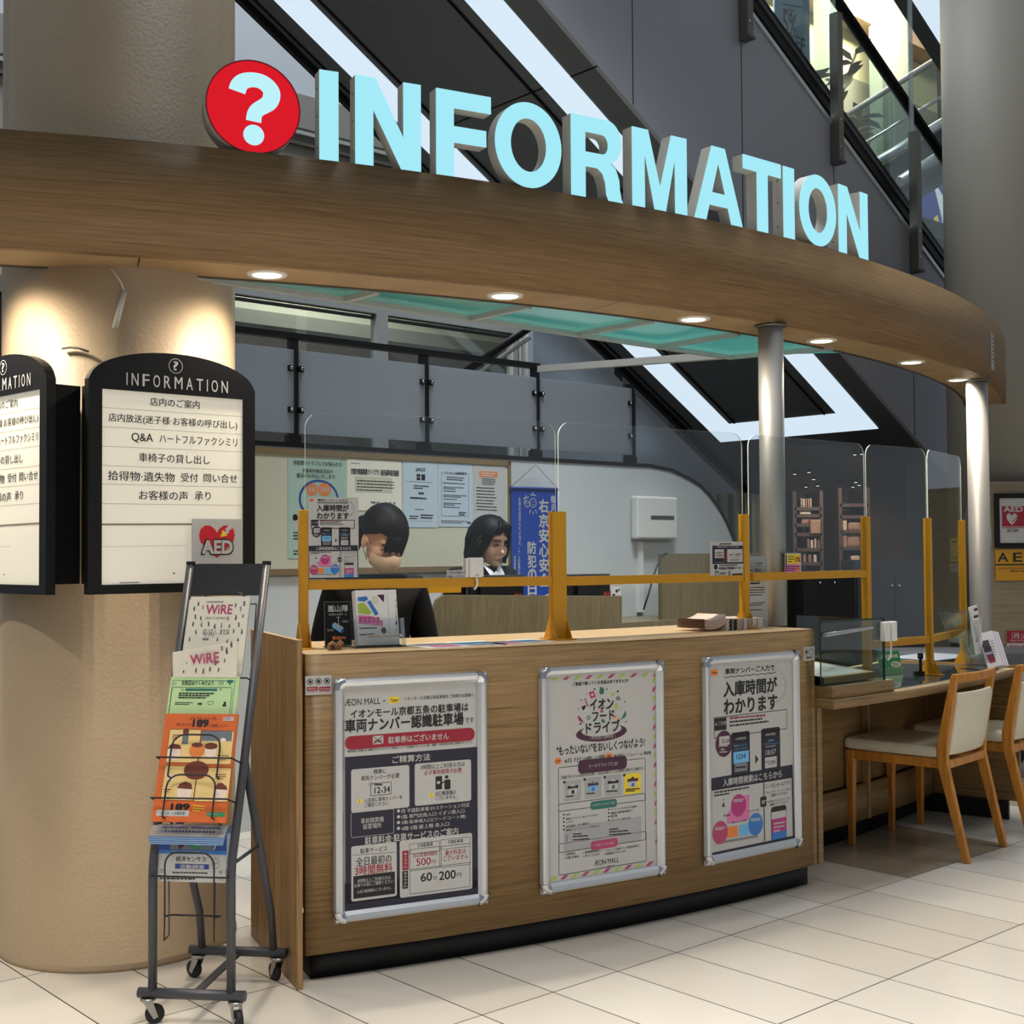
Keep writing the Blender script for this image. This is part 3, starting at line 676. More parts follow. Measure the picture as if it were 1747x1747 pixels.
# recessed downlights in the soffit: the lamp is part of the fitting
LAMP = mat('downlight_lamp', (255, 250, 240), .4, emit=6, ecol=(255, 246, 230))
TRIM = mat('white_trim_ring', (222, 218, 208), .35)
wh = ['left of the kiosk, at the picture edge', 'above the left information board', 'above the tall counter, left one', 'over the middle of the tall counter', 'left of the steel post on the counter',
      'right of the steel post on the counter', 'over the low desk', 'at the right end of the canopy']
phs = [rad(7.3), rad(14.7)] + [phi_of(PZ(x, y, ZS)) for x, y in ((456, 468), (855, 507), (1180, 545), (1410, 580), (1553, 618), (1634, 648))]
for k, ph in enumerate(phs):
    M_ = arc_frame(RIN + .10, ph, ZS) @ Matrix.Rotation(-PI / 2, 4, 'X')     # local z up
    M_ = Matrix.Translation(on_arc(RIN + .10, ph, ZS))
    t = thing('recessed_downlight', 'round recessed downlight in the soffit ' + wh[k], 'downlight', M_, 'downlights in the canopy soffit')
    b = MB(); prof = [(.045, -.001), (.055, -.006), (.064, -.004), (.066, .0005)]
    b.lathe(prof, TRIM, 28, cap=False); b.build('trim_ring', t)
    b = MB(); b.lathe([(.046, -.0035), (.0001, -.0035)], LAMP, 28, cap=False); b.build('lamp_lens', t)
    l = bpy.data.lights.new('downlight_beam', 'SPOT'); l.energy = 52; l.color = (1.0, .89, .73); l.spot_size = rad(164); l.spot_blend = 1.0; l.shadow_soft_size = .04
    o = bpy.data.objects.new('downlight_beam', l); COL.objects.link(o); o.parent = t; o.location = (0, 0, -.012)

# ------------------------------------------------------------------ illuminated letters on the canopy
FACE = mat('letter_face_lit', (40, 60, 64), .4, emit=.93, ecol=(166, 238, 252))
SIDEL = mat('letter_side_white', (186, 182, 172), .45)
def letter(ch, w, h):
    t_ = .235 * h
    if ch == 'I': return [[(0, 0), (w, 0), (w, h), (0, h)]]
    if ch == 'N':
        s_ = .21 * h; return [[(0, 0), (s_, 0), (s_, h * .64), (w - s_ * 1.12, 0), (w, 0), (w, h), (w - s_, h), (w - s_, h * .36), (s_ * 1.12, h), (0, h)]]
    if ch == 'F': return [[(0, 0), (.21 * h * 1.05, 0), (.21 * h * 1.05, h * .40), (w * .91, h * .40), (w * .91, h * .59), (.21 * h * 1.05, h * .59), (.21 * h * 1.05, h * .80), (w, h * .80), (w, h), (0, h)]]
    if ch == 'O': return [circ(w / 2, h / 2, w / 2, h * .51, 48), circ(w / 2, h / 2, w / 2 - .215 * h * .98, h * .51 - .19 * h, 40)[::-1]]
    if ch == 'R':
        s_ = .21 * h; cy, r = h * .725, h * .275
        o = [(0, 0), (s_, 0), (s_, h * .385), (w * .50, h * .385)] + [(w * .60, h * .33), (w * .655, h * .22), (w * .675, h * .08), (w * .72, 0), (w, 0), (w * .965, h * .05), (w * .94, h * .14), (w * .925, h * .28), (w * .86, h * .41), (w * .76, h * .47)]
        o += [(w * .70 + w * .27 * cos(a), h * .735 + h * .265 * sin(a)) for a in [-1.15 + i * (1.15 + PI / 2) / 12 for i in range(13)]] + [(0, h)]
        i_ = [(s_, h * .565), (s_, h * .81), (w * .58, h * .81)] + [(w * .60 + w * .115 * cos(a), h * .6875 + h * .1225 * sin(a)) for a in [PI / 2 - i * PI / 8 for i in range(1, 8)]] + [(w * .58, h * .565)]
        return [o, i_]
    if ch == 'M':
        s_ = .20 * h; return [[(0, 0), (s_, 0), (s_, h * .72), (w * .40, 0), (w * .60, 0), (w - s_, h * .72), (w - s_, 0), (w, 0), (w, h), (w * .715, h), (w * .5, h * .29), (w * .285, h), (0, h)]]
    if ch == 'A': return [[(0, 0), (w * .235, 0), (w * .305, h * .215), (w * .695, h * .215), (w * .765, 0), (w, 0), (w * .635, h), (w * .365, h)], [(w * .36, h * .385), (w * .5, h * .80), (w * .64, h * .385)]]
    if ch == 'T': return [[(w * .36, 0), (w * .64, 0), (w * .64, h * .81), (w, h * .81), (w, h), (0, h), (0, h * .81), (w * .36, h * .81)]]
word = 'INFORMATION'
span = [(23.431, 23.961), (24.434, 26.349), (26.819, 28.539), (28.668, 30.913), (31.267, 33.184), (33.558, 35.801), (36.126, 38.351), (38.409, 40.35), (40.497, 41.094), (41.38, 43.585), (43.776, 45.785)]
nxt = ['just right of the red disc', 'second in the word, between I and F', 'between N and O', 'between F and R', 'between O and M', 'between R and A', 'between M and T', 'between A and the second I', 'between T and the second O', 'between the second I and the last N', 'at the right end of the word']
RL = RF - .008
for ch, (a, c), wh_ in zip(word, span, nxt):
    a, c = rad(a), rad(c); w_ = 2 * RL * sin((c - a) / 2); h_ = .293
    t = thing('illuminated_letter', 'glowing block letter %s on the canopy, %s' % (ch, wh_), 'letter', arc_frame(RL, (a + c) / 2, ZT), 'illuminated letters standing on the canopy')
    L_ = letter(ch, w_, h_); L_ = [[(x - w_ / 2, y + (.002 if ch != 'O' else .006)) for x, y in l] for l in L_]
    b = MB(); b.prism(L_, -.056, -.004, SIDEL); b.build('letter_return', t)
    b = MB(); b.prism(L_, -.0039, 0, FACE, FACE); b.build('letter_face', t)
    if ch in 'TION':
        for zz in ((.05, .15, .24) if ch in 'IN' else ()):
            b = MB(); b.lathe([(.003, 0), (.003, .0015)], BLACK, 8, M=Matrix.Translation(V((L_[0][0][0], zz, -.03))) @ Matrix.Rotation(-PI / 2, 4, 'Y')); b.build('fixing_screw', t)
# red question disc
pq = PC(432.5, 180, RL); phq = phi_of(PC(432.5, 262, RL)); rq = .149
t = thing('question_sign', 'round red illuminated disc with a white question mark left of the letters', 'sign', arc_frame(RL, phq, ZT + rq - .004))
REDF = mat('red_disc_lit', (110, 3, 12), .4, emit=.82, ecol=(226, 0, 26)); WQ = mat('question_mark_lit', (50, 60, 64), .4, emit=.95, ecol=(190, 244, 252))
b = MB(); b.prism([circ(0, 0, rq, rq, 64)], -.085, -.003, mat('disc_side_white', (206, 198, 188), .45), smooth=True); b.prism([circ(0, 0, rq, rq, 64), circ(0, 0, rq - .004, rq - .004, 64)[::-1]], -.003, .002, mat('dark_red_rim', (120, 20, 26), .4)); b.build('disc_body', t)
b = MB(); b.prism([circ(0, 0, rq - .004, rq - .004, 64)], -.0029, 0, REDF); b.build('disc_face', t)
def zq(x, y): return ((x - 1260) / 237 * rq, (522 - y) / 240 * rq)
path = [(1178, 452), (1186, 425), (1204, 402), (1232, 388), (1266, 383), (1300, 388), (1330, 405), (1349, 432), (1350, 462), (1338, 490), (1312, 512), (1284, 532), (1266, 556), (1260, 596)]
wid = [42, 42, 40, 38, 37, 38, 40, 43, 43, 41, 38, 37, 37, 38]
def catmull(P_, n=4):
    out = []
    for i in range(len(P_) - 1):
        p0, p1, p2, p3 = (P_[max(0, min(len(P_) - 1, j))] for j in (i - 1, i, i + 1, i + 2))
        for k in range(n):
            t_ = k / n; out.append(tuple(.5 * (2 * b_ + (c_ - a_) * t_ + (2 * a_ - 5 * b_ + 4 * c_ - d_) * t_**2 + (3 * b_ - a_ - 3 * c_ + d_) * t_**3) for a_, b_, c_, d_ in zip(p0, p1, p2, p3)))
    return out + [P_[-1]]
pw = catmull([(x, y, w_) for (x, y), w_ in zip(path, wid)]); path = [(x, y) for x, y, w_ in pw]; wid = [w_ for x, y, w_ in pw]
Lf, Rt = [], []
for i, q in enumerate(path):
    a = V(path[max(0, i - 1)]); c = V(path[min(len(path) - 1, i + 1)]); d = (c - a).normalized(); n2 = V((d.y, -d.x)) * wid[i]
    Lf.append(zq(*(V(q) + n2))); Rt.append(zq(*(V(q) - n2)))
b = MB(); b.prism([(Lf + Rt[::-1])[::-1]], .0, .003, WQ); c_ = zq(1261, 666); b.prism([circ(c_[0], c_[1], 52 / 237 * rq, 52 / 240 * rq, 28)], 0, .003, WQ); b.build('question_mark', t)

# ------------------------------------------------------------------ tall counter
PA, PB = rad(22.62), rad(39.5)
t_ctr = thing('information_counter', 'tall curved oak-faced counter carrying three framed posters', 'counter', Matrix.Translation(on_arc(RC - .25, rad(31), 0)))
b = MB(); b.arc(RC - .03, RC, PA, PB, .09, ZC - .003, WOODH, n=40); b.build('front_panel', t_ctr, world=True)
b = MB(); b.arc(RC - .52, RC - .0305, PA, PB, ZC - .04, ZC, WOODT, n=40); b.arc(RC - .0304, RC + .0005, PA, PB, ZC - .003, ZC, WOODT, n=40); b.build('countertop', t_ctr, world=True)
b = MB(); b.arc(RC - .46, RC - .06, PA + .004, PB + .0055, 0, .0895, KICK, n=40); b.build('kickboard', t_ctr, world=True)
b = MB(); b.arc(RC - .50, RC - .48, PA, PB, .1, ZC - .04, WOODG, n=30); b.build('rear_panel', t_ctr, world=True)
# side panel at the left end, a little taller than the top
a0 = V((-.637, 3.835, 0)); a1 = V((-.885, 4.385, 0)); ax = (a1 - a0).normalized(); an = V((-ax.y, ax.x, 0))
if an.x > 0: an = -an
MS = frame(a0, ax, ZZ)
b = MB(); b.box(0, (a1 - a0).length, 0, 1.032, -.009, .009, WOODV); b.box(-.0012, (a1 - a0).length, 1.0322, 1.0332, -.009, .009, WOODT)
b.v = [tuple(MS @ V(p)) for p in b.v]; b.build('side_panel', t_ctr, world=True)
pe = on_arc(RC, PB, 0); te = V((cos(PB), sin(PB), 0)); ne = V((sin(PB), -cos(PB), 0))
b = MB(); b.box(0, .02, -.52, 0, .09, ZC - .003, WOODH, M=Matrix(((te.x, ne.x, 0, pe.x), (te.y, ne.y, 0, pe.y), (0, 0, 1, 0), (0, 0, 0, 1)))); b.build('end_panel', t_ctr, world=True)

# ------------------------------------------------------------------ poster frames on the counter
def poster_frame(pl, pr, label, quad, design, base=PAPER, lab2=None):
    ph = (rad(pl) + rad(pr)) / 2; w_ = .507; h_ = .735; z0 = .178
    t = thing('poster_frame', label, 'framed poster', arc_frame(RC + .002, ph, z0 + h_ / 2), 'silver poster frames on the counter')
    fw_ = .034; r_ = .012
    b = MB()
    prof = [(0, .004), (.004, .016), (.012, .021), (.024, .018), (fw_, .008)]       # distance from the outer edge, height
    c4 = [(-1, -1), (1, -1), (1, 1), (-1, 1)]
    rings = [[(sx * (w_ / 2 - d), sy * (h_ / 2 - d), z) for sx, sy in c4] for d, z in [(0, 0)] + prof + [(fw_, .002)]]
    vs = [p for r in rings for p in r]
    for i in range(len(rings) - 1):
        for j in range(4): b.add([vs[4 * i + j], vs[4 * i + (j + 1) % 4], vs[4 * i + 4 + (j + 1) % 4], vs[4 * i + 4 + j]], [(0, 1, 2, 3)], ALU)
    b.box(-w_ / 2 + .004, w_ / 2 - .004, -h_ / 2 + .004, h_ / 2 - .004, -.001, .002, GREYI)
    b.build('frame_rail', t)
    for sx, sy in c4:
        b = MB(); n = 6; cx, cy = sx * (w_ / 2 - .034), sy * (h_ / 2 - .034)
        sect = []
        for rr, z in ((.037, .0), (.0375, .015), (.030, .0225), (.016, .0225), (.003, .013)):
            sect.append([(cx + sx * rr * cos(PI / 2 * i / n), cy + sy * rr * sin(PI / 2 * i / n), z) for i in range(n + 1)])
        for i in range(len(sect) - 1):
            for j in range(n):
                q = [sect[i][j], sect[i][j + 1], sect[i + 1][j + 1], sect[i + 1][j]]
                b.add(q if sx * sy > 0 else q[::-1], [(0, 1, 2, 3)], CHROME, True)
        prop(b.build('corner_cap', t), 'chrome corner cap')
    s = Sheet(w_ - 2 * fw_ + .004, h_ - 2 * fw_ + .004, quad, base)
    design(s)
    prop(s.build('poster_sheet', t, M=loc(0, 0, .004)), lab2)
    return t

def design_parking(s):
    s.T('ÆON MALL', 268, 302, 490, 294, 42, INK, 0)
    s.T('×', 506, 293, 522, 292, 16, INK, 0)
    s.R(544, 268, 606, 306, YELI, 1); s.T('Times', 550, 288, 600, 284, 17, INK, .02); s.line(560, 299, 592, 297, INK, .0012, 3)
    s.T('イオンモール京都五条駐車場をご利用のお客様へ', 636, 279, 1070, 256, 24, INK, .01)
    s.T('イオンモール京都五条の駐車場は', 303, 372, 1036, 335, 56, INK, .026)
    s.T('車両ナンバー認識駐車場', 270, 448, 1006, 408, 84, INK, .034); s.T('です', 1016, 415, 1068, 412, 34, INK, .012)
    s.R(272, 520, 1073, 541, RED, 1, 36)
    s.R(444, 516, 510, 564, PAPER, 2); s.line(446, 518, 508, 566, INK, .002, 4); s.line(446, 566, 508, 514, INK, .002, 4); s.T('駐車券', 452, 550, 502, 548, 20, RED, .02)
    s.T('駐車券はございません', 540, 538, 914, 515, 44, PAPER, .02, 3)
    s.T('※駐車場入出庫口に設置されたカメラにて車両ナンバーを認識することで入庫・精算・出庫を総合的に管理するシステム', 284, 612, 1062, 552, 17, INK, .01)
    s.R(272, 650, 1086, 1448, NAVY, 1); s.R(275, 1440, 1088, 1522, NAVY, 1)
    s.T('ご精算方法', 566, 662, 800, 648, 46, PAPER, .018)
    s.R(310, 728, 672, 960, PAPER, 2, 14); s.R(704, 690, 1050, 916, PAPER, 2, 14)
    s.T('精算に', 450, 740, 530, 735, 30, INK, .012, 4); s.T('車両ナンバーが必要', 372, 778, 610, 767, 32, INK, .012, 4)
    s.box_line(430, 815, 562, 880, INK, .0016, 3, 6); s.T('12-34', 456, 856, 552, 850, 40, INK, .02, 4); s.ring(433, 818, 12, INK, .0012, 4); s.greek(455, 822, 540, 818, INK, 1, 0, 12, 4)
    s.C(364, 926, 14, YELI, 3); s.T('!', 362, 926, 366, 926, 18, INK, .01, 4)
    s.T('入店前に車両ナンバーを', 392, 918, 628, 900, 27, INK, .008, 4); s.T('ご確認ください', 394, 948, 542, 938, 27, INK, .008, 4)
    s.T('3時間以上ご利用の方は', 740, 708, 1012, 692, 32, INK, .01, 4); s.T('必ず事前精算が必要', 762, 742, 992, 730, 32, RED, .012, 4)
    s.R(832, 768, 872, 846, INK, 3); s.C(900, 770, 11, INK, 3); s.R(886, 788, 924, 846, INK, 3, 8); s.line(866, 812, 892, 796, INK, .004, 4); s.C(850, 805, 10, PAPER, 4)
    s.C(806, 884, 14, YELI, 3); s.T('!', 804, 884, 808, 884, 18, INK, .01, 4)
    s.T('出口精算機は', 832, 875, 956, 864, 28, INK, .008, 4); s.T('ございません。', 832, 902, 962, 892, 26, INK, .008, 4)
    s.box_line(310, 998, 577, 1124, LGREYI, .0016, 2, 12); s.T('事前精算機', 372, 1047, 514, 1037, 34, PAPER, .01); s.T('設置場所', 386, 1083, 500, 1073, 34, PAPER, .01)
    for i, q in enumerate(('西 平面駐車場 EVステーション付近', '1階 専門店南入口·イオン南入口', '3階 駐車場入口(フードコート横)', '4階·5階·屋上階 各入口')):
        e = (1040, 1008, 1016, 914)[i]; y = 984 + 36 * i; s.C(605, y, 10, PAPER, 2); s.T(q, 622, y - 1, e, y - 1 - (e - 622) * .095, 27, PAPER, .012)
    s.T('駐車料金·駐車サービスのご案内', 398, 1166, 970, 1110, 48, PAPER, .018)
    s.R(314, 1208, 596, 1508, PAPER, 2, 14); s.R(612, 1168, 1054, 1456, PAPER, 2, 14)
    s.T('駐車サービス', 370, 1232, 536, 1220, 32, INK, .012, 4); s.line(322, 1262, 584, 1240, INK, .0012, 3)
    s.T('全日最初の', 344, 1300, 562, 1280, 56, INK, .016, 4); s.T('3時間無料', 338, 1354, 568, 1336, 58, RED, .018, 4)
    s.R(328, 1392, 584, 1494, INK, 3); s.T('3時間以上ご利用の方は', 352, 1418, 558, 1396, 24, PAPER, .008, 5); s.T('お帰りの前にご精算ください', 334, 1448, 574, 1418, 24, PAPER, .008, 5); s.T('△出口精算機はございません', 350, 1483, 560, 1462, 20, PAPER, .004, 5)
    s.box_line(672, 1188, 856, 1228, INK, .0012, 3); s.T('立体駐車場', 720, 1196, 814, 1188, 24, INK, .01, 4); s.box_line(862, 1160, 1042, 1198, INK, .0012, 3); s.T('平面駐車場', 906, 1172, 998, 1164, 24, INK, .01, 4)
    s.R(628, 1232, 668, 1346, RED, 3); s.VT('最大料金', 648, 1240, 1316, 18, PAPER, .01, 5); s.T('税込', 636, 1330, 660, 1329, 14, PAPER, .004, 5)
    s.R(628, 1356, 664, 1460, INK, 3); s.VT('基本料金', 647, 1358, 1436, 18, PAPER, .01, 5); s.T('税込', 635, 1448, 658, 1446, 14, PAPER, .004, 5)
    s.box_line(674, 1222, 858, 1330, INK, .0014, 3); s.box_line(864, 1200, 1042, 1308, INK, .0014, 3); s.box_line(674, 1344, 1040, 1444, INK, .0014, 3)
    s.T('当日営業時間内', 692, 1256, 842, 1243, 28, RED, .01, 4); s.T('500', 714, 1298, 802, 1292, 46, RED, .012, 4); s.T('円', 808, 1296, 830, 1294, 24, RED, .01, 4)
    s.T('最大料金は', 890, 1238, 1014, 1226, 34, RED, .01, 4); s.T('ございません', 878, 1272, 1030, 1258, 32, RED, .01, 4)
    s.T('60', 740, 1392, 810, 1386, 52, INK, .02, 4); s.T('分', 816, 1394, 840, 1392, 26, INK, .012, 4); s.T('200', 852, 1380, 954, 1370, 54, INK, .02, 4); s.T('円', 960, 1374, 986, 1372, 26, INK, .012, 4)
t_f1 = poster_frame(23.27, 27.45, 'silver framed navy and white parking notice, leftmost frame on the counter', [(258, 215), (1090, 170), (1090, 1490), (272, 1612)], design_parking)

def design_food(s):
    for i in range(10):
        x = 165 + i * 78; m = (LIMEI, ROSEI)[i % 2]; dy = -4 * i * .52
        s.G([(x, 204 + dy), (x + 30, 176 + dy), (x + 58, 175 + dy), (x + 28, 203 + dy)], m, 1)
        if i < 10: s.G([(160 + i * 74, 1622 - i * 12.6), (192 + i * 74, 1590 - i * 12.6), (222 + i * 74, 1586 - i * 12.6), (190 + i * 74, 1618 - i * 12.6)], m, 1)
    for i in range(19):
        y = 190 + i * 66; m = (LIMEI, ROSEI)[i % 2]
        s.G([(868 + i * 1.6, y + 20), (890 + i * 1.2, y - 14), (890 + i * 1.2, y + 14), (868 + i * 1.6, y + 46)], m, 1)
        y = 250 + i * 72; s.G([(135 + i * .9, y + 14), (145 + i * .9, y), (146 + i * .9, y + 30), (136 + i * .9, y + 44)], (GREYI, MAG)[i % 2], 1)
    s.T('ご家庭で眠っている食品はありませんか?', 314, 232, 704, 211, 27, INK, .02)
    for x, y, r, m in ((468, 268, 6, INK), (554, 270, 5, INK), (630, 287, 7, INK), (375, 346, 5, INK), (680, 360, 5, INK), (410, 300, 4, MAG), (356, 405, 4, INK), (372, 512, 7, INK), (688, 500, 5, INK), (520, 425, 10, MAG), (640, 480, 6, ORANGE), (452, 575, 4, INK), (482, 575, 4, INK), (600, 545, 4, INK), (550, 405, 5, INK), (480, 400, 4, MAG)): s.C(x, y, r, m, 2)
    s.G([(428, 292), (462, 280), (478, 322), (442, 336)], MAG, 2); s.C(452, 308, 9, PAPER, 3); s.C(518, 285, 17, TEALI, 2, 22); s.G([(508, 268), (504, 252), (530, 262), (534, 280)], TEALI, 2)
    s.G([(578, 292), (596, 300), (610, 288), (606, 312), (588, 320)], LIMEI, 2); s.G([(616, 334), (632, 316), (652, 336), (646, 350), (620, 350)], GREYI, 2); s.G([(606, 374), (622, 366), (634, 410), (614, 418)], LIMEI, 2)
    s.G([(376, 392), (410, 380), (404, 402), (388, 420)], INK, 2); s.G([(396, 330), (406, 334), (430, 398), (416, 388)], ROSEI, 2); s.G([(350, 454), (366, 462), (398, 508), (362, 490)], RED, 2); s.G([(686, 420), (690, 460), (650, 492)], TEALI, 2); s.G([(668, 380), (654, 412), (644, 424)], TEALI, 2)
    s.ring(428, 470, 14, TEALI, .003, 2); s.G([(514, 490), (528, 478), (546, 498), (530, 508)], TEALI, 2); s.C(610, 466, 14, ORANGE, 2, 10)
    s.T('イオン', 436, 378, 602, 370, 78, INK, .034, 4); s.T('フード', 452, 462, 606, 452, 72, INK, .034, 4); s.T('ドライブ', 408, 540, 646, 528, 84, INK, .034, 4)
    s.C(520, 576, 175, PLUM, 1, 60); s.C(520, 556, 138, PAPER, 2, 44)
    s.T('/ FOOD DRIVE \\', 436, 612, 614, 600, 24, PAPER, .004, 3)
    s.T('"もったいない"をおいしくつなげよう!', 204, 696, 818, 652, 66, INK, .024)
    s.C(214, 774, 24, ORANGE, 1); s.T('日時', 198, 775, 230, 773, 17, INK, .01); s.T('4月 7日10時~17時', 258, 770, 544, 748, 34, INK, .012); s.C(571, 742, 24, ORANGE, 1); s.T('場所', 556, 743, 588, 741, 17, INK, .01)
    s.T('1階 専門店インフォメーション横会場', 602, 742, 860, 718, 27, INK, .012)
    s.box_line(216, 820, 828, 1050, INK, .0018, 1, 10); s.R(356, 772, 696, 828, PLUM, 3, 26); s.T('フードドライブとは?', 426, 808, 632, 792, 28, PAPER, .01, 5)
    s.T('ご家庭で余っている食品を持ち寄り、食品を必要としている団体に寄付する活動です。', 230, 888, 812, 828, 22, INK, .012)
    for i, (x0, y0) in enumerate(((260, 918), (402, 898), (542, 882), (678, 868))):
        s.R(x0, y0, x0 + 118, y0 + 128, (LGREYI, LGREYI, LGREYI, YELI)[i], 2); s.C(x0, y0 + 6, 9, INK, 3); mm = (INK, PLUM, INK, PLUM)[i]
        s.R(x0 + 22, y0 + 34, x0 + 96, y0 + 46, mm, 3); s.R(x0 + 30, y0 + 50, x0 + 88, y0 + 84, (PAPER, SKYB, PAPER, PAPER)[i], 3); s.R(x0 + 50, y0 + 62, x0 + 70, y0 + 84, (INK, BLUEI, TEALI, BLUEI)[i], 4); s.G([(x0 + 40, y0 + 34), (x0 + 58, y0 + 14), (x0 + 78, y0 + 34)], (PAPER, GREYI, PAPER, PLUM)[i], 4)
        s.greek(x0 + 12, y0 + 106, x0 + 106, y0 + 100, INK, 1 + (i == 3), 12, 9, 4)
    s.box_line(220, 1078, 830, 1326, INK, .0018, 1, 10); s.R(444, 1062, 628, 1094, TEALI, 3, 16); s.T('○ お持ちいただきたい食品', 456, 1084, 614, 1066, 18, PAPER, .006, 5)
    for i, q in enumerate(('お米', '麺類(うどん·そうめん·パスタなど)', 'レトルト', '缶詰·飯田、のり·佃煮など', '飲料(ジュース·コーヒー·お茶など)')):
        y = 1152 + i * 26; e = (302, 500, 324, 446, 508)[i]; s.C(258, y, 6, INK, 2); s.T(q, 274, y, e, y - (e - 274) * .085, 18, INK, .012)
    for i, q in enumerate(('ギフトパック(お中元·お歳暮)', '調味料·食用油·味噌など', '菓子類', 'ベビーフード·粉ミルク')):
        y = 1114 + i * 25; e = (764, 740, 630, 722)[i]; s.C(572, y, 6, INK, 2); s.T(q, 586, y - 2, e, y - 2 - (e - 586) * .085, 18, INK, .012)
    s.R(258, 1240, 800, 1326, LGREYI, 1); s.VT('注意事項', 279, 1290, 1344, 10, INK, .004); s.greek(322, 1290, 400, 1284, INK, 1, 0, 10); s.greek(322, 1306, 436, 1298, INK, 1, 0, 10); s.greek(322, 1330, 512, 1312, INK, 1, 0, 10); s.greek(576, 1254, 650, 1248, INK, 1, 0, 10); s.greek(576, 1272, 762, 1256, INK, 1, 0, 10); s.greek(576, 1292, 752, 1278, INK, 1, 0, 10)
    s.box_line(222, 1358, 836, 1474, INK, .0018, 1, 10); s.R(448, 1340, 634, 1372, ROSEI, 3, 16); s.T('× お預かりできない食品', 470, 1364, 606, 1348, 16, PAPER, .006, 5)
    for q, x, y, e in (('× 生鮮食品', 258, 1430, 338), ('× 賞味期限記載なし', 394, 1414, 526), ('× アルコール類(みりん·料理酒は除く)', 540, 1396, 788), ('× 冷蔵·冷凍品', 258, 1456, 364), ('× 手づくりのもの', 394, 1440, 508), ('× 常温保管できないもの', 540, 1422, 690)): s.T(q, x, y, e, y - (e - x) * .085, 19, INK, .012)
    s.T('ÆON MALL', 472, 1486, 644, 1470, 36, INK, .002); s.T('イオンモール京都五条', 500, 1522, 612, 1510, 14, INK, .008)
t_f2 = poster_frame(28.97, 33.15, 'silver framed white food drive poster with striped border, middle frame on the counter', [(135, 180), (890, 140), (910, 1505), (155, 1640)], design_food)

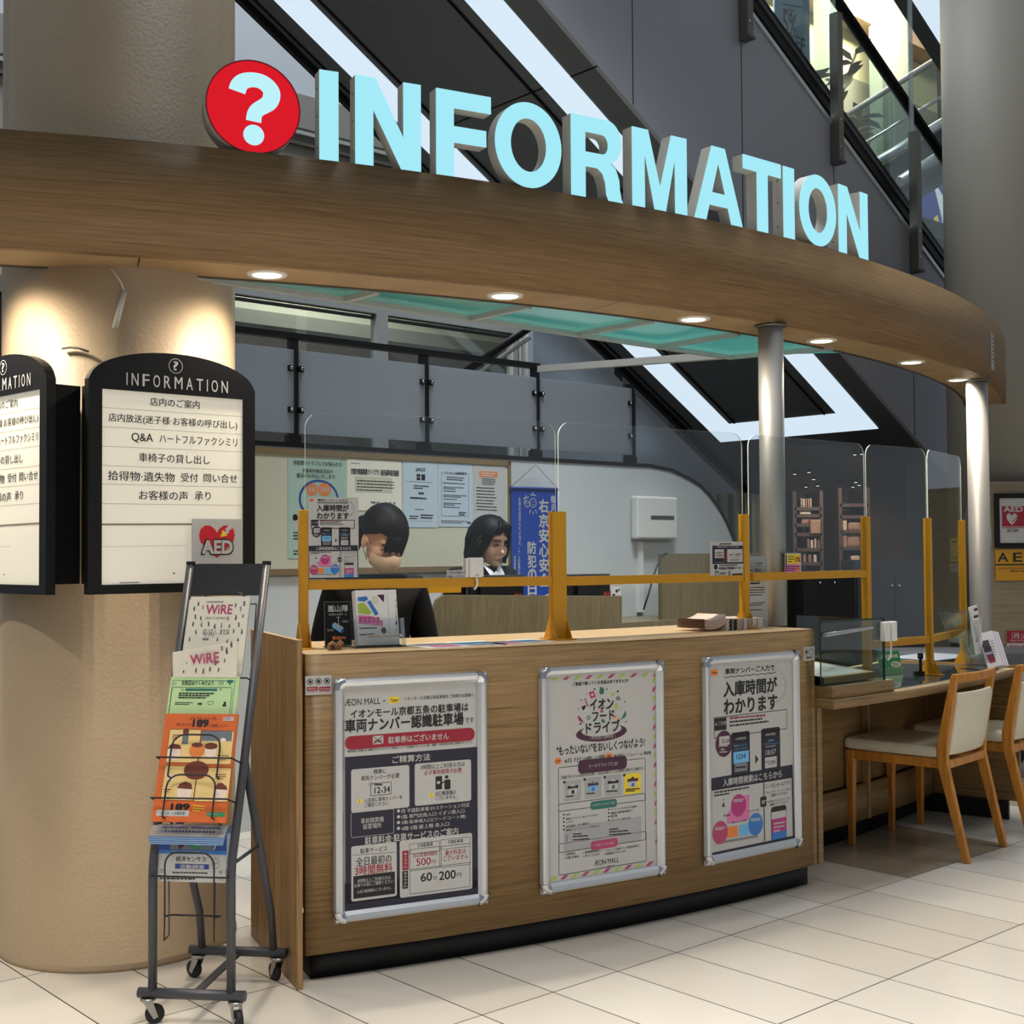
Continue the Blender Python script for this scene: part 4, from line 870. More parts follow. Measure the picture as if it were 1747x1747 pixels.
def design_time(s):
    s.R(150, 244, 200, 288, ORANGE, 1); s.T('Times', 155, 268, 196, 264, 15, INK, .02)
    s.T('車両ナンバーご入力で', 254, 258, 614, 228, 44, INK, .026)
    for i in range(14):
        x = 244 + i * 27.2; y = 302 - i * 2.5; s.line(x, y + (4 if i % 2 else -4), x + 27.2, y - 2.5 + (-4 if i % 2 else 4), INK, .0022, 2)
    s.T('入庫時間が', 242, 392, 632, 354, 116, INK, .032, 4); s.T('わかります', 246, 520, 634, 484, 112, INK, .032, 4)
    s.ring(626, 364, 76, LGREYI, .002, 1, 126); s.ring(626, 364, 68, LGREYI, .001, 1, 114); s.line(626, 364, 662, 360, LGREYI, .0018, 1)
    for i in range(12):
        a = i * PI / 6; s.line(626 + 66 * cos(a), 364 + 112 * sin(a), 626 + 56 * cos(a), 364 + 96 * sin(a), GREYI, .0016, 1)
    s.R(176, 608, 268, 686, INK, 2); s.T('△ご注意', 180, 646, 264, 636, 28, PAPER, .016, 4); s.box_line(176, 600, 704, 680, INK, .0022, 1)
    s.greek(290, 604, 650, 572, RED, 1, 0, 12); s.greek(290, 632, 570, 602, INK, 1, 0, 12); s.greek(290, 660, 600, 622, INK, 1, 0, 12)
    s.R(302, 712, 440, 1010, INK, 1, 14); s.R(306, 782, 436, 1000, NAVY, 2); s.R(518, 682, 656, 985, INK, 1, 14); s.R(522, 750, 652, 976, NAVY, 2)
    s.T('入庫時間検索', 330, 756, 408, 748, 20, PAPER, .006, 4); s.T('車両ナンバーを', 322, 806, 414, 796, 16, SKYB, .006, 4); s.T('入力してください', 322, 830, 420, 820, 16, SKYB, .006, 4); s.R(318, 852, 430, 918, SKYB, 3); s.T('1234', 340, 884, 404, 878, 34, INK, .006, 5); s.R(328, 936, 420, 982, GREYI, 3); s.greek(336, 962, 412, 956, INK, 1, 0, 12, 5)
    s.T('検索結果確認', 548, 724, 620, 716, 18, PAPER, .006, 4); s.T('入庫日時', 562, 768, 608, 762, 18, SKYB, .006, 4); s.line(530, 792, 648, 782, SKYB, .001, 4); s.T('2024/08/03', 548, 810, 620, 803, 14, PAPER, 0, 4); s.T('18:07', 548, 852, 622, 846, 38, PAPER, .008, 4); s.R(544, 890, 630, 954, PAPER, 3, 6); s.T('*1234', 552, 926, 618, 920, 32, INK, .008, 5)
    s.C(250, 790, 60, PLUM, 3, 96); s.R(214, 740, 290, 794, PAPER, 4); s.T('12-34', 232, 772, 288, 768, 30, INK, .02, 5); s.greek(212, 808, 290, 802, PAPER, 1, 0, 10, 4); s.greek(226, 832, 272, 828, PAPER, 1, 0, 10, 4); s.greek(218, 852, 286, 846, PAPER, 1, 0, 10, 4)
    s.G([(476, 868), (498, 900), (478, 936)], INK, 2)
    s.G([(154, 1042), (742, 938), (744, 1032), (160, 1132)], NAVY, 1); s.T('入庫時間検索はこちらから', 244, 1070, 664, 1004, 56, PAPER, .022)
    s.G([(160, 1128), (166, 1128), (172, 1588), (166, 1590)], NAVY, 1); s.G([(735, 1030), (745, 1030), (752, 1460), (742, 1462)], NAVY, 1); s.G([(534, 1066), (540, 1066), (546, 1480), (540, 1482)], NAVY, 2); s.G([(166, 1570), (752, 1440), (755, 1460), (168, 1590)], NAVY, 1)
    s.greek(184, 1144, 500, 1092, INK, 1, 0, 11); s.greek(184, 1166, 356, 1136, INK, 1, 0, 11)
    s.G([(274, 1300), (360, 1180), (434, 1152), (434, 1330), (276, 1362)], PINK, 1); s.G([(276, 1388), (354, 1374), (354, 1452), (276, 1466)], ORANGE, 1); s.G([(360, 1372), (446, 1354), (446, 1436), (362, 1452)], SKYB, 1); s.G([(200, 1492), (494, 1440), (494, 1456), (200, 1510)], GREYI, 1)
    s.T('専門店街', 250, 1308, 300, 1300, 16, INK, .004); s.T('イオンスタイル館', 420, 1276, 502, 1260, 15, INK, .004); s.T('1階おもいの空間', 306, 1356, 414, 1336, 16, INK, .006)
    s.C(358, 1232, 53, MAG, 2, 80); s.C(228, 1426, 54, ROSEI, 2, 82); s.C(480, 1364, 52, BLUEI, 2, 78)
    for x, y in ((358, 1246), (228, 1446), (480, 1380)): s.greek(x - 36, y - 52, x + 36, y - 58, PAPER, 2, 12, 8, 3)
    s.G([(240, 1244), (250, 1206), (260, 1244)], INK, 2); s.T('N', 246, 1194, 254, 1192, 14, INK, .01)
    s.R(512, 1172, 556, 1236, INK, 4, 8); s.T('or', 520, 1208, 550, 1204, 26, PAPER, .02, 6)
    s.ring(558, 1096, 14, GREYI, .0014, 2); s.T('イオンモールアプリ', 580, 1092, 724, 1066, 32, INK, .012); s.T('「キャンペーン」ページから', 550, 1142, 726, 1110, 20, INK, .004); s.T('ご確認いただけます', 580, 1162, 702, 1138, 20, INK, .004); s.T('お求めいただいたエリアの', 566, 1206, 720, 1176, 18, INK, .004); s.T('画像をタップください', 580, 1226, 712, 1202, 18, INK, .004)
    s.R(588, 1244, 698, 1458, INK, 1, 14); s.R(592, 1280, 695, 1440, PAPER, 2); s.R(592, 1330, 696, 1444, MAG, 3); s.R(594, 1424, 698, 1452, BLUEI, 4); s.greek(606, 1360, 684, 1346, PAPER, 3, 26, 12, 4)
QT = [(135, 215), (745, 165), (755, 1460), (165, 1590)]
t_f3 = poster_frame(34.65, 38.72, 'silver framed poster with two phones and a clock, rightmost frame on the counter', QT, design_time)

# ------------------------------------------------------------------ stickers on the counter face
def arc_sheet(px0, py0, px1, py1, R, base, quad, th=.0006):
    a, c = PC(px0, py0, R), PC(px1, py1, R); ph = (phi_of(a) + phi_of(c)) / 2
    w_ = 2 * R * sin(abs(phi_of(c) - phi_of(a)) / 2); h_ = abs(a.z - c.z)
    return Sheet(w_, h_, quad, base, th), arc_frame(R, ph, (a.z + c.z) / 2)
s, M_ = arc_sheet(521, 1154, 566, 1184, RC + .0035, PAPER, [(36, 155), (200, 148), (200, 265), (38, 277)], .003)
for i, x in enumerate((67, 119, 170)): s.ring(x, 190 - i * 3, 20, INK, .002, 1); s.R(x - 9, 182 - i * 3, x + 9, 198 - i * 3, INK, 2); s.line(x - 13, 176 - i * 3, x + 13, 204 - i * 3, INK, .0014, 3)
s.R(46, 224, 116, 244, RED, 1); s.R(122, 222, 192, 242, RED, 1); s.T('撮影禁止', 54, 235, 108, 233, 12, PAPER, .01); s.T('No Photos', 128, 233, 188, 231, 12, PAPER, .01); s.T('NO PHOTO', 50, 256, 112, 252, 10, RED, .01); s.T('NO VIDEO', 126, 252, 190, 248, 10, RED, .01)
prop(s.build('warning_sticker', M=M_), 'small white no-photography sticker with three round symbols, left of the leftmost poster frame', 'sticker')
s, M_ = arc_sheet(1371, 1104, 1390, 1126, RC + .002, PAPER, [(814, 56), (892, 50), (893, 150), (816, 158)], .0015)
for x in (834, 870): s.ring(x, 92, 17, INK, .0016, 1, 26)
s.C(834, 92, 8, INK, 1, 12); s.line(862, 76, 880, 106, INK, .0012, 2); s.T('撮影禁止', 832, 134, 876, 130, 16, INK, .02)
prop(s.build('warning_sticker', M=M_), 'tiny white sticker with two round symbols, upper right corner of the tall counter', 'sticker')

# ------------------------------------------------------------------ arched information boards on the left pillar
CREAMP = mat('cream_board_plastic', (240, 234, 217), .45, emit=.17); SEAM = mat('board_seam', (140, 132, 116), .6)  # board has a faint glow added to lift its brightness
AEDR = mat('aed_red', (196, 14, 34), .45)
BW, BH = .555, .742
def info_board(M_, label):
    t = thing('information_board', label, 'information board', M_, 'black arched information boards on the pillar')
    zb = -BH / 2; sh = BH / 2 - .098                          # shoulder height of the arch
    arch = [(-BW / 2, zb), (BW / 2, zb), (BW / 2, sh)] + [(BW / 2 * .985 * cos(a), sh + .098 * sin(a)) for a in [.14 + i * (PI - .28) / 20 for i in range(21)]] + [(-BW / 2, sh)]
    x0, x1, y0, y1 = -BW / 2 + .042, BW / 2 - .042, zb + .028, sh - .028
    b = MB(); b.prism([arch, [(x0, y0), (x0, y1), (x1, y1), (x1, y0)]], -.03, 0, BLACK); b.build('frame', t)
    b = MB(); b.box(-BW / 2 + .03, BW / 2 - .03, zb + .03, sh - .01, -.125, -.031, BLACKM); b.build('light_box', t)
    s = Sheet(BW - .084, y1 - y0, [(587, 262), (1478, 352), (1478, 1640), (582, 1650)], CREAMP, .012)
    for ya, yb in ((394, 472), (530, 598), (668, 722), (804, 852), (936, 972), (1074, 1100)): s.line(587, ya, 1478, yb, SEAM, .0011, 1)
    s.line(585, 1222, 1478, 1232, SEAM, .006, 1); s.line(585, 1380, 1122, 1378, SEAM, .0008, 1)
    s.T('店内のご案内', 893, 354, 1206, 388, 60, INK, .015)
    s.T('店内放送(迷子様·お客様の呼び出し)', 630, 470, 1444, 534, 68, INK, .015)
    s.T('Q&A', 775, 610, 912, 620, 70, INK, .015); s.T('ハートフルファクシミリ', 952, 622, 1444, 652, 62, INK, .015)
    s.T('車椅子の貸し出し', 822, 752, 1270, 775, 64, INK, .015)
    s.T('拾得物·遺失物', 626, 880, 1048, 892, 68, INK, .015); s.T('受付', 1086, 897, 1196, 900, 64, INK, .015); s.T('問い合せ', 1230, 902, 1444, 910, 62, INK, .015)
    s.T('お客様の声', 822, 1020, 1132, 1026, 68, INK, .015); s.T('承り', 1174, 1028, 1276, 1030, 62, INK, .015)
    s.C(1044, 1574, 7, SEAM, 2); s.greek(700, 1636, 860, 1634, GREYI, 1, 0, 8)
    s.build('notice_panel', t, M=loc(0, (y0 + y1) / 2, -.006))
    b = MB(); n_w = {'I': .17, 'M': 1.2}; xw = -BW / 2 + .117; tot = sum(n_w.get(q, 1) for q in 'INFORMATION'); uw_ = (BW - .117 - .098 - 10 * .0125) / tot
    for q in 'INFORMATION':
        wq = uw_ * n_w.get(q, 1); put_text(b, q, xw, sh - .012, xw + wq, sh + .027, .0012, PAPER, .016); xw += wq + .0125
    b = b; cy = sh + .060; n = 28
    o = circ(0, cy, .0235, .0235, n); i_ = circ(0, cy, .0215, .0215, n); b.add([(p[0], p[1], .0012) for p in o + i_], [(j, (j + 1) % n, n + (j + 1) % n, n + j) for j in range(n)], PAPER); put_text(b, '?', -.0085, cy - .014, .0085, cy + .015, .0012, PAPER, .02); b.build('title_lettering', t)
    return t
bl, br = V((-1.2566, 3.80, 0)), V((-.8337, 4.16, 0))
zl = (PY(150, 588, 3.8).z + PY(147, 1015.7, 3.8).z) / 2
ctr = (bl + br) / 2; xd = (br - bl).normalized()
t_b = info_board(frame((ctr.x, ctr.y, zl), xd, ZZ), 'black arched information board with the AED heart, right one on the pillar')
s = Sheet(.176, .192, [(1122, 1242), (1474, 1248), (1474, 1620), (1122, 1622)], PAPER, .004)
hp = [(0, -1.0), (-.55, -.52), (-.92, -.12), (-1, .22), (-.92, .55), (-.68, .75), (-.38, .74), (-.14, .58), (0, .36), (.14, .58), (.38, .74), (.68, .75), (.92, .55), (1, .22), (.92, -.12), (.55, -.52)]
s.G([(1293 + x * 125, 1372 - y * 116) for x, y in hp], AEDR, 1)
s.G([(1380, 1278), (1418, 1292), (1372, 1322), (1376, 1334), (1345, 1340), (1340, 1322), (1356, 1322), (1350, 1308)], PAPER, 2); s.G([(1316, 1358), (1332, 1312), (1366, 1348)], YELI, 3)
for dx, dy in ((-4, 0), (4, 0), (0, 4), (0, -4), (-3, 3), (3, 3)): s.T('AED', 1184 + dx, 1420 + dy, 1406 + dx, 1418 + dy, 94, INK, .055, 3)
s.T('AED', 1188, 1420, 1402, 1418, 86, PAPER, .05, 5); s.greek(1132, 1528, 1330, 1528, INK, 1, 0, 10); s.R(1126, 1538, 1474, 1612, AEDR, 1); s.T('AED', 1146, 1560, 1200, 1560, 22, PAPER, .004); s.greek(1215, 1580, 1430, 1580, PAPER, 1, 0, 14)
prop(s.build('aed_plate', t_b, M=loc(BW / 2 - .042 - .090, -BH / 2 + .028 + .105, -.001)), 'white plate with red AED heart')
rl_ = V((-1.3816, 3.8, 0)); xd2 = V((.733, -.68, 0)).normalized(); c2 = rl_ - xd2 * (BW / 2)
info_board(frame((c2.x, c2.y, zl), xd2, ZZ), 'black arched information board cut off by the left picture edge')
# brackets, cable and duct
def on_pillar(px, py, off=.012):
    r = ray(px, py); R_ = PLR + off; a = r.x**2 + r.y**2; b_ = -2 * (r.x * PLX + r.y * PLY); c_ = PLX**2 + PLY**2 - R_ * R_
    return EYEV + r * ((-b_ - math.sqrt(max(0, b_ * b_ - 4 * a * c_))) / 2 / a)
b = MB(); q0 = on_pillar(212, 497); q1 = on_pillar(196, 560)
b.tube([q0, q1], .010, mat('duct_white', (196, 192, 180), .5), 4); prop(b.build('cable_duct'), 'slim white cable duct on the pillar above the right information board', 'cable duct')
b = MB(); b.tube([on_pillar(190, 458), on_pillar(198, 469), on_pillar(207, 482), on_pillar(212, 498)], .0035, mat('cable_white', (190, 186, 176), .5), 6); prop(b.build('power_cable'), 'thin white cable running from the soffit to the cable duct', 'cable')
b = MB(); b.tube([on_pillar(106, 594), on_pillar(120, 592), on_pillar(135, 594), on_pillar(151, 600)], .0045, mat('cable_grey', (120, 112, 100), .5), 6); prop(b.build('power_cable'), 'grey cable between the two information boards', 'cable')

# ------------------------------------------------------------------ brochure rack on castors
MR = Matrix.Translation(V((-.8645, 3.745, 0))) @ Matrix.Rotation(rad(-7), 4, 'Z')     # x right, y away
t_r = thing('brochure_rack', 'dark grey brochure rack on castors in front of the pillar', 'brochure rack', MR)
def lean(z): return -.19 + .30 * (z - .44) / .83 if z > .44 else -.19        # y of the front tubes
for sx in (-1, 1):
    b = MB(); b.tube([(sx * .112, -.19, .085), (sx * .112, -.19, .40), (sx * .1122, -.183, .45), (sx * .117, lean(.7), .7), (sx * .118, lean(1.26), 1.26)], .0125, DKGREY, 12)
    b.lathe([(.0135, 0), (.0135, .012)], BLACK, 12, M=loc(sx * .118, lean(1.262), 1.258)); b.build('front_upright', t_r)
    b = MB(); b.tube([(sx * .112, .19, .085), (sx * .112, .165, .21), (sx * .1165, -.088, .705)], .0115, DKGREY, 12); b.build('rear_leg', t_r)
    b = MB(); b.tube([(sx * .113, -.187, .44), (sx * .114, .047, .44)], .005, DKGREY, 8); b.build('side_tie', t_r)
for y_ in (-.19, .19):
    b = MB(); b.tube([(-.152, y_, .085), (.152, y_, .085)], .0145, DKGREY, 12); b.build('base_bar', t_r)
b = MB(); b.box(-.011, .011, -.18, .18, .074, .082, DKGREY); b.build('base_brace', t_r)
b = MB(); b.box(-.118, .118, -.004, .004, 1.168, 1.262, mat('rack_header_black', (34, 34, 36), .6)); b.v = [(x, y + lean(z) + .002, z) for x, y, z in b.v]; b.build('header_panel', t_r)
RUB = mat('castor_rubber', (24, 24, 26), .6); ZINC = mat('zinc', (170, 168, 162), .3, metal=.9)
for sx, y_, yaw in ((-1, -.19, .5), (1, -.19, -.9), (-1, .19, 2.7), (1, .19, 2.4)):
    Mc = loc(sx * .125, y_, 0) @ Matrix.Rotation(yaw, 4, 'Z')
    b = MB(); b.lathe([(.018, .062), (.022, .066), (.02, .072)], ZINC, 16)
    for s_ in (-1, 1): b.prism([[(-.012, .062), (.012, .062), (.026, .020), (.014, .014), (-.004, .045)]], s_ * .0125 - .0012, s_ * .0125 + .0012, ZINC, M=Matrix(((1, 0, 0, 0), (0, 0, -1, 0), (0, 1, 0, 0), (0, 0, 0, 1))))
    fork = b.build('castor', t_r, M=Mc)
    b = MB(); My = loc(.018, 0, .0262) @ Matrix.Rotation(PI / 2, 4, 'X'); b.lathe([(.020, -.009), (.026, -.007), (.026, .007), (.020, .009)], RUB, 24, M=My); b.lathe([(.006, -.0145), (.006, .0145)], ZINC, 10, M=My); b.build('castor_wheel', fork)
TILT = math.atan2(.30, .83)
def rk(z, dy=0.0):                                        # frame lying in the tilted front plane: x right, y up the slope, z forwards
    return loc(0, lean(z) + dy, z) @ Matrix.Rotation(PI / 2 - TILT, 4, 'X')
for k, z_ in enumerate((1.115, .925, .70, .595, .41)):     # wire shelves
    Mk = rk(z_, 0) if z_ > .44 else loc(0, -.19 + .012, z_) @ Matrix.Rotation(PI / 2, 4, 'X')
    hgt = .075
    b = MB()
    loop = [(-.07, -.11, .03), (-.07, .03, .03)] + [(-.07 + .035 - .035 * cos(a), .03 + .035 * sin(a), .03) for a in (.4, .8, 1.2, PI / 2)] + [(.035 + .035 * sin(a), .03 + .035 * cos(a), .03) for a in (.0, .4, .8, 1.2, PI / 2)] + [(.07, -.11, .03)]
    if k in (2, 3): loop = [(x, max(y, -.05), z + .05) for x, y, z in loop]
    if k < 1: loop = [(x, y, 0) for x, y, z in loop]
    b.tube(loop, .0026, WIRE, 6)
    zl_ = .084 if k in (2, 3) else .034
    if k >= 1: b.tube([(-.112, .0, .0), (-.108, 0, zl_), (.108, 0, zl_), (.112, 0, 0)], .0026, WIRE, 6)
    if k == 0: b.tube([(-.108, -.14, .0), (-.10, .03, 0), (.10, .03, 0), (.108, -.14, 0)], .0026, WIRE, 6)
    if k >= 1: yb_ = -.05 if k in (2, 3) else -.11; b.tube([(-.07, yb_, zl_ - .004), (-.07, yb_ - .01, -.02), (.07, yb_ - .01, -.02), (.07, yb_, zl_ - .004)], .0026, WIRE, 6)
    if k == 4:
        for s_ in (-1, 1): b.tube([(s_ * .07, -.10, .03), (s_ * .071, -.175, .032), (s_ * .064, -.165, .014), (s_ * .066, -.02, .01)], .0022, WIRE, 6)
    b.build('wire_shelf', t_r, M=Mk)

# brochures standing in the rack (each lies in the rack and is a thing of its own)
def on_rack(M_): return MR @ M_
# free magazine
PEOP = random.Random(11)
def little_people(s, pts, sc_=1):
    for x, y in pts:
        h = PEOP.uniform(26, 38) * sc_; m = INK if PEOP.random() < .75 else GREYI
        s.C(x, y - h * .42, h * .12, m, 2); l = PEOP.uniform(-.12, .12) * h
        s.G([(x - h * .1 + l, y - h * .3), (x + h * .1 + l, y - h * .3), (x + h * .15, y + h * .1), (x + h * .2, y + h * .45), (x + h * .06, y + h * .45), (x, y + h * .15), (x - h * .1, y + h * .45), (x - h * .22, y + h * .45), (x - h * .13, y)], m, 1)
        if PEOP.random() < .5: s.line(x, y - h * .2, x + h * PEOP.choice((-.35, .35)), y - h * PEOP.uniform(.0, .5), m, .0016, 1)
def wire_cover(s, low=True):
    s.greek(610, 542, 806, 542, GREYI, 1, 0, 8); s.T('WiRE', 608, 592, 816, 596, 66, ROSEI, .02)
    s.T('|2024 3·4|FREE', 610, 656, 766, 656, 22, GREYI, .004); s.T('0', 776, 656, 796, 656, 26, RED, .012)
    little_people(s, [(515, 590), (543, 556), (582, 580), (838, 566), (880, 590), (904, 555), (530, 645), (575, 655), (848, 650), (902, 640), (516, 696), (585, 700), (640, 695), (690, 712), (742, 704), (803, 708), (878, 700), (546, 750), (842, 742), (906, 748), (500, 800)] + ([(720, 800), (800, 815), (880, 810)] if low else []))
    s.T('ばいばい。またね', 600, 745, 808, 748, 40, INK, .004); s.T('フフフ', 610, 775, 690, 775, 18, INK, .002); s.R(602, 790, 650, 806, GREYI, 1)
QW = [(480, 506), (945, 506), (935, 1040), (455, 1040)]
s = Sheet(.182, .235, QW, PAPERW, .008); wire_cover(s)
s.box(-.091 - .007, .091 - .006, -.1175, .1175 - .006, -.016, -.0082, PAPERW)
prop(s.build('magazine', M=on_rack(loc(-.006, lean(1.075) - .025, 1.055) @ Matrix.Rotation(PI / 2 - TILT, 4, 'X'))), 'white free magazine with little figures and a pink title, upright on the top shelf', 'magazine', 'magazines in the brochure rack')
# second copy, its top edge flopping forwards
s = Sheet(.190, .10, [(392, 790), (885, 790), (885, 985), (385, 985)], PAPERW, .006)
s.T('WiRE', 526, 888, 750, 856, 66, ROSEI, .02, 2); s.T('0', 710, 906, 730, 904, 26, INK, .012, 2); little_people(s, [(430, 930), (456, 905), (495, 900), (772, 822), (808, 838), (842, 806), (790, 898), (836, 884), (824, 936), (470, 950), (570, 950), (630, 955), (680, 942), (745, 945)], 1)
vs = []
for x, y, z in s.v:
    e = (x + .095) / .19; vs.append((x, y - (1 - e) * max(0, y + .03) * .42, z + max(0, y + .02) * .38 + .010 * sin(e * 3)))
s.v = vs
prop(s.build('magazine', M=on_rack(loc(-.016, lean(.985) - .040, .985) @ Matrix.Rotation(PI / 2 - TILT, 4, 'X'))), 'second white free magazine, its upper edge slumping forwards to the left', 'magazine', 'magazines in the brochure rack')
# green leaflet
GRN = mat('pale_green_paper', (186, 218, 158), .55)
s = Sheet(.205, .20, [(375, 990), (885, 990), (880, 1490), (372, 1490)], GRN, .006)
s.box_line(390, 1016, 850, 1480, TEALI, .0012, 1); s.box_line(392, 1066, 836, 1470, INK, .0012, 1, 20); s.T('右京区はぐくみだより', 460, 1036, 696, 1034, 36, INK, .02); s.T('令和6年', 728, 1026, 772, 1026, 12, INK, .01); s.T('1月号', 730, 1042, 770, 1042, 12, INK, .01); s.C(816, 1024, 24, TEALI, 1, 12); s.R(812, 1026, 822, 1050, TEALI, 2); s.T('お', 392, 1040, 424, 1040, 24, LGREYI, .006)
s.R(492, 1076, 728, 1094, TEALI, 2); s.ring(470, 1086, 9, INK, .001, 2); s.ring(752, 1082, 9, INK, .001, 2); s.greek(448, 1112, 774, 1112, INK, 1, 0, 10); s.greek(448, 1128, 760, 1128, INK, 1, 0, 10); s.greek(448, 1144, 700, 1144, INK, 1, 0, 10); s.greek(428, 1180, 560, 1180, INK, 2, 12, 6); s.G([(596, 1182), (616, 1182), (616, 1176), (630, 1188), (616, 1200), (616, 1194), (596, 1194)], INK, 2); s.ring(690, 1180, 24, TEALI, .001, 2, 14); s.C(795, 1180, 9, INK, 2); s.R(780, 1190, 806, 1205, INK, 2)
prop(s.build('leaflet', M=on_rack(loc(-.014, lean(.86) - .044, .845) @ Matrix.Rotation(PI / 2 - TILT, 4, 'X'))), 'pale green newsletter leaflet in the middle of the brochure rack', 'leaflet')
# orange leaflet (its cartoon is reduced to plain shapes)
OR = mat('orange_paper', (206, 98, 40), .5); PCH = mat('peach_ink', (228, 196, 128), .5); SLATE = mat('slate_ink', (104, 112, 122), .5); SKINI = mat('pale_skin_ink', (236, 214, 196), .5); BRN = mat('brown_ink', (110, 52, 36), .5)
s = Sheet(.212, .30, [(368, 1210), (888, 1210), (838, 1935), (335, 1935)], OR, .010)
s.T('…かも?でもいいんです。', 528, 1246, 740, 1242, 26, BRN, .012); s.T('189', 568, 1278, 682, 1276, 52, INK, .05); s.T('気になったら', 452, 1288, 566, 1284, 24, BRN, .016); s.T('に電話しよう♪', 684, 1294, 818, 1290, 24, BRN, .016); s.R(784, 1230, 860, 1258, PAPER, 1); s.T('お願い', 790, 1244, 852, 1242, 14, ROSEI, .01)
for x0, y0, x1, y1, m in ((408, 1320, 622, 1552, PCH), (638, 1328, 854, 1560, PCH), (396, 1570, 612, 1800, PCH), (626, 1578, 846, 1806, PCH)): s.R(x0, y0, x1, y1, m, 1, 12); s.box_line(x0, y0, x1, y1, BRN, .0012, 3, 12)
s.R(642, 1332, 850, 1400, SLATE, 2); s.C(525, 1336, 22, BRN, 2); s.R(504, 1352, 544, 1424, SLATE, 2); s.C(450, 1486, 46, SKINI, 2, 50); s.G([(404, 1456), (420, 1428), (452, 1422), (490, 1432), (502, 1458)], BRN, 3); s.C(708, 1470, 40, SKINI, 2, 46); s.C(708, 1436, 46, BRN, 3, 22); s.C(792, 1392, 20, SKINI, 3, 14); s.greek(430, 1362, 482, 1362, BRN, 3, 14, 6); s.greek(758, 1500, 836, 1500, BRN, 3, 14, 6)
s.C(617, 1600, 86, BRN, 4, 62); s.C(612, 1466, 54, ORANGE, 4, 52); s.C(612, 1430, 40, BRN, 5, 16)
s.C(545, 1740, 52, SKINI, 2, 60); s.G([(494, 1720), (510, 1690), (550, 1676), (590, 1690), (600, 1726)], BRN, 3); s.C(790, 1740, 46, SKINI, 2, 60); s.G([(746, 1722), (770, 1684), (800, 1680), (834, 1704), (838, 1726)], BRN, 3); s.C(440, 1650, 22, SKINI, 2, 26); s.greek(752, 1626, 826, 1626, BRN, 3, 14, 6); s.greek(404, 1730, 450, 1730, BRN, 2, 14, 6)
s.T('189', 460, 1838, 590, 1842, 42, INK, .05); s.R(366, 1862, 586, 1900, PAPER, 1); s.T('イオンモール京都五条', 384, 1882, 560, 1882, 18, INK, .012); s.greek(610, 1830, 690, 1834, YELI, 3, 16, 6); s.R(708, 1870, 830, 1898, GREENI, 1); s.T('いちはやく', 716, 1884, 790, 1884, 14, PAPER, .01)
prop(s.build('leaflet', M=on_rack(loc(-.002, lean(.70) - .064, .70) @ Matrix.Rotation(PI / 2 - TILT, 4, 'X'))), 'orange leaflet with cartoon panels and the number 189 in the rack', 'leaflet')
# blue survey leaflets: a pad bent forwards over the wire and a sheet hanging below
PBL = mat('pale_blue_paper', (196, 214, 236), .5); DBL = mat('deep_blue_ink', (30, 64, 140), .5)
LEDG = [mat('leaflet_edge_pale', (150, 186, 222), .5), mat('leaflet_edge_blue', (58, 100, 160), .5)]
for k in range(8):
    b = MB(); dz = .0028 * k; hw = .104 + .0006 * k
    prof = [(.004, -.06), (-.002, .0 + dz * .5), (-.010, .030 + dz), (-.024, .046 + dz), (-.042, .049 + dz), (-.062, .041 + dz), (-.082 - .0006 * k, .025 + dz)]
    n = len(prof) - 1
    for i in range(n):
        y0_, z0_ = prof[i]; y1_, z1_ = prof[i + 1]
        b.add([(-hw, y0_, z0_), (hw, y0_, z0_), (hw, y1_, z1_), (-hw, y1_, z1_)], [(0, 3, 2, 1)], PAPER, True)
        b.add([(-hw, y0_, z0_ - .0024), (hw, y0_, z0_ - .0024), (hw, y1_, z1_ - .0024), (-hw, y1_, z1_ - .0024)], [(0, 1, 2, 3)], PBL, True)
        for s_ in (-1, 1): b.add([(s_ * hw, y0_, z0_), (s_ * hw, y1_, z1_), (s_ * hw, y1_, z1_ - .0024), (s_ * hw, y0_, z0_ - .0024)], [(0, 1, 2, 3)], LEDG[k % 2])
    y1_, z1_ = prof[-1]; b.add([(-hw, y1_, z1_), (hw, y1_, z1_), (hw, y1_, z1_ - .0024), (-hw, y1_, z1_ - .0024)], [(0, 1, 2, 3)], LEDG[k % 2])
    if k == 7:
        def on_pad(x0, x1, f0, f1, m):
            i = min(n - 1, int(f0)); p = V((0, *prof[i])).lerp(V((0, *prof[i + 1])), f0 - i); q = V((0, *prof[i])).lerp(V((0, *prof[i + 1])), min(1, f1 - i))
            b.add([(x0, p.y - .0003, p.z + .0006), (x1, p.y - .0003, p.z + .0006), (x1, q.y - .0003, q.z + .0006), (x0, q.y - .0003, q.z + .0006)], [(0, 3, 2, 1)], m)
        for xa, xb in ((-.080, -.004), (.004, .088)): on_pad(xa, xb, 4.55, 4.85, DBL); on_pad(xa, xb, 3.1, 3.9, PBL)
        on_pad(.012, .088, 3.3, 3.5, DBL)
        for i in range(16): on_pad(-.076 + i * .0098, -.070 + i * .0098, 5.2, 5.45, DBL)
    prop(b.build('survey_leaflet', M=on_rack(loc(-.012, -.118, .472))), 'blue and white survey leaflet curling forwards over the lowest shelf', 'leaflet', 'survey leaflets curling over the rack')
s = Sheet(.195, .135, [(290, 430), (800, 430), (790, 770), (285, 758)], PAPER, .003)
